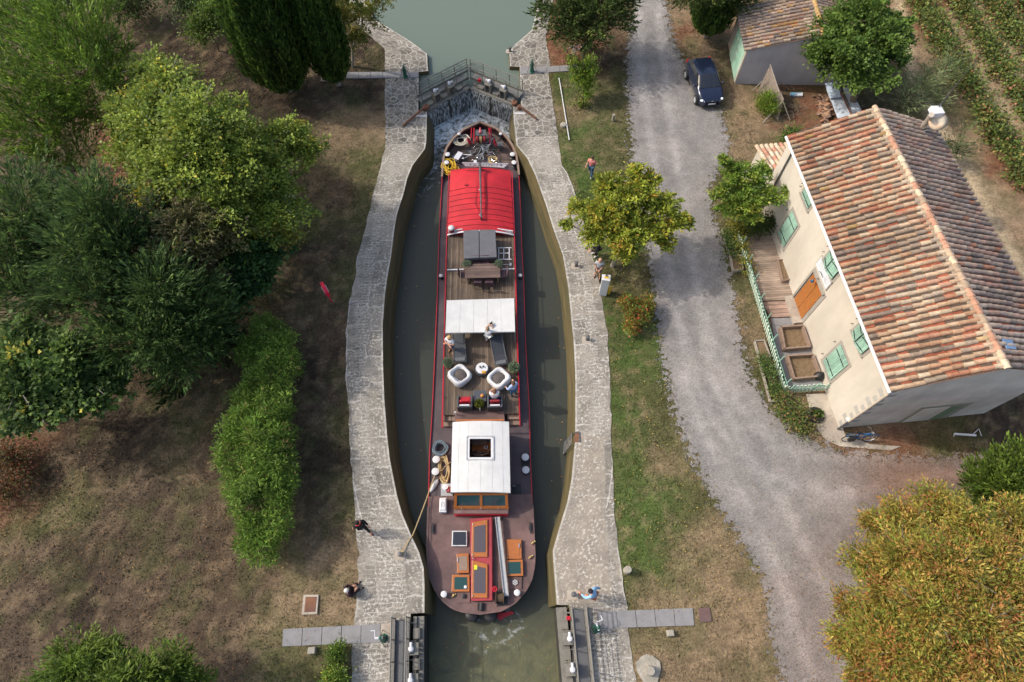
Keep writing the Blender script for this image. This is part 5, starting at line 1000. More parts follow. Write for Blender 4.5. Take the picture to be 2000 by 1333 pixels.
# vineyard rows
VR = [((1745, -60), (1996, 372)), ((1815, -60), (2080, 350)), ((1880, -60), (2130, 300)), ((1945, -60), (2160, 240)), ((2010, -60), (2200, 180)), ((2075, -60), (2240, 120))]
VN = ['nearest the sandy path', 'second from the sandy path', 'third from the sandy path', 'fourth from the sandy path', 'fifth from the sandy path', 'sixth from the sandy path']
for k, (a, b_) in enumerate(VR):
    A, B_ = P(*a), P(*b_); A = A+Vector((.0, 0, 0)); n_ = int((B_-A).length/.5); lob = []
    o = (A+B_)/2; t = thing('vine_row', 'row of grape vines in the vineyard at the top right, '+VN[k], 'vines', o, 0, 'rows of vines'); rnd = random.Random(k)
    for i in range(n_+1):
        p = A.lerp(B_, i/n_)
        if rnd.random() < .06: continue
        lob.append((p.x+rnd.uniform(-.06, .06), p.y+rnd.uniform(-.1, .1), rnd.uniform(.55, .8), rnd.uniform(.38, .52), rnd.uniform(.4, .6)))
    crown('foliage', lob, int(n_*300 if k < 4 else n_*150), .19, .14, PAL['vine'], t, 50+k, 'broad', clus=12, cr=.22, fill=.4, origin=o, gaps=0, boost=1.9)
    mb = MB()
    for i in range(0, n_+1, 2): p = A.lerp(B_, i/n_)-o; mb.tube([p, p+Vector((.04, .03, .6))], [.035, .02], 5)
    mb.build('vine_stems', M['bark'], t)
# ------------------------------------------------------------------ ground cover
def scatter(n, seed, boxpx):
    rnd = np.random.RandomState(seed); a = rnd.rand(n, 2); x0, x1, y0, y1 = boxpx; return a[:, 0]*(x1-x0)+x0, a[:, 1]*(y1-y0)+y0, rnd
def okground(x, y):
    xi, xo = np.interp(y, mLI[:, 1], mLI[:, 0]), np.interp(y, mLO[:, 1], mLO[:, 0]); ri, ro = np.interp(y, mRI[:, 1], mRI[:, 0]), np.interp(y, mRO[:, 1], mRO[:, 0])
    return ~((x > xo-.02) & (x < ro+.02)) & ~(inpoly(x, y, wROAD) & (sdist(x, y, wROAD) > .25)) & ~inpoly(x, y, wHOUSE) & ~inpoly(x, y, wYARD)
wHOUSE = [(16.4, 8.9), (15.6, 25), (24, 25), (24.2, 9.3)]; wYARD = W2([(1448, 452), (1515, 445), (1640, 760), (1528, 768)])
x, y, rnd = scatter(230000, 5, (-26, 17, -4, 40)); m = okground(x, y) & (rnd.rand(len(x)) < np.where(x > 0, .85, .55)); x, y = x[m], y[m]; n_ = len(x)
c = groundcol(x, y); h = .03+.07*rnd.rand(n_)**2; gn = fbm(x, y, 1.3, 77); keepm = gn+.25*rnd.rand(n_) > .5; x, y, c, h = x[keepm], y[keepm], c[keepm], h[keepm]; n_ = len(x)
a = rnd.rand(n_)*6.283; w_ = .02+.03*rnd.rand(n_); d0_ = np.stack([np.cos(a), np.sin(a), a*0], -1)*w_[:, None]; tip = np.stack([rnd.normal(size=n_)*.05, rnd.normal(size=n_)*.05, h], -1); b0 = np.stack([x, y, np.full(n_, -.03)], -1)
V = np.stack([b0-d0_, b0+d0_, b0+tip], 1).reshape(-1, 3); gc = c*(.7+.8*rnd.rand(n_, 1)); gc[:, 1] *= 1.08
gr = npmesh('grass', V, np.arange(n_*3).reshape(n_, 3), M['grassm'], gc, 'fc', 'FACE'); struct(gr, 'stuff', 'short dry and green grass on the banks')
def leaflitter(name, n, boxpx, seed, cols, label, z=.0, wfun=None, s=.07):
    x, y, rnd = scatter(n, seed, boxpx); m = np.ones(n, bool)
    if wfun is not None: m &= rnd.rand(n) < wfun(x, y)
    x, y = x[m], y[m]; k = len(x); dr = rnd.normal(size=(k, 3))*np.array([1, 1, .15]); p = np.stack([x, y, np.full(k, z+.035)], -1)
    o = leafmesh(name, p, dr, s, s*.6, pick(rnd, cols, k)*(.6+.8*rnd.rand(k, 1)), None, rnd); struct(o, 'stuff', label)
LC = [((.3, .14, .05), 4), ((.2, .1, .045), 4), ((.4, .25, .08), 2), ((.13, .07, .04), 3)]
leaflitter('fallen_leaves', 26000, (-30, -7, -3, 40), 8, LC, 'brown fallen leaves scattered on the left bank', wfun=lambda x, y: okground(x, y)*np.clip((fbm(x, y, .45, 91)-.36)*3.4, .06, 1)*np.where(x < -12, 1, .4))
leaflitter('fallen_leaves', 15000, (8, 24, -3, 9), 9, LC, 'orange fallen leaves on the gravel near the autumn tree', wfun=lambda x, y: np.clip((x-9)/9, 0, 1)*np.clip(1.1-y/9, 0.05, 1)*np.clip((fbm(x, y, .6, 92)-.3)*2.5, .1, 1), s=.06)
leaflitter('fallen_leaves', 2600, (2.5, 12, 1, 22), 10, [((.5, .38, .1), 3), ((.3, .16, .06), 3)], 'yellow fallen leaves on the right lawn', wfun=lambda x, y: okground(x, y)*.6, s=.08)

x, y, rnd = scatter(900, 31, (-7, 5, -6, 32)); xi, xo = np.interp(y, mLI[:, 1], mLI[:, 0])+.35, np.interp(y, mRI[:, 1], mRI[:, 0])-.35
bl2 = np.array([np.interp(y, mLI[:, 1], mLI[:, 0])+.9, np.interp(y, mRI[:, 1], mRI[:, 0])-.9]); m = (x > xi) & (x < xo) & ((x < bl2[0]) | (x > bl2[1]) | (y < 1.2) | (rnd.rand(900) < .25)) & ~((abs(x+1.2) < 2.7) & (y > 1.3))
x, y = x[m], y[m]; k = len(x); dr = rnd.normal(size=(k, 3))*np.array([1, 1, .01]); o = leafmesh('floating_leaves', np.stack([x, y, np.full(k, ZW+.03)], -1), dr, .09, .05, pick(rnd, LC, k)*(1+rnd.rand(k, 1)), None, rnd, flat=.05)
for v in o.data.vertices: v.co.z = ZW+.02
struct(o, 'stuff', 'leaves and scum floating along the lock walls')

x, y, rnd = scatter(90000, 41, (6, 26, -6, 46)); ins_r = inpoly(x, y, wROAD); sd2 = sdist(x, y, wROAD)*np.where(ins_r, 1, -1); pr_ = np.exp(-((sd2+.05)/.45)**2)*np.clip((fbm(x, y, .9, 55)-.42)*6, 0, 1); m = rnd.rand(len(x)) < pr_
x, y = x[m], y[m]; k = len(x); dr = rnd.normal(size=(k, 3))*.5+np.array([0, 0, 1.]); o = leafmesh('roadside_weeds', np.stack([x, y, .03+.04*rnd.rand(k)], -1), dr, .13, .035, pick(rnd, [((.10, .13, .03), 5), ((.17, .15, .06), 4), ((.24, .18, .09), 2)], k)*(.7+.7*rnd.rand(k, 1)), None, rnd, M['grassm']); struct(o, 'stuff', 'small weeds along the edges of the gravel road')
x, y, rnd = scatter(5200, 43, (-24, -7, -3, 38)); m = okground(x, y) & (rnd.rand(5200) < np.clip((fbm(x, y, .5, 33)-.4)*4, .05, 1)); x, y = x[m], y[m]; k = len(x)
o = leafmesh('twigs', np.stack([x, y, np.full(k, .03)], -1), rnd.normal(size=(k, 3))*np.array([1, 1, .08]), .3, .022, pick(rnd, [((.16, .12, .08), 3), ((.07, .05, .035), 2)], k), None, rnd); struct(o, 'stuff', 'dry twigs lying on the left bank')
# ------------------------------------------------------------------ the tiled house
HA = R_(2.42); HO = Vector((16.5, 8.95, 0))
house = thing('tiled_house', 'long two-storey cream house with a weathered clay tile roof and green shutters', 'house', HO, HA)
LN, WD, ZE, ZR = 14.4, 7.5, 5.1, 6.55                 # local x: across (0 west .. WD east), local y: along
def hb(name, mb, m, par=None, **k): return mb.build(name, m, par or house, **k)
mb = MB()
mb.add([(0, 0, -.1), (0, LN, -.1), (0, LN, ZE), (0, 0, ZE)], [(0, 1, 2, 3)]); hb('west_wall', mb, M['cream'])
mb = MB().add([(0, 0, -.1), (WD, 0, -.1), (WD, 0, ZE), (WD/2, 0, ZR), (0, 0, ZE)], [(0, 1, 2, 3, 4)]); hb('south_gable_wall', mb, M['gablew'])
mb = MB().add([(0, LN, -.1), (WD, LN, -.1), (WD, LN, ZE), (WD/2, LN, ZR), (0, LN, ZE)], [(4, 3, 2, 1, 0)]).add([(WD, 0, -.1), (WD, LN, -.1), (WD, LN, ZE), (WD, 0, ZE)], [(0, 1, 2, 3)]); hb('rear_walls', mb, M['gablew'])
# quoin stones on the corner
mb = MB()
for k in range(9): w_ = .42 if k % 2 else .26; mb.box(-.012+.01, w_/2, .35+k*.55, .03, w_, .3)
hb('corner_quoins', mb, mat('quoin_patches', (.36, .345, .32), .9, .1))
mb = MB()
for k in range(9): w_ = .55 if k % 2 else .3; mb.box(w_/2, -.004, .4+k*.55, w_, .02, .26)
hb('gable_quoins', mb, mat('gable_patches', (.33, .31, .31), .9, .1))
def tile_roof(parent, x_ridge, x_eave, zr, ze, y0, y1, pitch, pal, seed, tl=.42, r=None, name='roof_slope', ext=.0):
    """barrel tiles laid in rows down the slope from ridge to eave (parent frame: slope along x)"""
    rnd = random.Random(seed); npr = np.random.RandomState(seed); mb = MB(); S = Vector((x_eave-x_ridge, 0, ze-zr)); L = S.length; S /= L; nr = Vector((0, 1, 0)).cross(S); nr = nr if nr.z > 0 else -nr
    n = max(1, round((y1-y0)/pitch)); pt = (y1-y0)/n; r = r or pt*.36; nt = max(1, round(L/tl)); t_ = L/nt
    base = Vector((x_ridge, 0, zr))
    mb.add([base+Vector((0, y0, 0)), base+Vector((0, y1, 0)), base+S*L+Vector((0, y1, 0)), base+S*L+Vector((0, y0, 0))], [(0, 1, 2, 3)], (.12, .07, .05))
    ws = np.array([p[1] for p in pal], float); ws /= ws.sum()
    for i in range(n):
        yc = y0+(i+.5)*pt; rowc = pal[npr.choice(len(pal), p=ws)][0]; of = rnd.uniform(-.1, .1)
        for k in range(nt):
            nn_ = float(fbm(np.array([yc*1.0+seed*3]), np.array([k*t_]), .55, 12)[0]); c = rowc if rnd.random() < .35 else pal[npr.choice(len(pal), p=ws)][0]; g = rnd.uniform(.84, 1.12)*(.5+.9*nn_); gr_ = (.34, .28, .22); c = tuple(min(1, (q*(1-mixg)+w__*mixg)*g) for q, w__ in zip(c, gr_)) if (mixg := .1+.4*max(0, min(1, (nn_-.4)*3))) else c
            a0, a1 = max(0, k*t_+of*(k > 0)), (k+1)*t_+of*(k < nt-1)+.03; jy = rnd.uniform(-.022, .022)+.03*math.sin(a0*1.3+i*.7); jz = rnd.uniform(0, .012); vs = []
            for a, rr_, lift in ((a0, r*.86, .0), (a1, r*1.04, .03)):
                for q in range(6):
                    th = math.pi*q/5; vs.append(base+S*a+Vector((0, yc+jy+math.cos(th)*rr_, 0))+nr*(math.sin(th)*rr_*1.12+lift+jz))
            fs = [(q, q+1, q+7, q+6) for q in range(5)]+[(6, 7, 8, 9, 10, 11)]
            mb.add(vs, fs, c)
            # channel tile between two covers
            cc = (.26*g, .075*g, .04*g) if rnd.random() < .4 else (.09*g, .065*g, .05*g)
            ych = yc+pt/2; mb.add([base+S*a0+Vector((0, ych-pt*.2, 0))+nr*.012, base+S*a0+Vector((0, ych+pt*.2, 0))+nr*.012, base+S*a1+Vector((0, ych+pt*.2, 0))+nr*.018, base+S*a1+Vector((0, ych-pt*.2, 0))+nr*.018], [(0, 1, 2, 3)], cc)
    return mb.build(name, M['tiles'], parent)
PW_ = [((.45, .30, .185), 6), ((.41, .23, .13), 5), ((.35, .145, .08), 2.6), ((.50, .385, .26), 4), ((.32, .24, .175), 3), ((.21, .155, .12), 1.4), ((.40, .25, .09), .6)]
PE_ = [((.30, .22, .18), 5), ((.34, .21, .17), 4), ((.24, .19, .18), 4), ((.34, .15, .09), .7), ((.38, .29, .23), 2), ((.17, .14, .13), 2)]
rf = hb('roof', MB().box(WD/2, LN/2-.05, ZR+.02, .1, LN+.1, .05), M['tc'])
a = tile_roof(rf, WD/2, -.18, ZR+.1, ZE+.03, -.14, LN+.1, .312, PW_, 3)
b_ = tile_roof(rf, WD/2, WD+.2, ZR+.1, ZE+.03, -.14, LN+.1, .312, PE_, 4)
mb = MB(); rnd = random.Random(5); k = 0; y = -.15
while y < LN+.1:
    c = rnd.choice([(.5, .36, .25), (.45, .24, .16), (.55, .45, .32), (.38, .28, .2)]); l = .42; vs = []
    for yy, r_ in ((y, .13), (y+l+.03, .115)):
        for q in range(7): th = math.pi*q/6; vs.append((WD/2+math.cos(th)*r_*1.15, yy, ZR+.11+math.sin(th)*r_+(.015 if yy == y else 0)))
    g_ = rnd.uniform(.8, 1.1); mb.add(vs, [(q, q+1, q+8, q+7) for q in range(6)]+[(6, 5, 4, 3, 2, 1, 0)], tuple(q*g_ for q in c)); y += l
hb('ridge_tiles', mb, M['tiles'], rf)
hb('mortar_bed', MB().bar((WD/2-.16, -.1, ZR+.075), (WD/2-.16, LN+.05, ZR+.075), .16, .07).bar((WD/2+.16, -.1, ZR+.075), (WD/2+.16, LN+.05, ZR+.075), .14, .06), mat('ridge_mortar', (.34, .27, .2), .9, .3, 6), rf)
sk = hb('roof_light', MB().box(0, 0, 0, .6, .5, .05, M=Matrix.Translation((WD/2+.75, 1.0, ZR-.08))@Matrix.Rotation(R_(21), 4, 'Y')), mat('blue_roof_light', (.15, .25, .42), .15, .1), rf)
hb('gutter', MB().tube([(-.24, -.15, ZE-.02), (-.24, LN+.12, ZE-.02)], .075, 10), M['lightgrey'])
hb('fascia', MB().box(-.1, LN/2, ZE-.05, .18, LN, .08), M['surround'])
# downpipe on the near corner and the one at the north end
dp = hb('downpipe', MB().tube([(-.2, -.05, ZE-.1), (-.06, -.06, ZE-.35), (-.06, -.06, 1.1)], .05, 8), M['duct']); hb('pipe_foot', MB().tube([(-.06, -.06, 1.15), (-.06, -.06, 0)], .055, 8), M['darksteel'], dp)
hb('pipe_bracket', MB().box(-.06, .05, 1.15, .16, .2, .1), M['white'], dp)
hb('downpipe', MB().tube([(-.22, 13.7, ZE-.1), (-.07, 13.68, ZE-.35), (-.07, 13.6, .2)], .045, 8), M['darksteel'])
shm = planks('shutter_boards', (.25, .41, .33), .13, .6, 1, .12, .55); M['shutter'] = shm
def window(name, s0, s1, z0, z1, mode, cross=False):
    w_, h = s1-s0, z1-z0; su = hb('window', MB().box(.0, (s0+s1)/2, (z0+z1)/2, .03, w_+.34, h+.34), M['surround'])
    hb('pane', MB().box(-.012, (s0+s1)/2, (z0+z1)/2, .02, w_, h), M['black'], su)
    def shut(sa, sb, off, rot):
        mid = (sa+sb)/2; mm = Matrix.Identity(4)
        if rot: mm = Matrix.Translation((-.04, rot[1], 0))@Matrix.Rotation(rot[0], 4, 'Z')@Matrix.Translation((0, -rot[1], 0))
        mb = MB().box(-.045+off, mid, (z0+z1)/2, .035, sb-sa-.012, h, M=mm); o = hb('shutter', mb, M['shutter'] if 'shutter' in M else M['tgreen'], su)
        for zz in (z0+h*.2, z0+h*.8): hb('shutter_hinge', MB().box(-.075+off, mid, zz, .02, (sb-sa)*.86, .045, M=mm), M['black'], su)
    m = (s0+s1)/2
    if mode == 'closed': shut(s0, m, 0, None); shut(m, s1, 0, None)
    elif mode == 'ajar': shut(s0, m, 0, (R_(14), s0)); shut(m, s1, 0, (R_(-14), s1))
    elif mode == 'half': shut(s0, m, 0, (R_(20), s0)); shut(m, s1, 0, (R_(-25), s1))
    for zz in (z0+.2, z1-.3): hb('shutter_stay', MB().box(-.09, s1+.32, zz, .12, .03, .03), M['darksteel'], su)
    hb('sill', MB().box(-.04, m, z0-.1, .12, w_+.3, .07), M['surround'], su)
window('w', 2.25, 3.32, .85, 2.7, 'closed'); window('w', 2.2, 3.35, 4.0, 4.98, 'ajar'); window('w', 6.25, 7.4, 4.0, 4.98, 'ajar'); window('w', 10.35, 11.35, 4.25, 4.98, 'closed'); window('w', 10.3, 11.3, .95, 2.9, 'closed')
dr = hb('door', MB().box(-.01, 6.75, 1.5, .05, 1.75, 3.0), M['surround']); odoor = mat('orange_door_wood', (.34, .125, .03), .5, .35, 6, stretch=(1, 8, 1))
hb('door_leaf', MB().box(-.045, 6.42, 1.45, .03, .62, 2.6).box(-.045, 7.07, 1.45, .03, .62, 2.6), odoor, dr)
hb('door_rail', MB().box(-.065, 6.75, 1.25, .02, 1.25, .14), M['orangewood'], dr); hb('door_rail', MB().box(-.065, 6.75, 2.6, .02, 1.25, .1), M['orangewood'], dr); hb('door_reveal', MB().box(-.06, 7.5, 1.45, .12, .12, 2.8).box(-.06, 6.75, 2.9, .12, 1.5, .12), M['surround'], dr)
hb('doorstep', MB().box(-.25, 6.75, .12, .5, 1.7, .24), M['concrete'])
lp = hb('wall_lamp', MB().tube([(-.05, 6.9, 3.0), (-.3, 6.9, 3.05), (-.32, 6.9, 2.95)], .015, 6), M['darksteel']); hb('lamp_shade', MB().lathe([(.1, 0), (.06, .1), (.02, .13)], (-.33, 6.9, 2.82), 10), mat('blue_lamp', (.03, .09, .16), .4, .1), lp)
sg = hb('house_sign', MB().box(-.03, 6.9, 3.55, .04, 1.6, .78), M['surround']); hb('sign_plate', MB().box(-.055, 6.9, 3.55, .02, 1.5, .68), M['plaque'], sg)
mb = MB(); rnd = random.Random(3)
for r_, (z_, sa, sb) in enumerate(((3.77, 7.1, 7.5), (3.68, 7.05, 7.5), (3.58, 7.15, 7.45), (3.45, 7.05, 7.5), (3.77, 6.25, 6.6), (3.68, 6.3, 6.65), (3.58, 6.22, 6.6), (3.48, 6.3, 6.62), (3.38, 6.25, 6.55))):
    s = sb
    while s > sa: l = rnd.uniform(.03, .08); mb.box(-.067, s-l/2, z_, .004, l, .03); s -= l+.02
hb('sign_lettering', mb, M['grey'], sg)
hb('sign_bracket', MB().tube([(-.08, 7.15, 3.3), (-.12, 7.0, 3.45), (-.3, 6.55, 3.7)], .016, 5), M['black'], sg)
# gable door
gd = hb('gable_door', MB().box(4.3, -.012, 1.0, 2.5, .04, 2.1), mat('door_surround_grey', (.25, .25, .21), .9, .1)); hb('door_panel', MB().box(3.9, -.04, .92, 1.3, .03, 1.85), M['gablew'], gd); hb('green_panel', MB().box(4.85, -.04, .92, .55, .03, 1.85), mat('dull_green_door', (.14, .2, .13), .7, .1), gd)
# low annex at the north end
ax = hb('annex', MB().box(.9, LN+1.15, .95, 1.8, 2.3, 2.1), M['cream'])
mb = MB(); rnd = random.Random(9)
for i in range(7):
    for k in range(6):
        c = rnd.choice([(.5, .37, .26), (.45, .22, .15), (.42, .3, .22), (.55, .45, .34)]); x = -.1+i*.29; a0 = LN+.05+k*.4; z0 = 3.0-k*.1; vs = []
        for yy, r_, zz in ((a0, .1, z0), (a0+.43, .12, z0-.08)):
            for q in range(6): th = math.pi*q/5; vs.append((x+math.cos(th)*r_, yy, zz-.4+math.sin(th)*r_))
        g_ = rnd.uniform(.8, 1.1); mb.add(vs, [(q, q+1, q+7, q+6) for q in range(5)], tuple(q*g_ for q in c))
struct(hb('annex_tiles', mb, M['tiles'], ax), 'stuff') if False else hb('annex_roof', mb, M['tiles'], ax); hb('annex_door', MB().box(-.02, LN+.8, 1.0, .04, .85, 1.9), M['tgreen'], ax)
# chimney and aerial mast
an = thing('aerial_mast', 'grey post with round dish and flat box at the far roof corner', 'aerial', P(1797, 257, 5.4)); o_ = XF[an.name].translation
apart(an, 'post', MB().tube([P(1797, 257, 5.3), P(1822, 222, 7.0)-Vector((.1, .1, 0))], .13, 8), M['concrete'])
ap = P(1801, 250, 5.6); apart(an, 'mast', MB().tube([ap, ap+Vector((0.05, 0, 2.2)), ap+Vector((.08, 0, 4.2))], [.04, .03, .01], 6), M['darksteel'])
dm = Matrix.Rotation(R_(28), 4, 'X')@Matrix.Rotation(R_(-14), 4, 'Y'); c = P(1830.5, 239, 6.6)
apart(an, 'dish', MB().lathe([(.01, -.03), (.2, 0), (.42, .09), (.44, .11), (.2, .03), (.01, 0)], c, 20, M=dm.to_3x3().to_4x4()), mat('stained_dish', (.6, .53, .42), .6, .2, 4, col2=(.5, .36, .24)), smooth=True)
apart(an, 'flat_box', MB().pr([(1818, 207), (1838, 207), (1846, 221), (1825, 223)], 7.0, 6.75), M['lightgrey'])
apart(an, 'bracket', MB().tube([P(1803, 252, 5.8), P(1812, 247, 6.2), c], .03, 5).tube([P(1806, 256, 5.8), P(1822, 252, 6.0)], .025, 5).tube([P(1812, 225, 6.9), P(1826, 215, 6.85)], .025, 5), M['steel'])
# ------------------------------------------------------------------ shed
SA_ = R_(-5.5); sh = thing('stone_shed', 'grey rendered shed with a green door and orange-lichened tile roof at the top right', 'shed', (16.75, 33.35, 0), SA_)
W_, L_, ze, zr_ = 8.4, 4.0, 2.6, 3.75
MB().add([(0, 0, -.1), (W_, 0, -.1), (W_, 0, ze), (W_/2, 0, zr_), (0, 0, ze)], [(0, 1, 2, 3, 4)]).build('south_gable_wall', M['shedw'], sh)
MB().add([(0, L_, -.1), (W_, L_, -.1), (W_, L_, ze), (W_/2, L_, zr_), (0, L_, ze)], [(4, 3, 2, 1, 0)]).add([(W_, 0, -.1), (W_, L_, -.1), (W_, L_, ze), (W_, 0, ze)], [(0, 1, 2, 3)]).add([(0, 0, -.1), (0, L_, -.1), (0, L_, ze), (0, 0, ze)], [(3, 2, 1, 0)]).build('walls', M['concrete'], sh)
MB().box(-.03, 1.55, 1.25, .05, 2.7, 2.5).build('green_door', mat('peeling_green_door', (.22, .42, .31), .75, .2, 2.5, col2=(.36, .5, .42), stretch=(1, 3, .6)), sh); MB().box(-.02, .1, 1.3, .08, .16, 2.6).build('door_post', M['duct'], sh)
PS_ = [((.34, .24, .17), 5), ((.40, .22, .08), 3), ((.28, .2, .17), 4), ((.45, .35, .26), 2), ((.2, .16, .14), 3)]
rf2 = MB().box(W_/2, L_/2, zr_+.04, .1, L_+.1, .05).build('roof', M['tc'], sh); tile_roof(rf2, W_/2, -.25, zr_+.1, ze+.02, -.18, L_+.1, .3, PS_, 13, .4); tile_roof(rf2, W_/2, W_+.2, zr_+.1, ze+.02, -.18, L_+.1, .3, PE_, 14, .4)
mb = MB()
for k in range(10): y = -.2+k*.43; mb.add([(W_/2+math.cos(math.pi*q/6)*.15, yy, zr_+.12+math.sin(math.pi*q/6)*.12) for yy in (y, y+.45) for q in range(7)], [(q, q+1, q+8, q+7) for q in range(6)]+[(6, 5, 4, 3, 2, 1, 0)], (.42-.02*(k % 3), .25, .1))
mb.build('ridge_tiles', M['tiles'], rf2)
# ------------------------------------------------------------------ terrace, fence, planters
y1 = MB().pr([(1452, 455), (1512, 452), (1560, 585), (1488, 588)], .16, -.05); tr = thing('wooden_terrace', 'narrow-boarded weathered wood terrace against the house front', 'terrace', P(1500, 520)); terr = planks('terrace_boards', (.30, .23, .18), .14, .85, 1, .2, .3)
apart(tr, 'upper_boards', y1, terr); apart(tr, 'lower_boards', MB().pr([(1488, 590), (1562, 587), (1572, 617), (1505, 620)], .08, -.05), planks('wide_terrace_boards', (.33, .23, .18), .26, .85, 1, .15, .3))
pv = MB().pr([(1506, 622), (1571, 620), (1640, 758), (1530, 762)], .03, -.1).build('yard_paving', M['slab']); struct(pv)
pv = MB().pr([(1575, 770), (1628, 768), (1650, 848), (1700, 868), (1760, 872), (1740, 880), (1640, 872), (1612, 858), (1590, 830)], .02, -.1).build('concrete_apron', M['concrete']); struct(pv)
fn = thing('picket_fence', 'pale green leaning picket fence round the house terrace', 'fence', P(1480, 600)); f0 = [P(1432, 447), P(1455, 520), P(1490, 635), P(1512, 710), P(1530, 768)]; f1 = [P(1530, 768), P(1628, 762)]
def fence_run(pts, sp=.2, rail=True, h=.72):
    cum = [0]
    for a, b_ in zip(pts[:-1], pts[1:]): cum.append(cum[-1]+(b_-a).length)
    def at(s):
        for i in range(len(pts)-1):
            if s <= cum[i+1]+1e-6: return pts[i].lerp(pts[i+1], (s-cum[i])/(cum[i+1]-cum[i])), (pts[i+1]-pts[i]).normalized()
    k = 0; s = 0; rnd = random.Random(2); mb = MB()
    while s < cum[-1]:
        p, d = at(s); l = rnd.uniform(-.04, .04); hh = h*rnd.uniform(.93, 1.05); mb.bar(p+Vector((0, 0, .05)), p+Vector((l-.12, l*.4+.08, hh)), .11, .03, up=d.cross(Vector((0, 0, 1)))); s += sp; k += 1
    apart(fn, 'pickets', mb, mat('picket_paint', (.55, .68, .56), .7, .1, 5)); mb = MB(); s = 0
    for z_ in (.2, .55):
        for a, b_ in zip(pts[:-1], pts[1:]): mb.bar(a+Vector((.05, 0, z_)), b_+Vector((.05, 0, z_)), .03, .06)
    apart(fn, 'rail', mb, M['tgreen'])
    s = .1
    while s < cum[-1]: p, d = at(s); apart(fn, 'post', MB().bar(p+Vector((.08, 0, 0)), p+Vector((.1, .0, 1.05)), .05, .05), M['tgreen']); s += 1.25
fence_run(f0); fence_run(f1, .2)
apart(fn, 'wind_screen', MB().bar(P(1468, 560)+Vector((.12, 0, .22)), P(1530, 762)+Vector((.12, 0, .22)), .01, .36), M['tgreen_d'])
def boxbed(name, label, pts, h, m, soil='soil', t=.06, cat='planter', sh=.08):
    c = sum((P(x, y) for x, y in pts), Vector())/4; o = thing(name, label, cat, c); q = [P(x, y) for x, y in pts]
    mb = MB()
    for i in range(4): a, b_ = q[i], q[(i+1) % 4]; mb.bar(Vector((a.x, a.y, h/2)), Vector((b_.x, b_.y, h/2)), t, h)
    apart(o, 'boards', mb, m); apart(o, 'soil', MB().prism([c+(p-c)*.94 for p in q], h-sh, 0), M[soil]); return o
boxbed('planter_box', 'raised wooden planter of dry soil against the wall near the orange door', [(1515, 516), (1537, 513), (1547, 550), (1524, 556)], .42, M['oldwood'])
boxbed('raised_bed', 'square wooden raised bed nearer the terrace boards', [(1520, 645), (1563, 642), (1577, 683), (1528, 687)], .4, M['oldwood'], t=.09, sh=.26)
boxbed('raised_bed', 'square wooden raised bed nearer the south end of the fence', [(1533, 701), (1582, 698), (1598, 740), (1546, 745)], .4, M['oldwood'], t=.09, sh=.26)
boxbed('timber_planter', 'small grey wooden planter outside the fence by the road', [(1425, 505), (1445, 503), (1449, 530), (1430, 533)], .25, M['greywood'])
boxbed('timber_planter', 'small pale wooden planter at the top of the wooden border', [(1472, 669), (1490, 668), (1502, 700), (1481, 703)], .22, M['greywood'])
bd = thing('wooden_border', 'pale timber edging strip along the road beside the fence', 'edging', P(1490, 740)); apart(bd, 'board', MB().bar(P(1481, 703)+Vector((0, 0, .08)), P(1503, 786)+Vector((0, 0, .08)), .08, .16).bar(P(1503, 786)+Vector((0, 0, .08)), P(1522, 786)+Vector((0, 0, .08)), .06, .16), M['greywood'])
bd = thing('wooden_border', 'short timber edging strip above the small grey planter frame', 'edging', P(1415, 480)); apart(bd, 'board', MB().bar(P(1409, 451)+Vector((0, 0, .06)), P(1427, 510)+Vector((0, 0, .06)), .06, .14), M['greywood'])
o = MB().ball((0, 0, .22), .3, .24, .27, 12, 8).ball((.05, .05, .45), .08, .08, .09).build('rubbish_bag', M['black'], None, True); o.location = P(1597, 738); tag(o, 'black rubbish bag beside the raised bed', 'bag')
ty = thing('tyre_planter', 'old tyre planted with greenery on the concrete by the house corner', 'planter', P(1592, 812)); MB().tube([(math.cos(k*math.pi/12)*.33, math.sin(k*math.pi/12)*.33, .1) for k in range(24)], .1, 8, closed=True).build('tyre', M['rubber'], ty, True)
rnd = np.random.RandomState(4); leafmesh('plant', rnd.normal(size=(260, 3))*.12+[0, 0, .22], rnd.normal(size=(260, 3))+[0, 0, .6], .13, .06, pick(rnd, PAL['fig'], 260), ty, rnd)
# ------------------------------------------------------------------ yard junk by the shed
rs = thing('reed_screen', 'leaning weathered reed screen with poles in front of the shed', 'screen', P(1500, 190)); q = [P(1503, 128, 1.9), P(1513, 160, 1.6), P(1530, 195, 1.0), P(1515, 238, .1), P(1500, 225, .2), P(1476, 180, .2)]
mb = MB(); a, b_, c, d_ = P(1503, 130, 1.9), P(1531, 194, 1.1), P(1519, 238, .05), P(1480, 178, .1)
for i in range(12):
    for j in range(6):
        f = lambda u, v: a.lerp(b_, u).lerp(d_.lerp(c, u), v)+Vector((0, 0, .25*math.sin(math.pi*v)*(1-u)))
        mb.add([f(i/12, j/6), f((i+1)/12, j/6), f((i+1)/12, (j+1)/6), f(i/12, (j+1)/6)], [(0, 1, 2, 3)])
apart(rs, 'reed_mat', mb, mat('grey_reeds', (.22, .18, .15), .95, .45, 9, stretch=(.5, 4, .5)))
for pa, pb in (((1504, 126, 2.0), (1522, 180, 1.3)), ((1497, 152, 1.5), (1469, 178, .05)), ((1529, 198, 1.0), (1490, 240, .05)), ((1530, 200, 1.0), (1543, 235, .05))): apart(rs, 'pole', MB().tube([P(*pa), P(*pb)], .035, 6), M['greywood'])
mt = thing('metal_sheets', 'overlapping blue-grey corrugated sheets lying beyond the house', 'sheets', P(1650, 200))
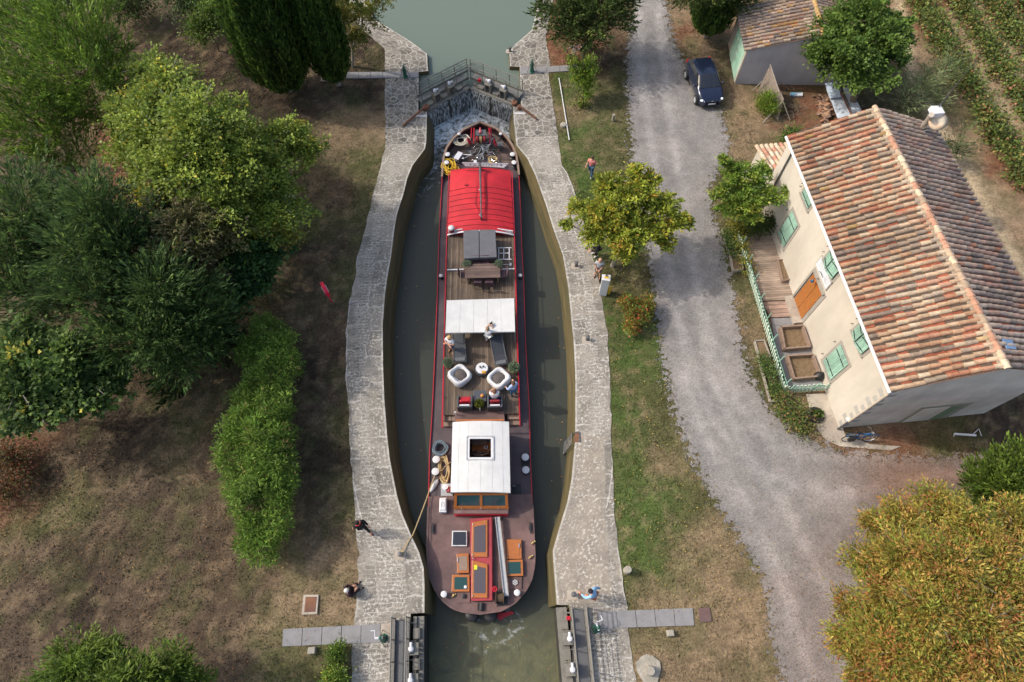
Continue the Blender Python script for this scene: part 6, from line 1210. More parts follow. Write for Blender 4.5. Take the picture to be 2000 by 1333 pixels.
def corr(pts, z, m, name, n=14):
    a, b_, c, d_ = [P(x, y, z+dz) for (x, y, dz) in pts]; mb = MB()
    for i in range(n*4):
        u0_, u1_ = i/(n*4), (i+1)/(n*4); f = lambda u, v: a.lerp(b_, u).lerp(d_.lerp(c, u), v)+Vector((0, 0, .02*math.sin(u*n*6.283)))
        mb.add([f(u0_, 0), f(u1_, 0), f(u1_, 1), f(u0_, 1)], [(0, 1, 2, 3)])
    apart(mt, name, mb, m)
corr([(1614, 175, .3), (1640, 170, .3), (1672, 235, .3), (1640, 242, .3)], .3, M['corr'], 'lower_sheet'); corr([(1645, 172, .3), (1662, 170, .3), (1690, 232, .3), (1672, 236, .3)], .28, M['corr'], 'side_sheet', 8); corr([(1611, 163, .4), (1636, 160, .4), (1643, 190, .4), (1620, 192, .4)], .35, mat('blue_sheet', (.42, .5, .6), .5, .2), 'blue_sheet', 10)
apart(mt, 'timber', MB().bar(P(1642, 180, .75), P(1668, 235, .75), .08, .06), M['rust'])
bb = thing('painted_board', 'blue and white board lying at the foot of the shed wall', 'board', P(1555, 184)); apart(bb, 'plank', MB().pr([(1544, 181), (1568, 181), (1568, 187), (1544, 187)], .1, .0), mat('blue_white_board', (.12, .32, .5), .6, .3, 6, col2=(.6, .62, .65)))
tp = thing('tile_pile', 'heap of old clay tiles and rubble beside the metal sheets', 'pile', P(1618, 215)); rnd = random.Random(6); mb = MB()
for k in range(170):
    px, py = rnd.gauss(1616, 9), rnd.gauss(212, 12); p = P(px, py, .05+max(0, .5-abs(px-1616)/26)*rnd.random()); mb.box(0, 0, 0, .3, .14, .03, M=Matrix.Translation(p)@Euler((rnd.uniform(-.5, .5), rnd.uniform(-.5, .5), rnd.random()*3)).to_matrix().to_4x4(), col=rnd.choice([(.3, .15, .09), (.36, .22, .14), (.2, .13, .1)]))
struct(apart(tp, 'rubble', mb, M['fc']), 'stuff')
sp_ = thing('branch_pile', 'pile of dead branches behind the reed screen', 'branches', P(1545, 215)); mb = MB()
for k in range(46):
    p = P(rnd.gauss(1540, 14), rnd.gauss(205, 16), .08+.2*rnd.random()); an_ = rnd.random()*6.28; d_ = Vector((math.cos(an_), math.sin(an_), rnd.uniform(-.1, .2)))*rnd.uniform(.4, 1.1); mb.tube([p-d_*.5, p+Vector((0, 0, .05)), p+d_*.5], [.02, .016, .006], 5)
apart(sp_, 'branches', mb, M['bark'])
st_ = thing('garden_trestle', 'pale blue-grey metal trestle lying in the shade of the gable', 'trestle', P(1885, 850)); apart(st_, 'bar', MB().bar(P(1864, 848, .15), P(1906, 851, .15), .09, .09), M['lightgrey']); apart(st_, 'leg', MB().tube([P(1900, 849, .15), P(1912, 838, .1), P(1917, 852, .0)], .02, 5).tube([P(1866, 848, .15), P(1862, 853, 0)], .02, 5), M['lightgrey'])
# ------------------------------------------------------------------ lock gates (leaf frame: x hinge->free end, +y*s upstream)
GL = 3.42
timber = mat('dark_wet_timber', (.035, .033, .026), .7, .3, 3, bump=.3, bscale=12); walkm = mat('steel_grating', (.13, .13, .135), .6, .3, 30, metal=.3)
gsteel = mat('grey_brown_steel', (.17, .16, .14), .6, .2, 5); gatepaint = mat('painted_walkway_steel', (.19, .19, .18), .55, .15, 4)
def gate(name, label, hinge, ang, s, closed):
    t = thing(name, label, 'lock gate', hinge, ang, None); B = lambda mb, n, m, p=t, **k: mb.build(n, m, p, **k)
    body = MB(); body.box(GL/2, s*.14, -1.9, GL, .26, 3.7)
    for z in (-.5, -1.4, -2.3, -3.2): body.box(GL/2, s*.0, z, GL, .1, .18)
    bo = B(body, 'gate_body', timber); B(MB().box(GL/2, s*.13, -.02, GL, .3, .08), 'top_beam', gsteel, bo)
    B(MB().box(GL/2+.1, s*.36, .06, GL-.2, .14, .14), 'strut_beam', gsteel)
    EX = (lambda yy: yy*.62) if closed else (lambda yy: 0)
    wk = B(MB().box((GL+EX(.7))/2-.05, s*.9, .18, GL-.1+EX(.7), .62, .04), 'walkway', walkm if not closed else gatepaint)
    mb = MB()
    for k in range(5): mb.box(.3+k*.72, s*.75, .12, .05, .9, .08)
    B(mb, 'cross_bearers', gsteel, wk)
    for yy, rr in ((.58, .03), (1.2, .035)):
        mb = MB(); nb_ = 5 if yy > 1 else 3
        for i in range(nb_): z = .34+(1.2-.34)*i/(nb_-1); mb.tube([(.02, s*yy, z), (GL+EX(yy), s*yy, z)], rr if i == nb_-1 else rr*.6, 6)
        mb.box((GL+EX(yy))/2, s*yy, .25, GL+EX(yy), .05, .14)
        for i in range(5): mb.box(.05+(GL-.1+EX(yy))*i/4, s*yy, .68, .04, .04, 1.05)
        B(mb, 'railing', gsteel)
    for i, x in enumerate((1.0, 2.15)):
        p = B(MB().box(x-.2, s*.33, .2, .07, .4, .95).box(x+.2, s*.33, .2, .07, .4, .95).box(x, s*.33, .65, .46, .42, .06), 'sluice_frame', gsteel)
        B(MB().box(x, s*.33, .15, .1, .1, 1.0), 'sluice_rack', M['darksteel'], p)
        B(MB().lathe([(.1, 0), (.13, .1), (.09, .2), (.02, .22)], (x, s*.42, .68), 10).tube([(x, s*.42, .78), (x+.26, s*.42, .8)], .06, 8), 'sluice_motor', M['lightgrey'], p)
        B(MB().box(x-.05, s*.5, .76, .22, .12, .14), 'motor_cover', mat('dark_blue_box', (.04, .06, .12), .5, .1) if i == 0 and s > 0 and closed else M['darksteel'], p)
    for x in (.45, 1.57, 2.75): B(MB().box(x, s*.28, .09, .42, .3, .22), 'beam_cap', gsteel)
    B(MB().lathe([(.16, 0), (.2, .05), (.2, .22), (.1, .26), (.1, .22), (.01, .2)], (.05, s*.12, .0), 14), 'hinge_collar', M['rust'])
    if s < 0: B(MB().box(2.95, s*.45, .5, .16, .16, .2), 'red_box', M['red'])
    return t
ga = math.atan2(AP.y-HL.y, AP.x-HL.x)
gate('lock_gate', 'closed left leaf of the upper lock gate with water spilling over it', (HL.x, HL.y, 0), ga, 1, True)
gate('lock_gate', 'closed right leaf of the upper lock gate with water spilling over it', (HR.x, HR.y, 0), math.pi-ga, -1, True)
gate('lock_gate', 'open left leaf of the lower lock gate beside the barge stern', (-4.12, -1.85, 0), math.pi/2, 1, False)
gate('lock_gate', 'open right leaf of the lower lock gate, railings casting shadows on the quay', (1.72, -1.85, 0), math.pi/2, -1, False)
mb = MB()
# falling water
def fallmat():
    m = bpy.data.materials.new('falling_water'); m.use_nodes = True; nt = m.node_tree; N = nt.nodes; L = nt.links; b = N['Principled BSDF']; b.inputs['Base Color'].default_value = (.78, .84, .88, 1); b.inputs['Roughness'].default_value = .35
    tc = N.new('ShaderNodeTexCoord'); mp = N.new('ShaderNodeMapping'); mp.inputs['Scale'].default_value = (13, 13, .22); L.new(tc.outputs['Object'], mp.inputs[0]); n = N.new('ShaderNodeTexNoise'); n.inputs['Scale'].default_value = 1.5; n.inputs['Detail'].default_value = 5; L.new(mp.outputs[0], n.inputs['Vector'])
    r = N.new('ShaderNodeMapRange'); r.inputs[1].default_value = .42; r.inputs[2].default_value = .66; r.inputs[3].default_value = .0; r.inputs[4].default_value = .55; L.new(n.outputs[0], r.inputs[0]); L.new(r.outputs[0], b.inputs['Alpha']); return m
mb = MB()
for A_, B_ in ((HL, AP), (AP, HR)):
    d = (B_-A_).normalized(); nn = Vector((d.y, -d.x, 0)); K = 26
    for i in range(K):
        if i % 13 == 12: continue
        prof = [(0, .05, -.06), (.05, .12, -.1), (.12, .0, -.5), (.2, 0, -1.1), (.24, 0, -1.72)]
        for (o0, _, z0), (o1, _, z1) in zip(prof[:-1], prof[1:]):
            a, b_ = A_.lerp(B_, i/K), A_.lerp(B_, (i+1)/K); mb.add([a+nn*o0+Vector((0, 0, z0)), b_+nn*o0+Vector((0, 0, z0)), b_+nn*o1+Vector((0, 0, z1)), a+nn*o1+Vector((0, 0, z1))], [(0, 1, 2, 3)])
struct(mb.build('waterfall', fallmat()), 'stuff', 'white streaks of water falling down the upper gate')
struct(MB().box(-1.2, 35.2, -2.2, 7.0, .5, 3.3).build('gate_sill', M['wetstone']))
# gate struts lying on the coping
for a, b_, lb in (((787, 246, .1), (829, 210, .25), 'rusty strut bar on the left quay holding the upper gate'), ((1014, 207, .3), (1048, 232, .1), 'rusty strut bar on the right quay holding the upper gate')):
    t = thing('gate_strut', lb, 'bar', P(*a[:2])); apart(t, 'bar', MB().bar(P(*a), P(*b_), .1, .1), M['rust']); q = P(*(b_ if a[0] < 900 else a)); apart(t, 'pivot', MB().cyl((q.x, q.y, 0), .13, 0, .3, 10), M['rust'])
# slab walkways
def slabs(name, a, b_, wpx, n, label=None, z=.03, m=None):
    mb = MB(); A1_, A2_, B1_, B2_ = P(*a[0]), P(*a[1]), P(*b_[0]), P(*b_[1])
    for i in range(n):
        u0_, u1_ = (i+.015)/n, (i+.985)/n; mb.prism([A1_.lerp(B1_, u0_), A1_.lerp(B1_, u1_), A2_.lerp(B2_, u1_), A2_.lerp(B2_, u0_)], z, -.1)
    return struct(mb.build(name, m or M['slab']))
slabs('slab_path', ((553, 1229), (551, 1263)), ((744, 1219), (743, 1255)), 0, 5); slabs('slab_path', ((1353, 1188), (1356, 1222)), ((1165, 1195), (1170, 1228)), 0, 5, z=.034)
slabs('slab_path', ((678, 142), (676, 154)), ((817, 141), (817, 152)), 0, 6, z=.034); slabs('slab_path', ((1016, 133), (1016, 146)), ((1145, 127), (1145, 137)), 0, 5, z=.034)
slabs('slab_path', ((744, 1219), (743, 1255)), ((764, 1218), (764, 1254)), 0, 1, z=.028, m=M['concrete'])
# small fittings on the banks
def winch_post(px, py, label, wheel=False, rz=0):
    t = thing('gate_winch', label, 'winch', P(px, py), rz, 'green gate winches')
    MB().lathe([(.2, 0), (.2, .04), (.15, .06), (.09, .75), (.07, .9), (.01, .92)], (0, 0, 0), 6).build('pedestal', M['green'], t)
    MB().tube([(0, -.1, .82), (0, .22, .82)], .05, 8).tube([(0, .22, .82), (.3, .22, .86)], .02, 5).tube([(.3, .22, .86), (.3, .4, .86)], .022, 5).build('crank', M['lightgrey'] if wheel else M['darksteel'], t)
    MB().tube([(-.08, 0, .7), (-.34, -.05, 0)], .018, 5).tube([(.08, 0, .7), (.34, .05, .0)], .018, 5).build('stay', M['darksteel'], t); return t
winch_post(792, 151, 'green winch post on the left quay by the upper gate'); winch_post(1039, 141, 'green winch post on the right quay by the upper gate'); winch_post(750, 1247, 'green winch with a pale crank at the end of the lower left slab path', True, 1.6); winch_post(1164, 1228, 'green winch with a long crank at the start of the lower right slab path', True, .3)
def quay_bollard(px, py, label):
    t = thing('mooring_bollard', label, 'bollard', P(px, py), 0, 'small iron bollards on the quays'); MB().lathe([(.11, 0), (.1, .05), (.07, .09), (.075, .24), (.12, .28), (.11, .34), (.01, .36)], (0, 0, 0), 12).build('post', M['darksteel'], t); MB().prism([(-.3, -.2), (.2, -.22), (.24, .18), (-.26, .2)], .02, -.05).build('base', M['concrete'], t)
quay_bollard(1125, 520, 'iron bollard on the right quay near the man with the backpack'); quay_bollard(1147, 664, 'iron bollard on the right quay midway along the white awning'); quay_bollard(1120, 1162, 'iron bollard on the right quay beside the person in light blue'); quay_bollard(783, 1084, 'iron bollard on the left quay with the mooring rope round it'); quay_bollard(996, 101, 'iron bollard at the canal edge above the upper gate')
for px, py, r, h, lb in ((1224, 1115, .17, .5, 'pale round stone post on the lawn edge above the right slab path'), (1100, 246, .2, .14, 'pale oval stone on the grass beside the long pole'), (1267, 1310, .2, .5, 'round stone post on a rough base at the bottom right of the lock')):
    t = thing('stone_post', lb, 'stone', P(px, py)); MB().lathe([(r*1.02, -.05), (r, h*.8), (r*.85, h), (.01, h+.01)], (0, 0, 0), 10).build('stone', M['stone'], t)
    if px == 1267: MB().prism([(math.cos(a)*.5*(1+.2*math.sin(a*3)), math.sin(a)*.62) for a in [i*.524 for i in range(12)]], .08, -.1).build('base', M['stone'], t)
for px, py, s_, lb in ((1308, 1237, .32, 'square stone block on dry grass below the right slab path'), (611, 1271, .34, 'rough stone block below the left slab path'), (667, 1312, .3, 'stone block between the two clipped bushes'), (571, 388, .4, 'pale rock at the foot of the yellow-green tree')):
    o = MB().box(0, 0, .12, s_, s_*.85, .24, taper=.9).build('stone_block', M['stone'], bevel=.03); o.location = P(px, py); tag(o, lb, 'stone')
t = thing('tree_stump', 'small dark log standing on the lawn near the road', 'stump', P(1197, 236)); MB().lathe([(.1, 0), (.09, .5), (.01, .52)], (0, 0, 0), 9).build('stump', M['bark2'], t)
t = thing('long_pole', 'long white pole lying on the grass beside the right quay', 'pole', P(1102, 215)); apart(t, 'pole', MB().tube([P(1092, 153, .05), P(1112, 274, .05)], .035, 6), M['white'])
t = thing('inspection_cover', 'rusty steel cover in a concrete frame on the lower left bank', 'cover', P(605, 1181)); apart(t, 'frame', MB().pr([(593, 1162), (622, 1162), (619, 1200), (589, 1201)], .06, -.05), M['concrete']); apart(t, 'lid', MB().pr([(597, 1166), (618, 1166), (615, 1195), (594, 1196)], .08, 0), M['rust'])
t = thing('inspection_cover', 'small framed cover between the two cypresses', 'cover', P(635, 151)); apart(t, 'frame', MB().pr([(629, 144), (643, 144), (644, 158), (626, 158)], .08, -.05), M['concrete']); apart(t, 'lid', MB().pr([(631, 146), (641.5, 146), (642, 156), (628.5, 156)], .1, 0), mat('brown_lid', (.16, .1, .075), .9, .2))
t = thing('inspection_cover', 'dark flat slab at the end of the right slab path', 'cover', P(1376, 1201)); apart(t, 'frame', MB().pr([(1364, 1188), (1386, 1187), (1390, 1214), (1368, 1216)], .03, -.05), M['plum'])
t = thing('mill_stone', 'pale stone ring set in the left quay below the upper gate', 'stone', P(769, 196)); MB().tube([(math.cos(k*.5236)*.22, math.sin(k*.5236)*.22, .05) for k in range(12)], .08, 6, closed=True).build('ring', M['stone'], t)
for pts, lb in (([(812, 225), (834, 224.5), (834, 228), (812, 228)], 'l'), ([(1005, 220), (1026, 220), (1026, 223), (1005, 223)], 'r')): struct(MB().pr(pts, .022, .0).build('painted_line', M['white']))
t = thing('lock_ladder', 'dark iron ladder set in the right lock wall', 'ladder', P(1121, 860)); mb = MB(); a0, a1 = P(1131, 846, .02), P(1120, 846, .02)
mb.bar(P(1132, 845, .03), P(1122, 845, .03), .05, .04).bar(P(1132, 845, .03), P(1132, 864, .03), .05, .04); top1, top2 = P(1123, 845, 0), P(1121, 868, 0)
for p_ in (top1, top2): mb.bar(p_+Vector((-.1, 0, 0)), Vector((p_.x-.45, p_.y, -1.9)), .05, .05)
for k in range(6): z_ = -.1-.3*k; x_ = -.1-.34*(-z_)/1.9; mb.tube([(top1.x+x_-.03, top1.y, z_), (top2.x+x_-.03, top2.y, z_)], .02, 5)
apart(t, 'rungs', mb, M['darksteel']); apart(t, 'recess', MB().pr([(1123, 846), (1131, 846), (1130, 864), (1122, 864)], .018, -.1), M['rust'])
# white control cabinet
cbx = thing('control_cabinet', 'tall white control cabinet with a sloping top on the right quay edge', 'cabinet', P(1177, 573), R_(-12)); MB().box(0, 0, .75, .42, .34, 1.5).build('cabinet_body', M['white'], cbx, bevel=.01)
MB().box(0, 0, 1.56, .46, .38, .12, M=Matrix.Rotation(0, 4, 'X')).build('cabinet_top', M['white'], cbx, bevel=.02); MB().box(.02, -.02, 1.64, .22, .1, .05).build('yellow_light', M['yellow'], cbx); MB().ball((0, .08, 1.66), .07).build('beacon', M['darksteel'], cbx); MB().box(-.215, 0, 1.1, .01, .06, .2).build('lock_handle', M['darksteel'], cbx)
t = thing('yellow_post', 'short yellow post behind the white cabinet', 'post', P(1188, 572)); MB().lathe([(.13, 0), (.13, .45), (.1, .5), (.01, .51)], (0, 0, 0), 12).build('post', M['yellow'], t)
# lifebuoy sign
lb_ = thing('lifebuoy_case', 'bright red lifebuoy case on a post on the left bank', 'lifebuoy', P(648, 590), R_(-62)); MB().tube([(0, 0, 0), (0, 0, 1.2)], .04, 8).build('post', M['lifered'], lb_)
pr_ = [(math.sin(k*math.pi/4+.39)*.42, math.cos(k*math.pi/4+.39)*.5) for k in range(8)]; mb = MB(); mb.add([(x, -.1, 1.35+z) for x, z in pr_]+[(x, .1, 1.35+z) for x, z in pr_], [tuple(range(8)), tuple(range(15, 7, -1))]+[(i, i+8, (i+1) % 8+8, (i+1) % 8) for i in range(8)]); cs_ = mb.build('case', M['lifered'], lb_, bevel=.02)
MB().tube([(math.cos(k*.5236)*.17, .115, 1.4+math.sin(k*.5236)*.17) for k in range(12)], .022, 5, closed=True).box(0, .115, 1.08, .2, .02, .05).build('white_emblem', M['white'], cs_)
MB().tube([(math.cos(k*.5236)*.17, -.115, 1.4+math.sin(k*.5236)*.17) for k in range(12)], .022, 5, closed=True).box(0, -.115, 1.08, .2, .02, .05).build('white_emblem', M['white'], cs_)
# ------------------------------------------------------------------ people
def skinbake(verts, edges, rad, root=0, sub=1):
    bm = bmesh.new(); ly = bm.verts.layers.skin.verify(); vs = []
    for i, (v, r) in enumerate(zip(verts, rad)):
        x = bm.verts.new(v); x[ly].radius = (r, r); x[ly].use_root = (i == root); vs.append(x)
    for a, b_ in edges: bm.edges.new((vs[a], vs[b_]))
    me = bpy.data.meshes.new('sk'); bm.to_mesh(me); bm.free(); o = bpy.data.objects.new('sk', me); COL.objects.link(o)
    md = o.modifiers.new('s', 'SKIN'); md.use_smooth_shade = True; sb = o.modifiers.new('u', 'SUBSURF'); sb.levels = sub; sb.render_levels = sub
    dg = bpy.context.evaluated_depsgraph_get(); r = bpy.data.meshes.new_from_object(o.evaluated_get(dg)); bpy.data.objects.remove(o); return r
JD = dict(pel=(0, 0, .95), wai=(0, 0, 1.1), che=(0, 0, 1.3), nek=(0, 0, 1.46), hed=(0, .02, 1.6), shL=(-.18, 0, 1.4), elL=(-.25, -.02, 1.13), haL=(-.25, .1, .92), shR=(.18, 0, 1.4), elR=(.25, -.02, 1.13), haR=(.25, .1, .92),
          hiL=(-.1, 0, .9), knL=(-.11, .03, .5), anL=(-.12, 0, .09), hiR=(.1, 0, .9), knR=(.11, .03, .5), anR=(.12, 0, .09))
def person(label, at, heading, J=None, shirt=(.6, .6, .6), legs=(.1, .1, .15), hair=(.05, .03, .02), shoes=(.05, .04, .04), sleeve='short', trousers='long', skin=None, collar=None, hat=None):
    t = thing('person', label, 'person', at, R_(heading)); j = dict(JD); j.update(J or {}); V = {k: Vector(v) for k, v in j.items()}
    names = ['pel', 'wai', 'che', 'nek', 'hed', 'shL', 'elL', 'haL', 'shR', 'elR', 'haR', 'hiL', 'knL', 'anL', 'hiR', 'knR', 'anR']
    top = V['hed']+(V['hed']-V['nek']).normalized()*.1; toes = {}
    for s in 'LR':
        f = V['an'+s]-V['kn'+s]; toes[s] = V['an'+s]+Vector(((-.02 if s == 'L' else .02), .15, -.05)) if abs(f.z) > .15 else V['an'+s]+Vector((0, .12, .06))
    vs = [V[k] for k in names]+[top, toes['L'], toes['R']]; rd = [.125, .12, .135, .055, .095, .055, .042, .03, .055, .042, .03, .09, .055, .038, .09, .055, .038, .07, .03, .03]
    ed = [(0, 1), (1, 2), (2, 3), (3, 4), (4, 17), (2, 5), (5, 6), (6, 7), (2, 8), (8, 9), (9, 10), (0, 11), (11, 12), (12, 13), (0, 14), (14, 15), (15, 16), (13, 18), (16, 19)]
    mb = MB().mesh(skinbake(vs, ed, rd)); hd = (V['hed']-V['nek']).normalized(); fw = Vector((0, 1, 0)); fw = (fw-hd*fw.dot(hd)).normalized(); sd = fw.cross(hd)
    mb.ball(V['hed']+fw*.1-hd*.01, .018, .028, .025, 8, 5)
    for s in (-1, 1): mb.ball(V['hed']+sd*s*.085, .018, .03, .035, 8, 5)
    for s in 'LR':
        h = V['ha'+s]; d = (h-V['el'+s]).normalized(); a_ = d.cross(Vector((0, 0, 1))); a_ = a_.normalized() if a_.length > .1 else Vector((1, 0, 0)); b2 = a_.cross(d)
        mb.tube([h, h+d*.05, h+d*.09], [.03, .042, .036], 8)
        for k in range(4):
            o = a_*(k-1.5)*.02; L_ = (.07, .085, .08, .06)[k]; mb.tube([h+d*.08+o, h+d*(.08+L_*.5)+o-b2*.008, h+d*(.08+L_)+o-b2*.028], [.011, .01, .007], 6)
        sg_ = 1 if s == 'L' else -1; mb.tube([h+d*.03+a_*sg_*.035, h+d*.06+a_*sg_*.06, h+d*.09+a_*sg_*.062], [.013, .011, .008], 6)
    mb.build('body', skin or M['skin'], t, True)
    mb = MB()
    for s in (-1, 1): mb.ball(V['hed']+fw*.083+sd*s*.032+hd*.012, .011, .011, .011, 6, 4)
    mb.build('eyes', M['black'], t); MB().ball(V['hed']+fw*.09-hd*.05, .028, .014, .008, 6, 4).build('mouth', M['darkred'], t)
    fr = frame(V['hed'], sd, -fw); mh = Matrix((sd, fw, hd)).transposed().to_4x4(); mh.translation = V['hed']
    hb_ = MB().ball((0, -.025, .045), .108, .115, .098, 14, 8, M=None); hb_.v = [tuple(mh@Vector(v)) for v in hb_.v]
    if hat is None or hat == 'long':
        if hat == 'long': q = MB().ball((0, -.07, -.06), .09, .06, .13, 10, 6); hb_.add([mh@Vector(v) for v in q.v], q.f)
    hb_.build('hair', cloth('hair', hair), t, True)
    def over(nm, pts, eds, rad, col): MB().mesh(skinbake([V[k] if isinstance(k, str) else k for k in pts], eds, rad)).build(nm, cloth(nm+'_cloth', col), t, True)
    el = {s: V['sh'+s].lerp(V['el'+s], .75) for s in 'LR'}
    if sleeve == 'long': over('top', ['pel', 'wai', 'che', V['nek']-hd*.06, 'shL', 'elL', V['elL'].lerp(V['haL'], .9), 'shR', 'elR', V['elR'].lerp(V['haR'], .9)], [(0, 1), (1, 2), (2, 3), (2, 4), (4, 5), (5, 6), (2, 7), (7, 8), (8, 9)], [.155, .15, .17, .075, .082, .062, .048, .082, .062, .048], shirt)
    else: over('shirt', ['pel', 'wai', 'che', V['nek']-hd*.06, 'shL', el['L'], 'shR', el['R']], [(0, 1), (1, 2), (2, 3), (2, 4), (4, 5), (2, 6), (6, 7)], [.155, .15, .17, .075, .085, .066, .085, .066], shirt)
    q = .92 if trousers == 'long' else .35
    over('trousers' if trousers == 'long' else 'shorts', ['pel', 'hiL', V['hiL'].lerp(V['knL'], .95 if trousers == 'long' else .8), V['knL'].lerp(V['anL'], q if trousers == 'long' else .02), 'hiR', V['hiR'].lerp(V['knR'], .95 if trousers == 'long' else .8), V['knR'].lerp(V['anR'], q if trousers == 'long' else .02)], [(0, 1), (1, 2), (2, 3), (0, 4), (4, 5), (5, 6)], [.15, .11, .078, .058 if trousers == 'long' else .075, .11, .078, .058 if trousers == 'long' else .075], legs)
    sm = cloth('shoe', shoes)
    for s in 'LR':
        a, b_ = V['an'+s], toes[s]; MB().tube([a-(b_-a)*.35+Vector((0, 0, -.035)), a+Vector((0, 0, -.03)), b_+Vector((0, 0, .0)), b_+(b_-a)*.25], [.035, .048, .042, .02], 10).build('shoe', sm, t, True)
    if collar: MB().tube([V['nek']+Vector((math.cos(k*.7854)*.1, math.sin(k*.7854)*.09, -.03+.02*math.sin(k))) for k in range(8)], .035, 6, closed=True).build('scarf', cloth('scarf', collar), t)
    return t
SIT = dict(pel=(0, 0, .5), wai=(0, -.02, .65), che=(0, -.02, .86), nek=(0, 0, 1.02), hed=(0, .05, 1.15), shL=(-.18, 0, .96), shR=(.18, 0, .96), elL=(-.25, .1, .72), elR=(.25, .1, .72), haL=(-.12, .3, .75), haR=(.12, .3, .75), hiL=(-.1, .02, .47), hiR=(.1, .02, .47), knL=(-.13, .42, .48), knR=(.13, .42, .48), anL=(-.13, .45, .09), anR=(.13, .45, .09))
w_ = (.72, .72, .74)
lift(True)
person('blonde woman with folded arms and white top standing by the left railing of the barge', P(883, 686, ZT), 150, dict(haL=(.1, .22, 1.18), haR=(-.1, .24, 1.14), elL=(-.27, .08, 1.12), elR=(.27, .08, 1.12)), w_, (.05, .1, .2), (.5, .33, .15), (.4, .2, .1), trousers='short', hat='long')
cm_ = person('person in white top and white trousers holding a dark camera behind the white awning', P(955, 669, ZT), -20, dict(haL=(-.08, .35, 1.3), haR=(.12, .35, 1.32), elL=(-.25, .15, 1.1), elR=(.28, .15, 1.12), knR=(.14, .15, .52), anR=(.13, .1, .09)), w_, (.7, .7, .68), (.25, .17, .1), (.2, .03, .03), sleeve='short'); MB().box(.05, .45, 1.36, .16, .08, .1).tube([(.05, .45, 1.36), (.05, .58, 1.36)], .04, 8).build('camera', M['black'], cm_)
person('man in light blue shirt and jeans standing by the right railing of the barge', P(1003, 772, ZT), 30, dict(haL=(-.3, .2, 1.02), elL=(-.3, 0, 1.15), haR=(.2, .25, 1.1)), (.32, .42, .66), (.04, .14, .26), (.09, .055, .035), (.03, .035, .06), sleeve='long')
person('brown-haired person in white shirt sitting in the right black armchair, hands at the face', P(967, 783, ZT+.02), 0, dict(SIT, haL=(-.06, .2, 1.1), haR=(.06, .2, 1.1), elL=(-.24, .18, .86), elR=(.24, .18, .86)), w_, (.03, .05, .15), (.16, .08, .04))
lift(False)
person('dark-haired person in black with red collar walking on the left quay', P(713, 1034), 215, dict(knL=(-.11, .2, .52), anL=(-.12, .32, .12), knR=(.11, -.02, .5), anR=(.12, -.25, .12), haL=(-.28, .25, 1.0), haR=(.3, -.1, .95)), (.012, .01, .013), (.012, .012, .016), (.02, .013, .012), (.25, .06, .05), sleeve='long', collar=(.6, .02, .03))
person('white-haired person in dark coat sitting on the left bank at the quay edge', P(684, 1158), -60, {k: (v[0], v[1], max(.06, v[2]-.36)) if k[:2] not in ('kn', 'an') else (v[0], v[1], .22 if k[:2] == 'kn' else .06) for k, v in SIT.items()}, (.035, .012, .022), (.02, .01, .016), (.6, .58, .54), (.02, .02, .02), sleeve='long')
person('person in light blue top pulling a rope on the right quay by the lower gate', P(1156, 1166), 60, dict(wai=(0, .04, 1.08), che=(0, .12, 1.26), nek=(0, .18, 1.4), hed=(0, .24, 1.52), shL=(-.18, .14, 1.34), shR=(.18, .14, 1.34), elL=(-.3, .3, 1.15), haL=(-.22, .55, 1.1), elR=(.32, -.02, 1.12), haR=(.35, -.1, .9), knL=(-.12, .25, .5), anL=(-.12, .35, .09)), (.25, .45, .68), (.5, .16, .1), (.02, .015, .02), (.5, .1, .06), trousers='short', sleeve='long')
bp_ = person('bald man in grey shirt and shorts with a dark backpack on the right quay', P(1166, 540), 165, dict(knL=(-.13, .1, .5), anL=(-.15, .16, .09), haL=(-.08, .22, 1.0), haR=(.1, .22, 1.0)), (.42, .44, .47), (.12, .1, .1), (.5, .3, .2), (.06, .035, .035), trousers='short'); MB().box(0, -.22, 1.22, .3, .16, .42).build('backpack', cloth('backpack_cloth', (.02, .02, .035)), bp_, bevel=.04)
person('person in black with a white cap crouching half under the walnut tree', P(1166, 497), 110, dict(pel=(0, -.05, .62), wai=(0, 0, .76), che=(0, .12, .93), nek=(0, .24, 1.04), hed=(0, .32, 1.14), shL=(-.18, .18, 1.0), shR=(.18, .18, 1.0), elL=(-.25, .35, .8), elR=(.25, .35, .8), haL=(-.1, .55, .75), haR=(.1, .55, .75), hiL=(-.1, -.03, .58), hiR=(.1, -.03, .58), knL=(-.15, .3, .5), knR=(.15, .3, .5), anL=(-.13, .1, .09), anR=(.13, .1, .09)), (.02, .02, .022), (.015, .015, .02), (.6, .6, .6), (.6, .6, .6), sleeve='long')
person('person in salmon pink top walking on the grass above the walnut tree', P(1152, 345), -25, dict(knL=(-.11, .2, .52), anL=(-.12, .28, .12), anR=(.12, -.2, .12), haL=(-.28, -.15, 1.0), haR=(.28, .2, 1.0)), (.62, .22, .2), (.03, .08, .16), (.07, .035, .03), (.3, .32, .34))
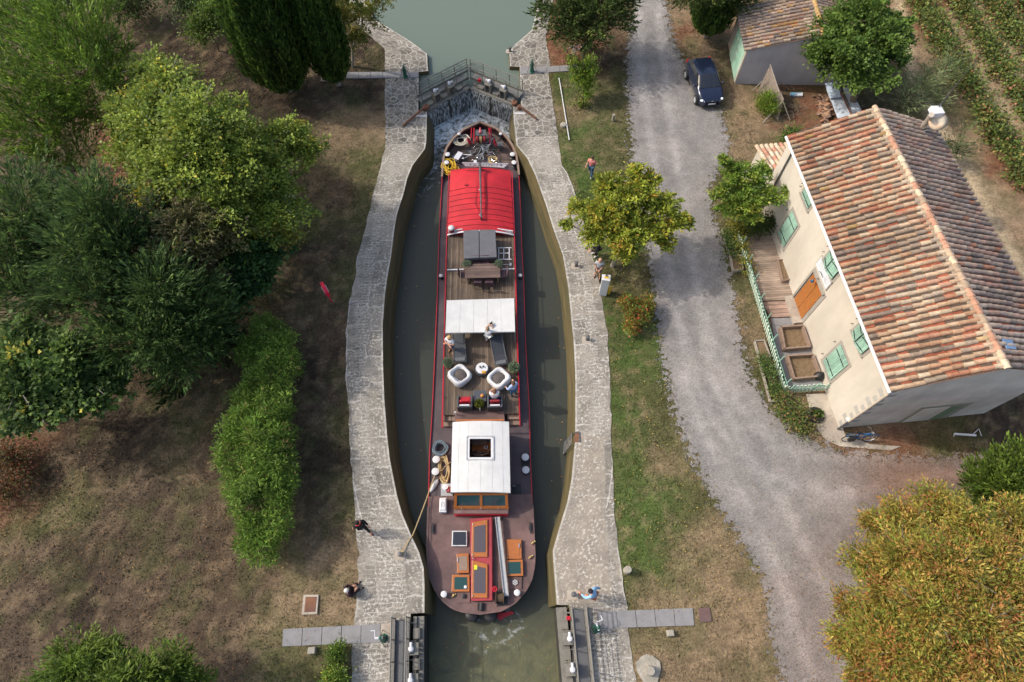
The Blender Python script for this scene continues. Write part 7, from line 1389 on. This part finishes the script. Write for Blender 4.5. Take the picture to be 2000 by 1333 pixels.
# ------------------------------------------------------------------ furniture on deck
lift(True)
def tub(px, py, rz, label):
    t = thing('tub_armchair', label, 'armchair', P(px, py, ZT), rz, 'white tub armchairs'); mb = MB(); n = 28; prof = [(.42, 0), (.56, .12), (.6, .3), (.56, .5), (.47, .56), (.40, .5), (.36, .36)]
    vs = []
    for r, z in prof:
        for k in range(n): a = 2*math.pi*k/n; q = r*(1-.09*math.cos(4*a)); hz = z*(1+.28*max(0, -math.sin(a))*(z > .25)); vs.append((math.cos(a)*q, math.sin(a)*q, hz))
    mb.add(vs, [(i*n+k, i*n+(k+1) % n, (i+1)*n+(k+1) % n, (i+1)*n+k) for i in range(len(prof)-1) for k in range(n)]+[tuple(range(n-1, -1, -1)), tuple((len(prof)-1)*n+k for k in range(n))]); mb.build('shell', M['white'], t, True)
    MB().lathe([(.33, .34), (.35, .38), (.33, .43), (.01, .45)], (0, .03, 0), 20).build('cushion', mat('brown_grey_cushion', (.10, .085, .08), .9, .2), t, True); return t
tub(899, 739, R_(-50), 'white tub armchair with dark cushion on the left side of the deck'); tub(975, 745, R_(40), 'white tub armchair with dark cushion next to the man in light blue')
st = thing('side_table', 'round blue-grey side table with white top between the two white tub armchairs', 'table', P(942, 726, ZT)); MB().lathe([(.3, 0), (.38, .15), (.38, .3), (.32, .42)], (0, 0, 0), 20).build('base', M['charcoal'], st, True); MB().lathe([(.31, .42), (.32, .45), (.01, .452)], (0, 0, 0), 20).build('tabletop', M['white'], st)
t = thing('tray', 'brown tray with snacks on the round white side table', 'tray', P(945, 728, ZT+.455)); MB().box(0, 0, .015, .22, .16, .03).build('tray_base', M['orangewood'], t); MB().box(-.05, 0, .04, .08, .1, .03).box(.05, .02, .04, .07, .08, .02).build('snacks', M['yellow'], t)
for (px, py, lb) in ((938, 718, 'dark cup on the left of the round side table'), (944, 717, 'dark coffee pot on the round side table')): t = thing('cup', lb, 'cup', P(px, py, ZT+.455)); MB().lathe([(.035, 0), (.05, .09), (.04, .1), (.01, .09)], (0, 0, 0), 10).build('cup_body', M['black'], t)
def lounger(px, py, rz, label, m, rec):
    t = thing('sun_lounger', label, 'lounger', P(px, py, ZT), rz, 'dark deck loungers')
    MB().add([(-.3, -.8, .3), (.3, -.8, .3), (.3, -.2, .28), (-.3, -.2, .28), (.3, .8, .62 if rec else .34), (-.3, .8, .62 if rec else .34)], [(0, 1, 2, 3), (3, 2, 4, 5)]).build('sling', m, t)
    mb = MB()
    for s in (-1, 1): mb.tube([(s*.33, -.85, .3), (s*.33, -.2, .29), (s*.33, .85, .64 if rec else .36)], .028, 6)
    mb.tube([(-.33, -.85, .3), (.33, -.85, .3)], .03, 6).build('frame', M['darksteel'], t)
    for s in (-1, 1):
        for y in (-.6, .5): MB().tube([(s*.33, y, .3), (s*.35, y-.1, 0)], .022, 5).build('leg', M['darksteel'], t)
    MB().box(0, -.72, .35, .56, .22, .06).build('headrest', mat('lounger_pad', (.11, .12, .13), .8, .1), t, bevel=.02); return t
lounger(898, 684, R_(2), 'dark grey lounger beside the blonde woman', M['charcoal'], False); lounger(974, 690, R_(8), 'dark lounger with curved tubular frame on the right half of the deck', mat('black_sling', (.03, .035, .045), .7, .1), True)
def rattan(px, py, label, cushion):
    t = thing('rattan_armchair', label, 'armchair', P(px, py, ZT), brz, 'black rattan armchairs'); MB().box(0, 0, .2, .72, .7, .32).build('seat', M['charcoal'], t, bevel=.02); MB().box(0, -.33, .45, .76, .1, .55).build('backrest', M['charcoal'], t, bevel=.02)
    for s in (-1, 1): MB().box(s*.35, 0, .32, .09, .72, .55).build('armrest', M['charcoal'], t, bevel=.02)
    MB().box(0, .02, .4, .58, .58, .1).build('cushion', cushion[0], t, bevel=.03)
    if cushion[1]: MB().box(0, -.2, .6, .5, .12, .36, M=Matrix.Rotation(R_(-12), 4, 'X')).build('back_cushion', cushion[1], t, bevel=.04)
    MB().box(0, -.27, .72, .5, .07, .06).build('white_trim', M['lightgrey'], t); return t
rattan(909.5, 792, 'black rattan armchair with bright red cushions left of the low table', (M['red'], M['red'])); rattan(967.5, 792, 'black rattan armchair holding the person in white, right of the low table', (cloth('blue_seat', (.02, .03, .1)), M['darkred']))
t = thing('coffee_table', 'low square black table between the two black armchairs', 'table', P(938, 780, ZT), brz); MB().box(0, 0, .42, .66, .62, .05).build('tabletop', mat('slate_top', (.07, .075, .09), .4, .15), t, bevel=.01)
for x in (-.28, .28):
    for y in (-.26, .26): MB().box(x, y, .2, .05, .05, .4).build('leg', M['lightgrey'] if x < 0 and y < 0 else M['black'], t)
t = thing('pumpkin', 'small orange pumpkin on the low black table', 'pumpkin', P(942, 774, ZT+.45)); MB().ball((0, 0, .07), .1, .1, .07, 14, 8).build('pumpkin_body', mat('orange_skin', (.6, .22, .05), .5, .15), t, True); MB().tube([(0, 0, .13), (.02, .03, .2)], .015, 5).build('stalk', M['beige'], t)
plant_ball(876, 716, ZT, .27, .3, 'round pale green potted plant by the left railing', (.16, .22, .14), 900); plant_ball(1004, 726, ZT, .3, .3, 'round pale green potted plant by the right railing behind the tub armchair', (.17, .23, .14), 1000, seed=3)
plant_ball(914, 530, ZT, .26, .5, 'pale green potted plant at the left end of the dining table', (.16, .22, .14), 800, seed=4); plant_ball(974, 530, ZT, .26, .5, 'pale green potted plant at the right end of the dining table', (.16, .22, .14), 800, seed=5); plant_ball(937, 795, ZT, .24, .35, 'yellow-green leafy potted plant between the two black armchairs', (.12, .14, .02), 800, pot='black', seed=6)
for (px, py, lb) in ((891, 811, 'white paper roll standing at the left steps'), (938, 803, 'white lamp on the edge of the hatch')): t = thing('deck_lamp', lb, 'lamp', P(px, py, ZT)); MB().lathe([(.05, 0), (.03, .05), (.03, .4), (.05, .42), (.01, .45)], (0, 0, 0), 10).build('lamp_body', M['white'], t)
bx = thing('tool_box', 'tilted grey metal box on the foredeck left of the name board', 'box', P(896, 312, -1.75), R_(-30)); MB().box(0, 0, .18, .34, .62, .3).build('box_body', M['grey'], bx, bevel=.02); MB().box(0, 0, .35, .36, .64, .05).build('lid', M['lightgrey'], bx, bevel=.01)
# ------------------------------------------------------------------ bicycles
def bicycle(label, loc, rot, fm, group=None, bags=False, wheelc=None):
    t = thing('bicycle', label, 'bicycle', loc, 0, group, rot); R0 = .34
    for x in (-.52, .52):
        w_ = MB().tube([(x+math.cos(k*math.pi/12)*R0, 0, R0+math.sin(k*math.pi/12)*R0) for k in range(24)], .022, 6, closed=True).build('wheel', M['rubber'], t)
        mb = MB().tube([(x+math.cos(k*math.pi/12)*(R0-.03), 0, R0+math.sin(k*math.pi/12)*(R0-.03)) for k in range(24)], .013, 4, closed=True)
        for k in range(9): a = k*math.pi/9; mb.tube([(x+math.cos(a)*(R0-.03), 0, R0+math.sin(a)*(R0-.03)), (x-math.cos(a)*(R0-.03), 0, R0-math.sin(a)*(R0-.03))], .0025, 3)
        mb.build('rim', M['chrome'], w_)
        MB().tube([(x+math.cos(a)*(R0+.035), 0, R0+math.sin(a)*(R0+.035)) for a in [i*.25+.3 for i in range(9)]], .02, 5).build('mudguard', fm, w_)
    bb, hd, st_, ra, fa = (-.08, 0, .3), (.34, 0, .82), (-.22, 0, .78), (-.52, 0, R0), (.52, 0, R0)
    mb = MB()
    for a, b_ in ((bb, hd), (bb, st_), (st_, hd), (bb, ra), (st_, ra), (hd, fa)): mb.tube([a, b_], .027, 6)
    mb.build('frame', fm, t); MB().tube([st_, (-.25, 0, .9)], .014, 5).tube([(-.36, 0, .92), (-.25, 0, .93), (-.12, 0, .93)], [.07, .06, .025], 8).build('saddle', M['black'], t)
    MB().tube([hd, (.3, 0, .98)], .016, 5).tube([(.2, -.29, 1.0), (.31, -.2, 1.0), (.31, .2, 1.0), (.2, .29, 1.0)], .014, 6).build('handlebar', M['chrome'], t)
    MB().tube([(-.08, -.1, .3), (-.08, .1, .3)], .02, 6).tube([(-.08, .08, .3), (-.2, .1, .2)], .01, 5).tube([(-.08, -.08, .3), (.05, -.1, .4)], .01, 5).lathe([(.09, -.01), (.09, .01)], (-.08, .03, .3), 12, M=Matrix.Rotation(R_(90), 4, 'X')).build('cranks', M['darksteel'], t)
    MB().box(-.52, 0, .74, .34, .12, .02).build('carrier', M['darksteel'], t)
    if bags: MB().box(-.5, .12, .52, .34, .12, .32).box(-.5, -.12, .52, .34, .12, .32).build('pannier', M['black'], t, bevel=.02); MB().ball((.42, 0, .86), .05).build('front_lamp', M['white'], t)
    return t
zb = -1.72; silver = mat('silver_frame', (.33, .35, .38), .3, .1, metal=.4); gb = 'bicycles heaped on the foredeck'
b0 = bicycle('silver bicycle leaning over at the right of the foredeck heap', P(956, 306, zb), (R_(74), 0, R_(-28)), silver, gb)
for (px, py, z_, rot, lb) in ((938, 283, zb+.1, (R_(66), 0, R_(80)), 'silver bicycle standing in the middle of the foredeck heap'), (924, 308, zb, (R_(60), R_(5), R_(100)), 'bicycle with its wheel towards the name board in the foredeck heap'), (900, 297, zb+.05, (R_(76), 0, R_(30)), 'bicycle at the left of the foredeck heap'), (962, 287, zb+.1, (R_(70), 0, R_(-60)), 'bicycle lying on top of the foredeck heap')): dup(b0, P(px, py, z_), 0, lb, rot)
lift(False)
for o in LIFTED: o.location.z += DZ
bluef = mat('blue_frame', (.03, .13, .3), .35, .1); bicycle('blue bicycle with black panniers leaning on the shaded gable', P(1673, 862), (R_(-8), 0, R_(-2)), bluef, None, True)
bicycle('bicycle leaning under the dark evergreen right of the upper canal', P(1130, 104), (R_(14), 0, R_(8)), silver)
# ------------------------------------------------------------------ car
ca, cb_ = P(1350, 134, .0), P(1392, 214, .0)
cdir = (P(1390, 206, .4)-P(1371, 118, 1.3)); chd = math.atan2(cdir.y, cdir.x)
cc_ = P(1390, 204, .45)-cdir.normalized()*1.95; car = thing('parked_car', 'dark blue hatchback parked on the gravel beside the shed', 'car', (cc_.x, cc_.y, .02), chd)
# cross-sections along x (rear -1.9 .. front 1.9): half width at sill, belt, roof; heights
SEC = [(-1.88, .55, .62, .35, .52, .60), (-1.80, .76, .78, .28, .92, .95), (-1.62, .80, .82, .24, .97, 1.18), (-1.35, .82, .84, .22, .97, 1.38), (-.9, .82, .84, .2, .96, 1.45), (-.2, .82, .84, .2, .94, 1.47), (.2, .82, .84, .2, .93, 1.43), (.5, .82, .84, .2, .92, 1.27), (.95, .82, .83, .2, .90, .985), (1.3, .81, .81, .22, .84, .90), (1.6, .78, .77, .24, .74, .80), (1.8, .70, .68, .26, .60, .66), (1.9, .5, .48, .3, .48, .52)]
def section(s):
    x, ws, wb, zs_, zb_, zr2 = s; cab = max(0, min(1, (zr2-zb_-.03)/.3)); wr_ = wb*(1-.22*cab)
    half = [(ws*.9, zs_), (ws, zs_+.12), (wb, (zs_+zb_)/2+.05), (wb*.985, zb_), (wb*(1-.06*cab)-.01, zb_+(zr2-zb_)*.35), (wr_, zb_+(zr2-zb_)*.86), (wr_*.8, zr2-.012), (wr_*.4, zr2)]
    return [(x, w1, z1) for w1, z1 in half]+[(x, -w1, z1) for w1, z1 in half[::-1]]
secs = [section(s) for s in SEC]; n = len(secs[0]); mbp, mbg = MB(), MB()
for i in range(len(secs)-1):
    for k in range(n-1):
        q = [secs[i][k], secs[i+1][k], secs[i+1][k+1], secs[i][k+1]]; x0_, x1_ = SEC[i][0], SEC[i+1][0]
        side = (k in (4, n-6)) and -1.62 <= x0_ and x1_ <= .95; wind = (5 <= k <= n-7) and .2 <= x0_ and x1_ <= .95; rear = (5 <= k <= n-7) and -1.8 <= x0_ and x1_ <= -1.35
        (mbg if (side or wind or rear) else mbp).add(q, [(0, 1, 2, 3)])
for s_, rev in ((secs[0], False), (secs[-1], True)): mbp.add(s_, [tuple(range(n)) if rev else tuple(range(n-1, -1, -1))])
mbp.add([(x, y_, .2) for x, y_ in ((-1.8, -.75), (1.7, -.7), (1.7, .7), (-1.8, .75))], [(3, 2, 1, 0)])
mbp.build('body', M['carpaint'], car, True); mbg.build('windows', M['darkglass'], car, True)
MB().box(.92, 0, .985, .1, 1.3, .03).build('wiper_cowl', M['black'], car)
for x, y_ in ((1.18, .8), (1.18, -.8), (-1.2, .8), (-1.2, -.8)):
    wl2 = MB().tube([(x, y_-.1, .3), (x, y_+.05, .3)], .3, 18).build('wheel', M['rubber'], car); MB().tube([(x, y_+(.05 if y_ > 0 else -.115), .3), (x, y_+(.06 if y_ > 0 else -.12), .3)], .19, 14).build('rim', M['grey'], wl2)
for s in (-1, 1):
    MB().add([(1.5, s*.74, .80), (1.83, s*.52, .66), (1.86, s*.56, .54), (1.66, s*.77, .60)], [(0, 1, 2, 3)]).ball((1.68, s*.66, .67), .16, .1, .07, 10, 6).build('headlight', M['lens'], car, False)
    MB().ball((-1.76, s*.74, .92), .1, .08, .17, 8, 6).build('tail_light', M['redlens'], car); MB().ball((.62, s*.95, .98), .1, .11, .07, 8, 6).build('wing_mirror', M['carpaint'], car, True)
MB().box(1.9, 0, .47, .03, .5, .1).build('number_plate', M['lightgrey'], car); MB().box(1.84, 0, .6, .06, .9, .05).build('grille', M['black'], car); MB().tube([(1.87, 0, .69), (1.85, .05, .65), (1.87, 0, .61), (1.85, -.05, .65)], .012, 4, closed=True).build('badge', M['chrome'], car)
MB().box(1.82, 0, .36, .2, 1.25, .09).build('bumper', M['black'], car, bevel=.03)
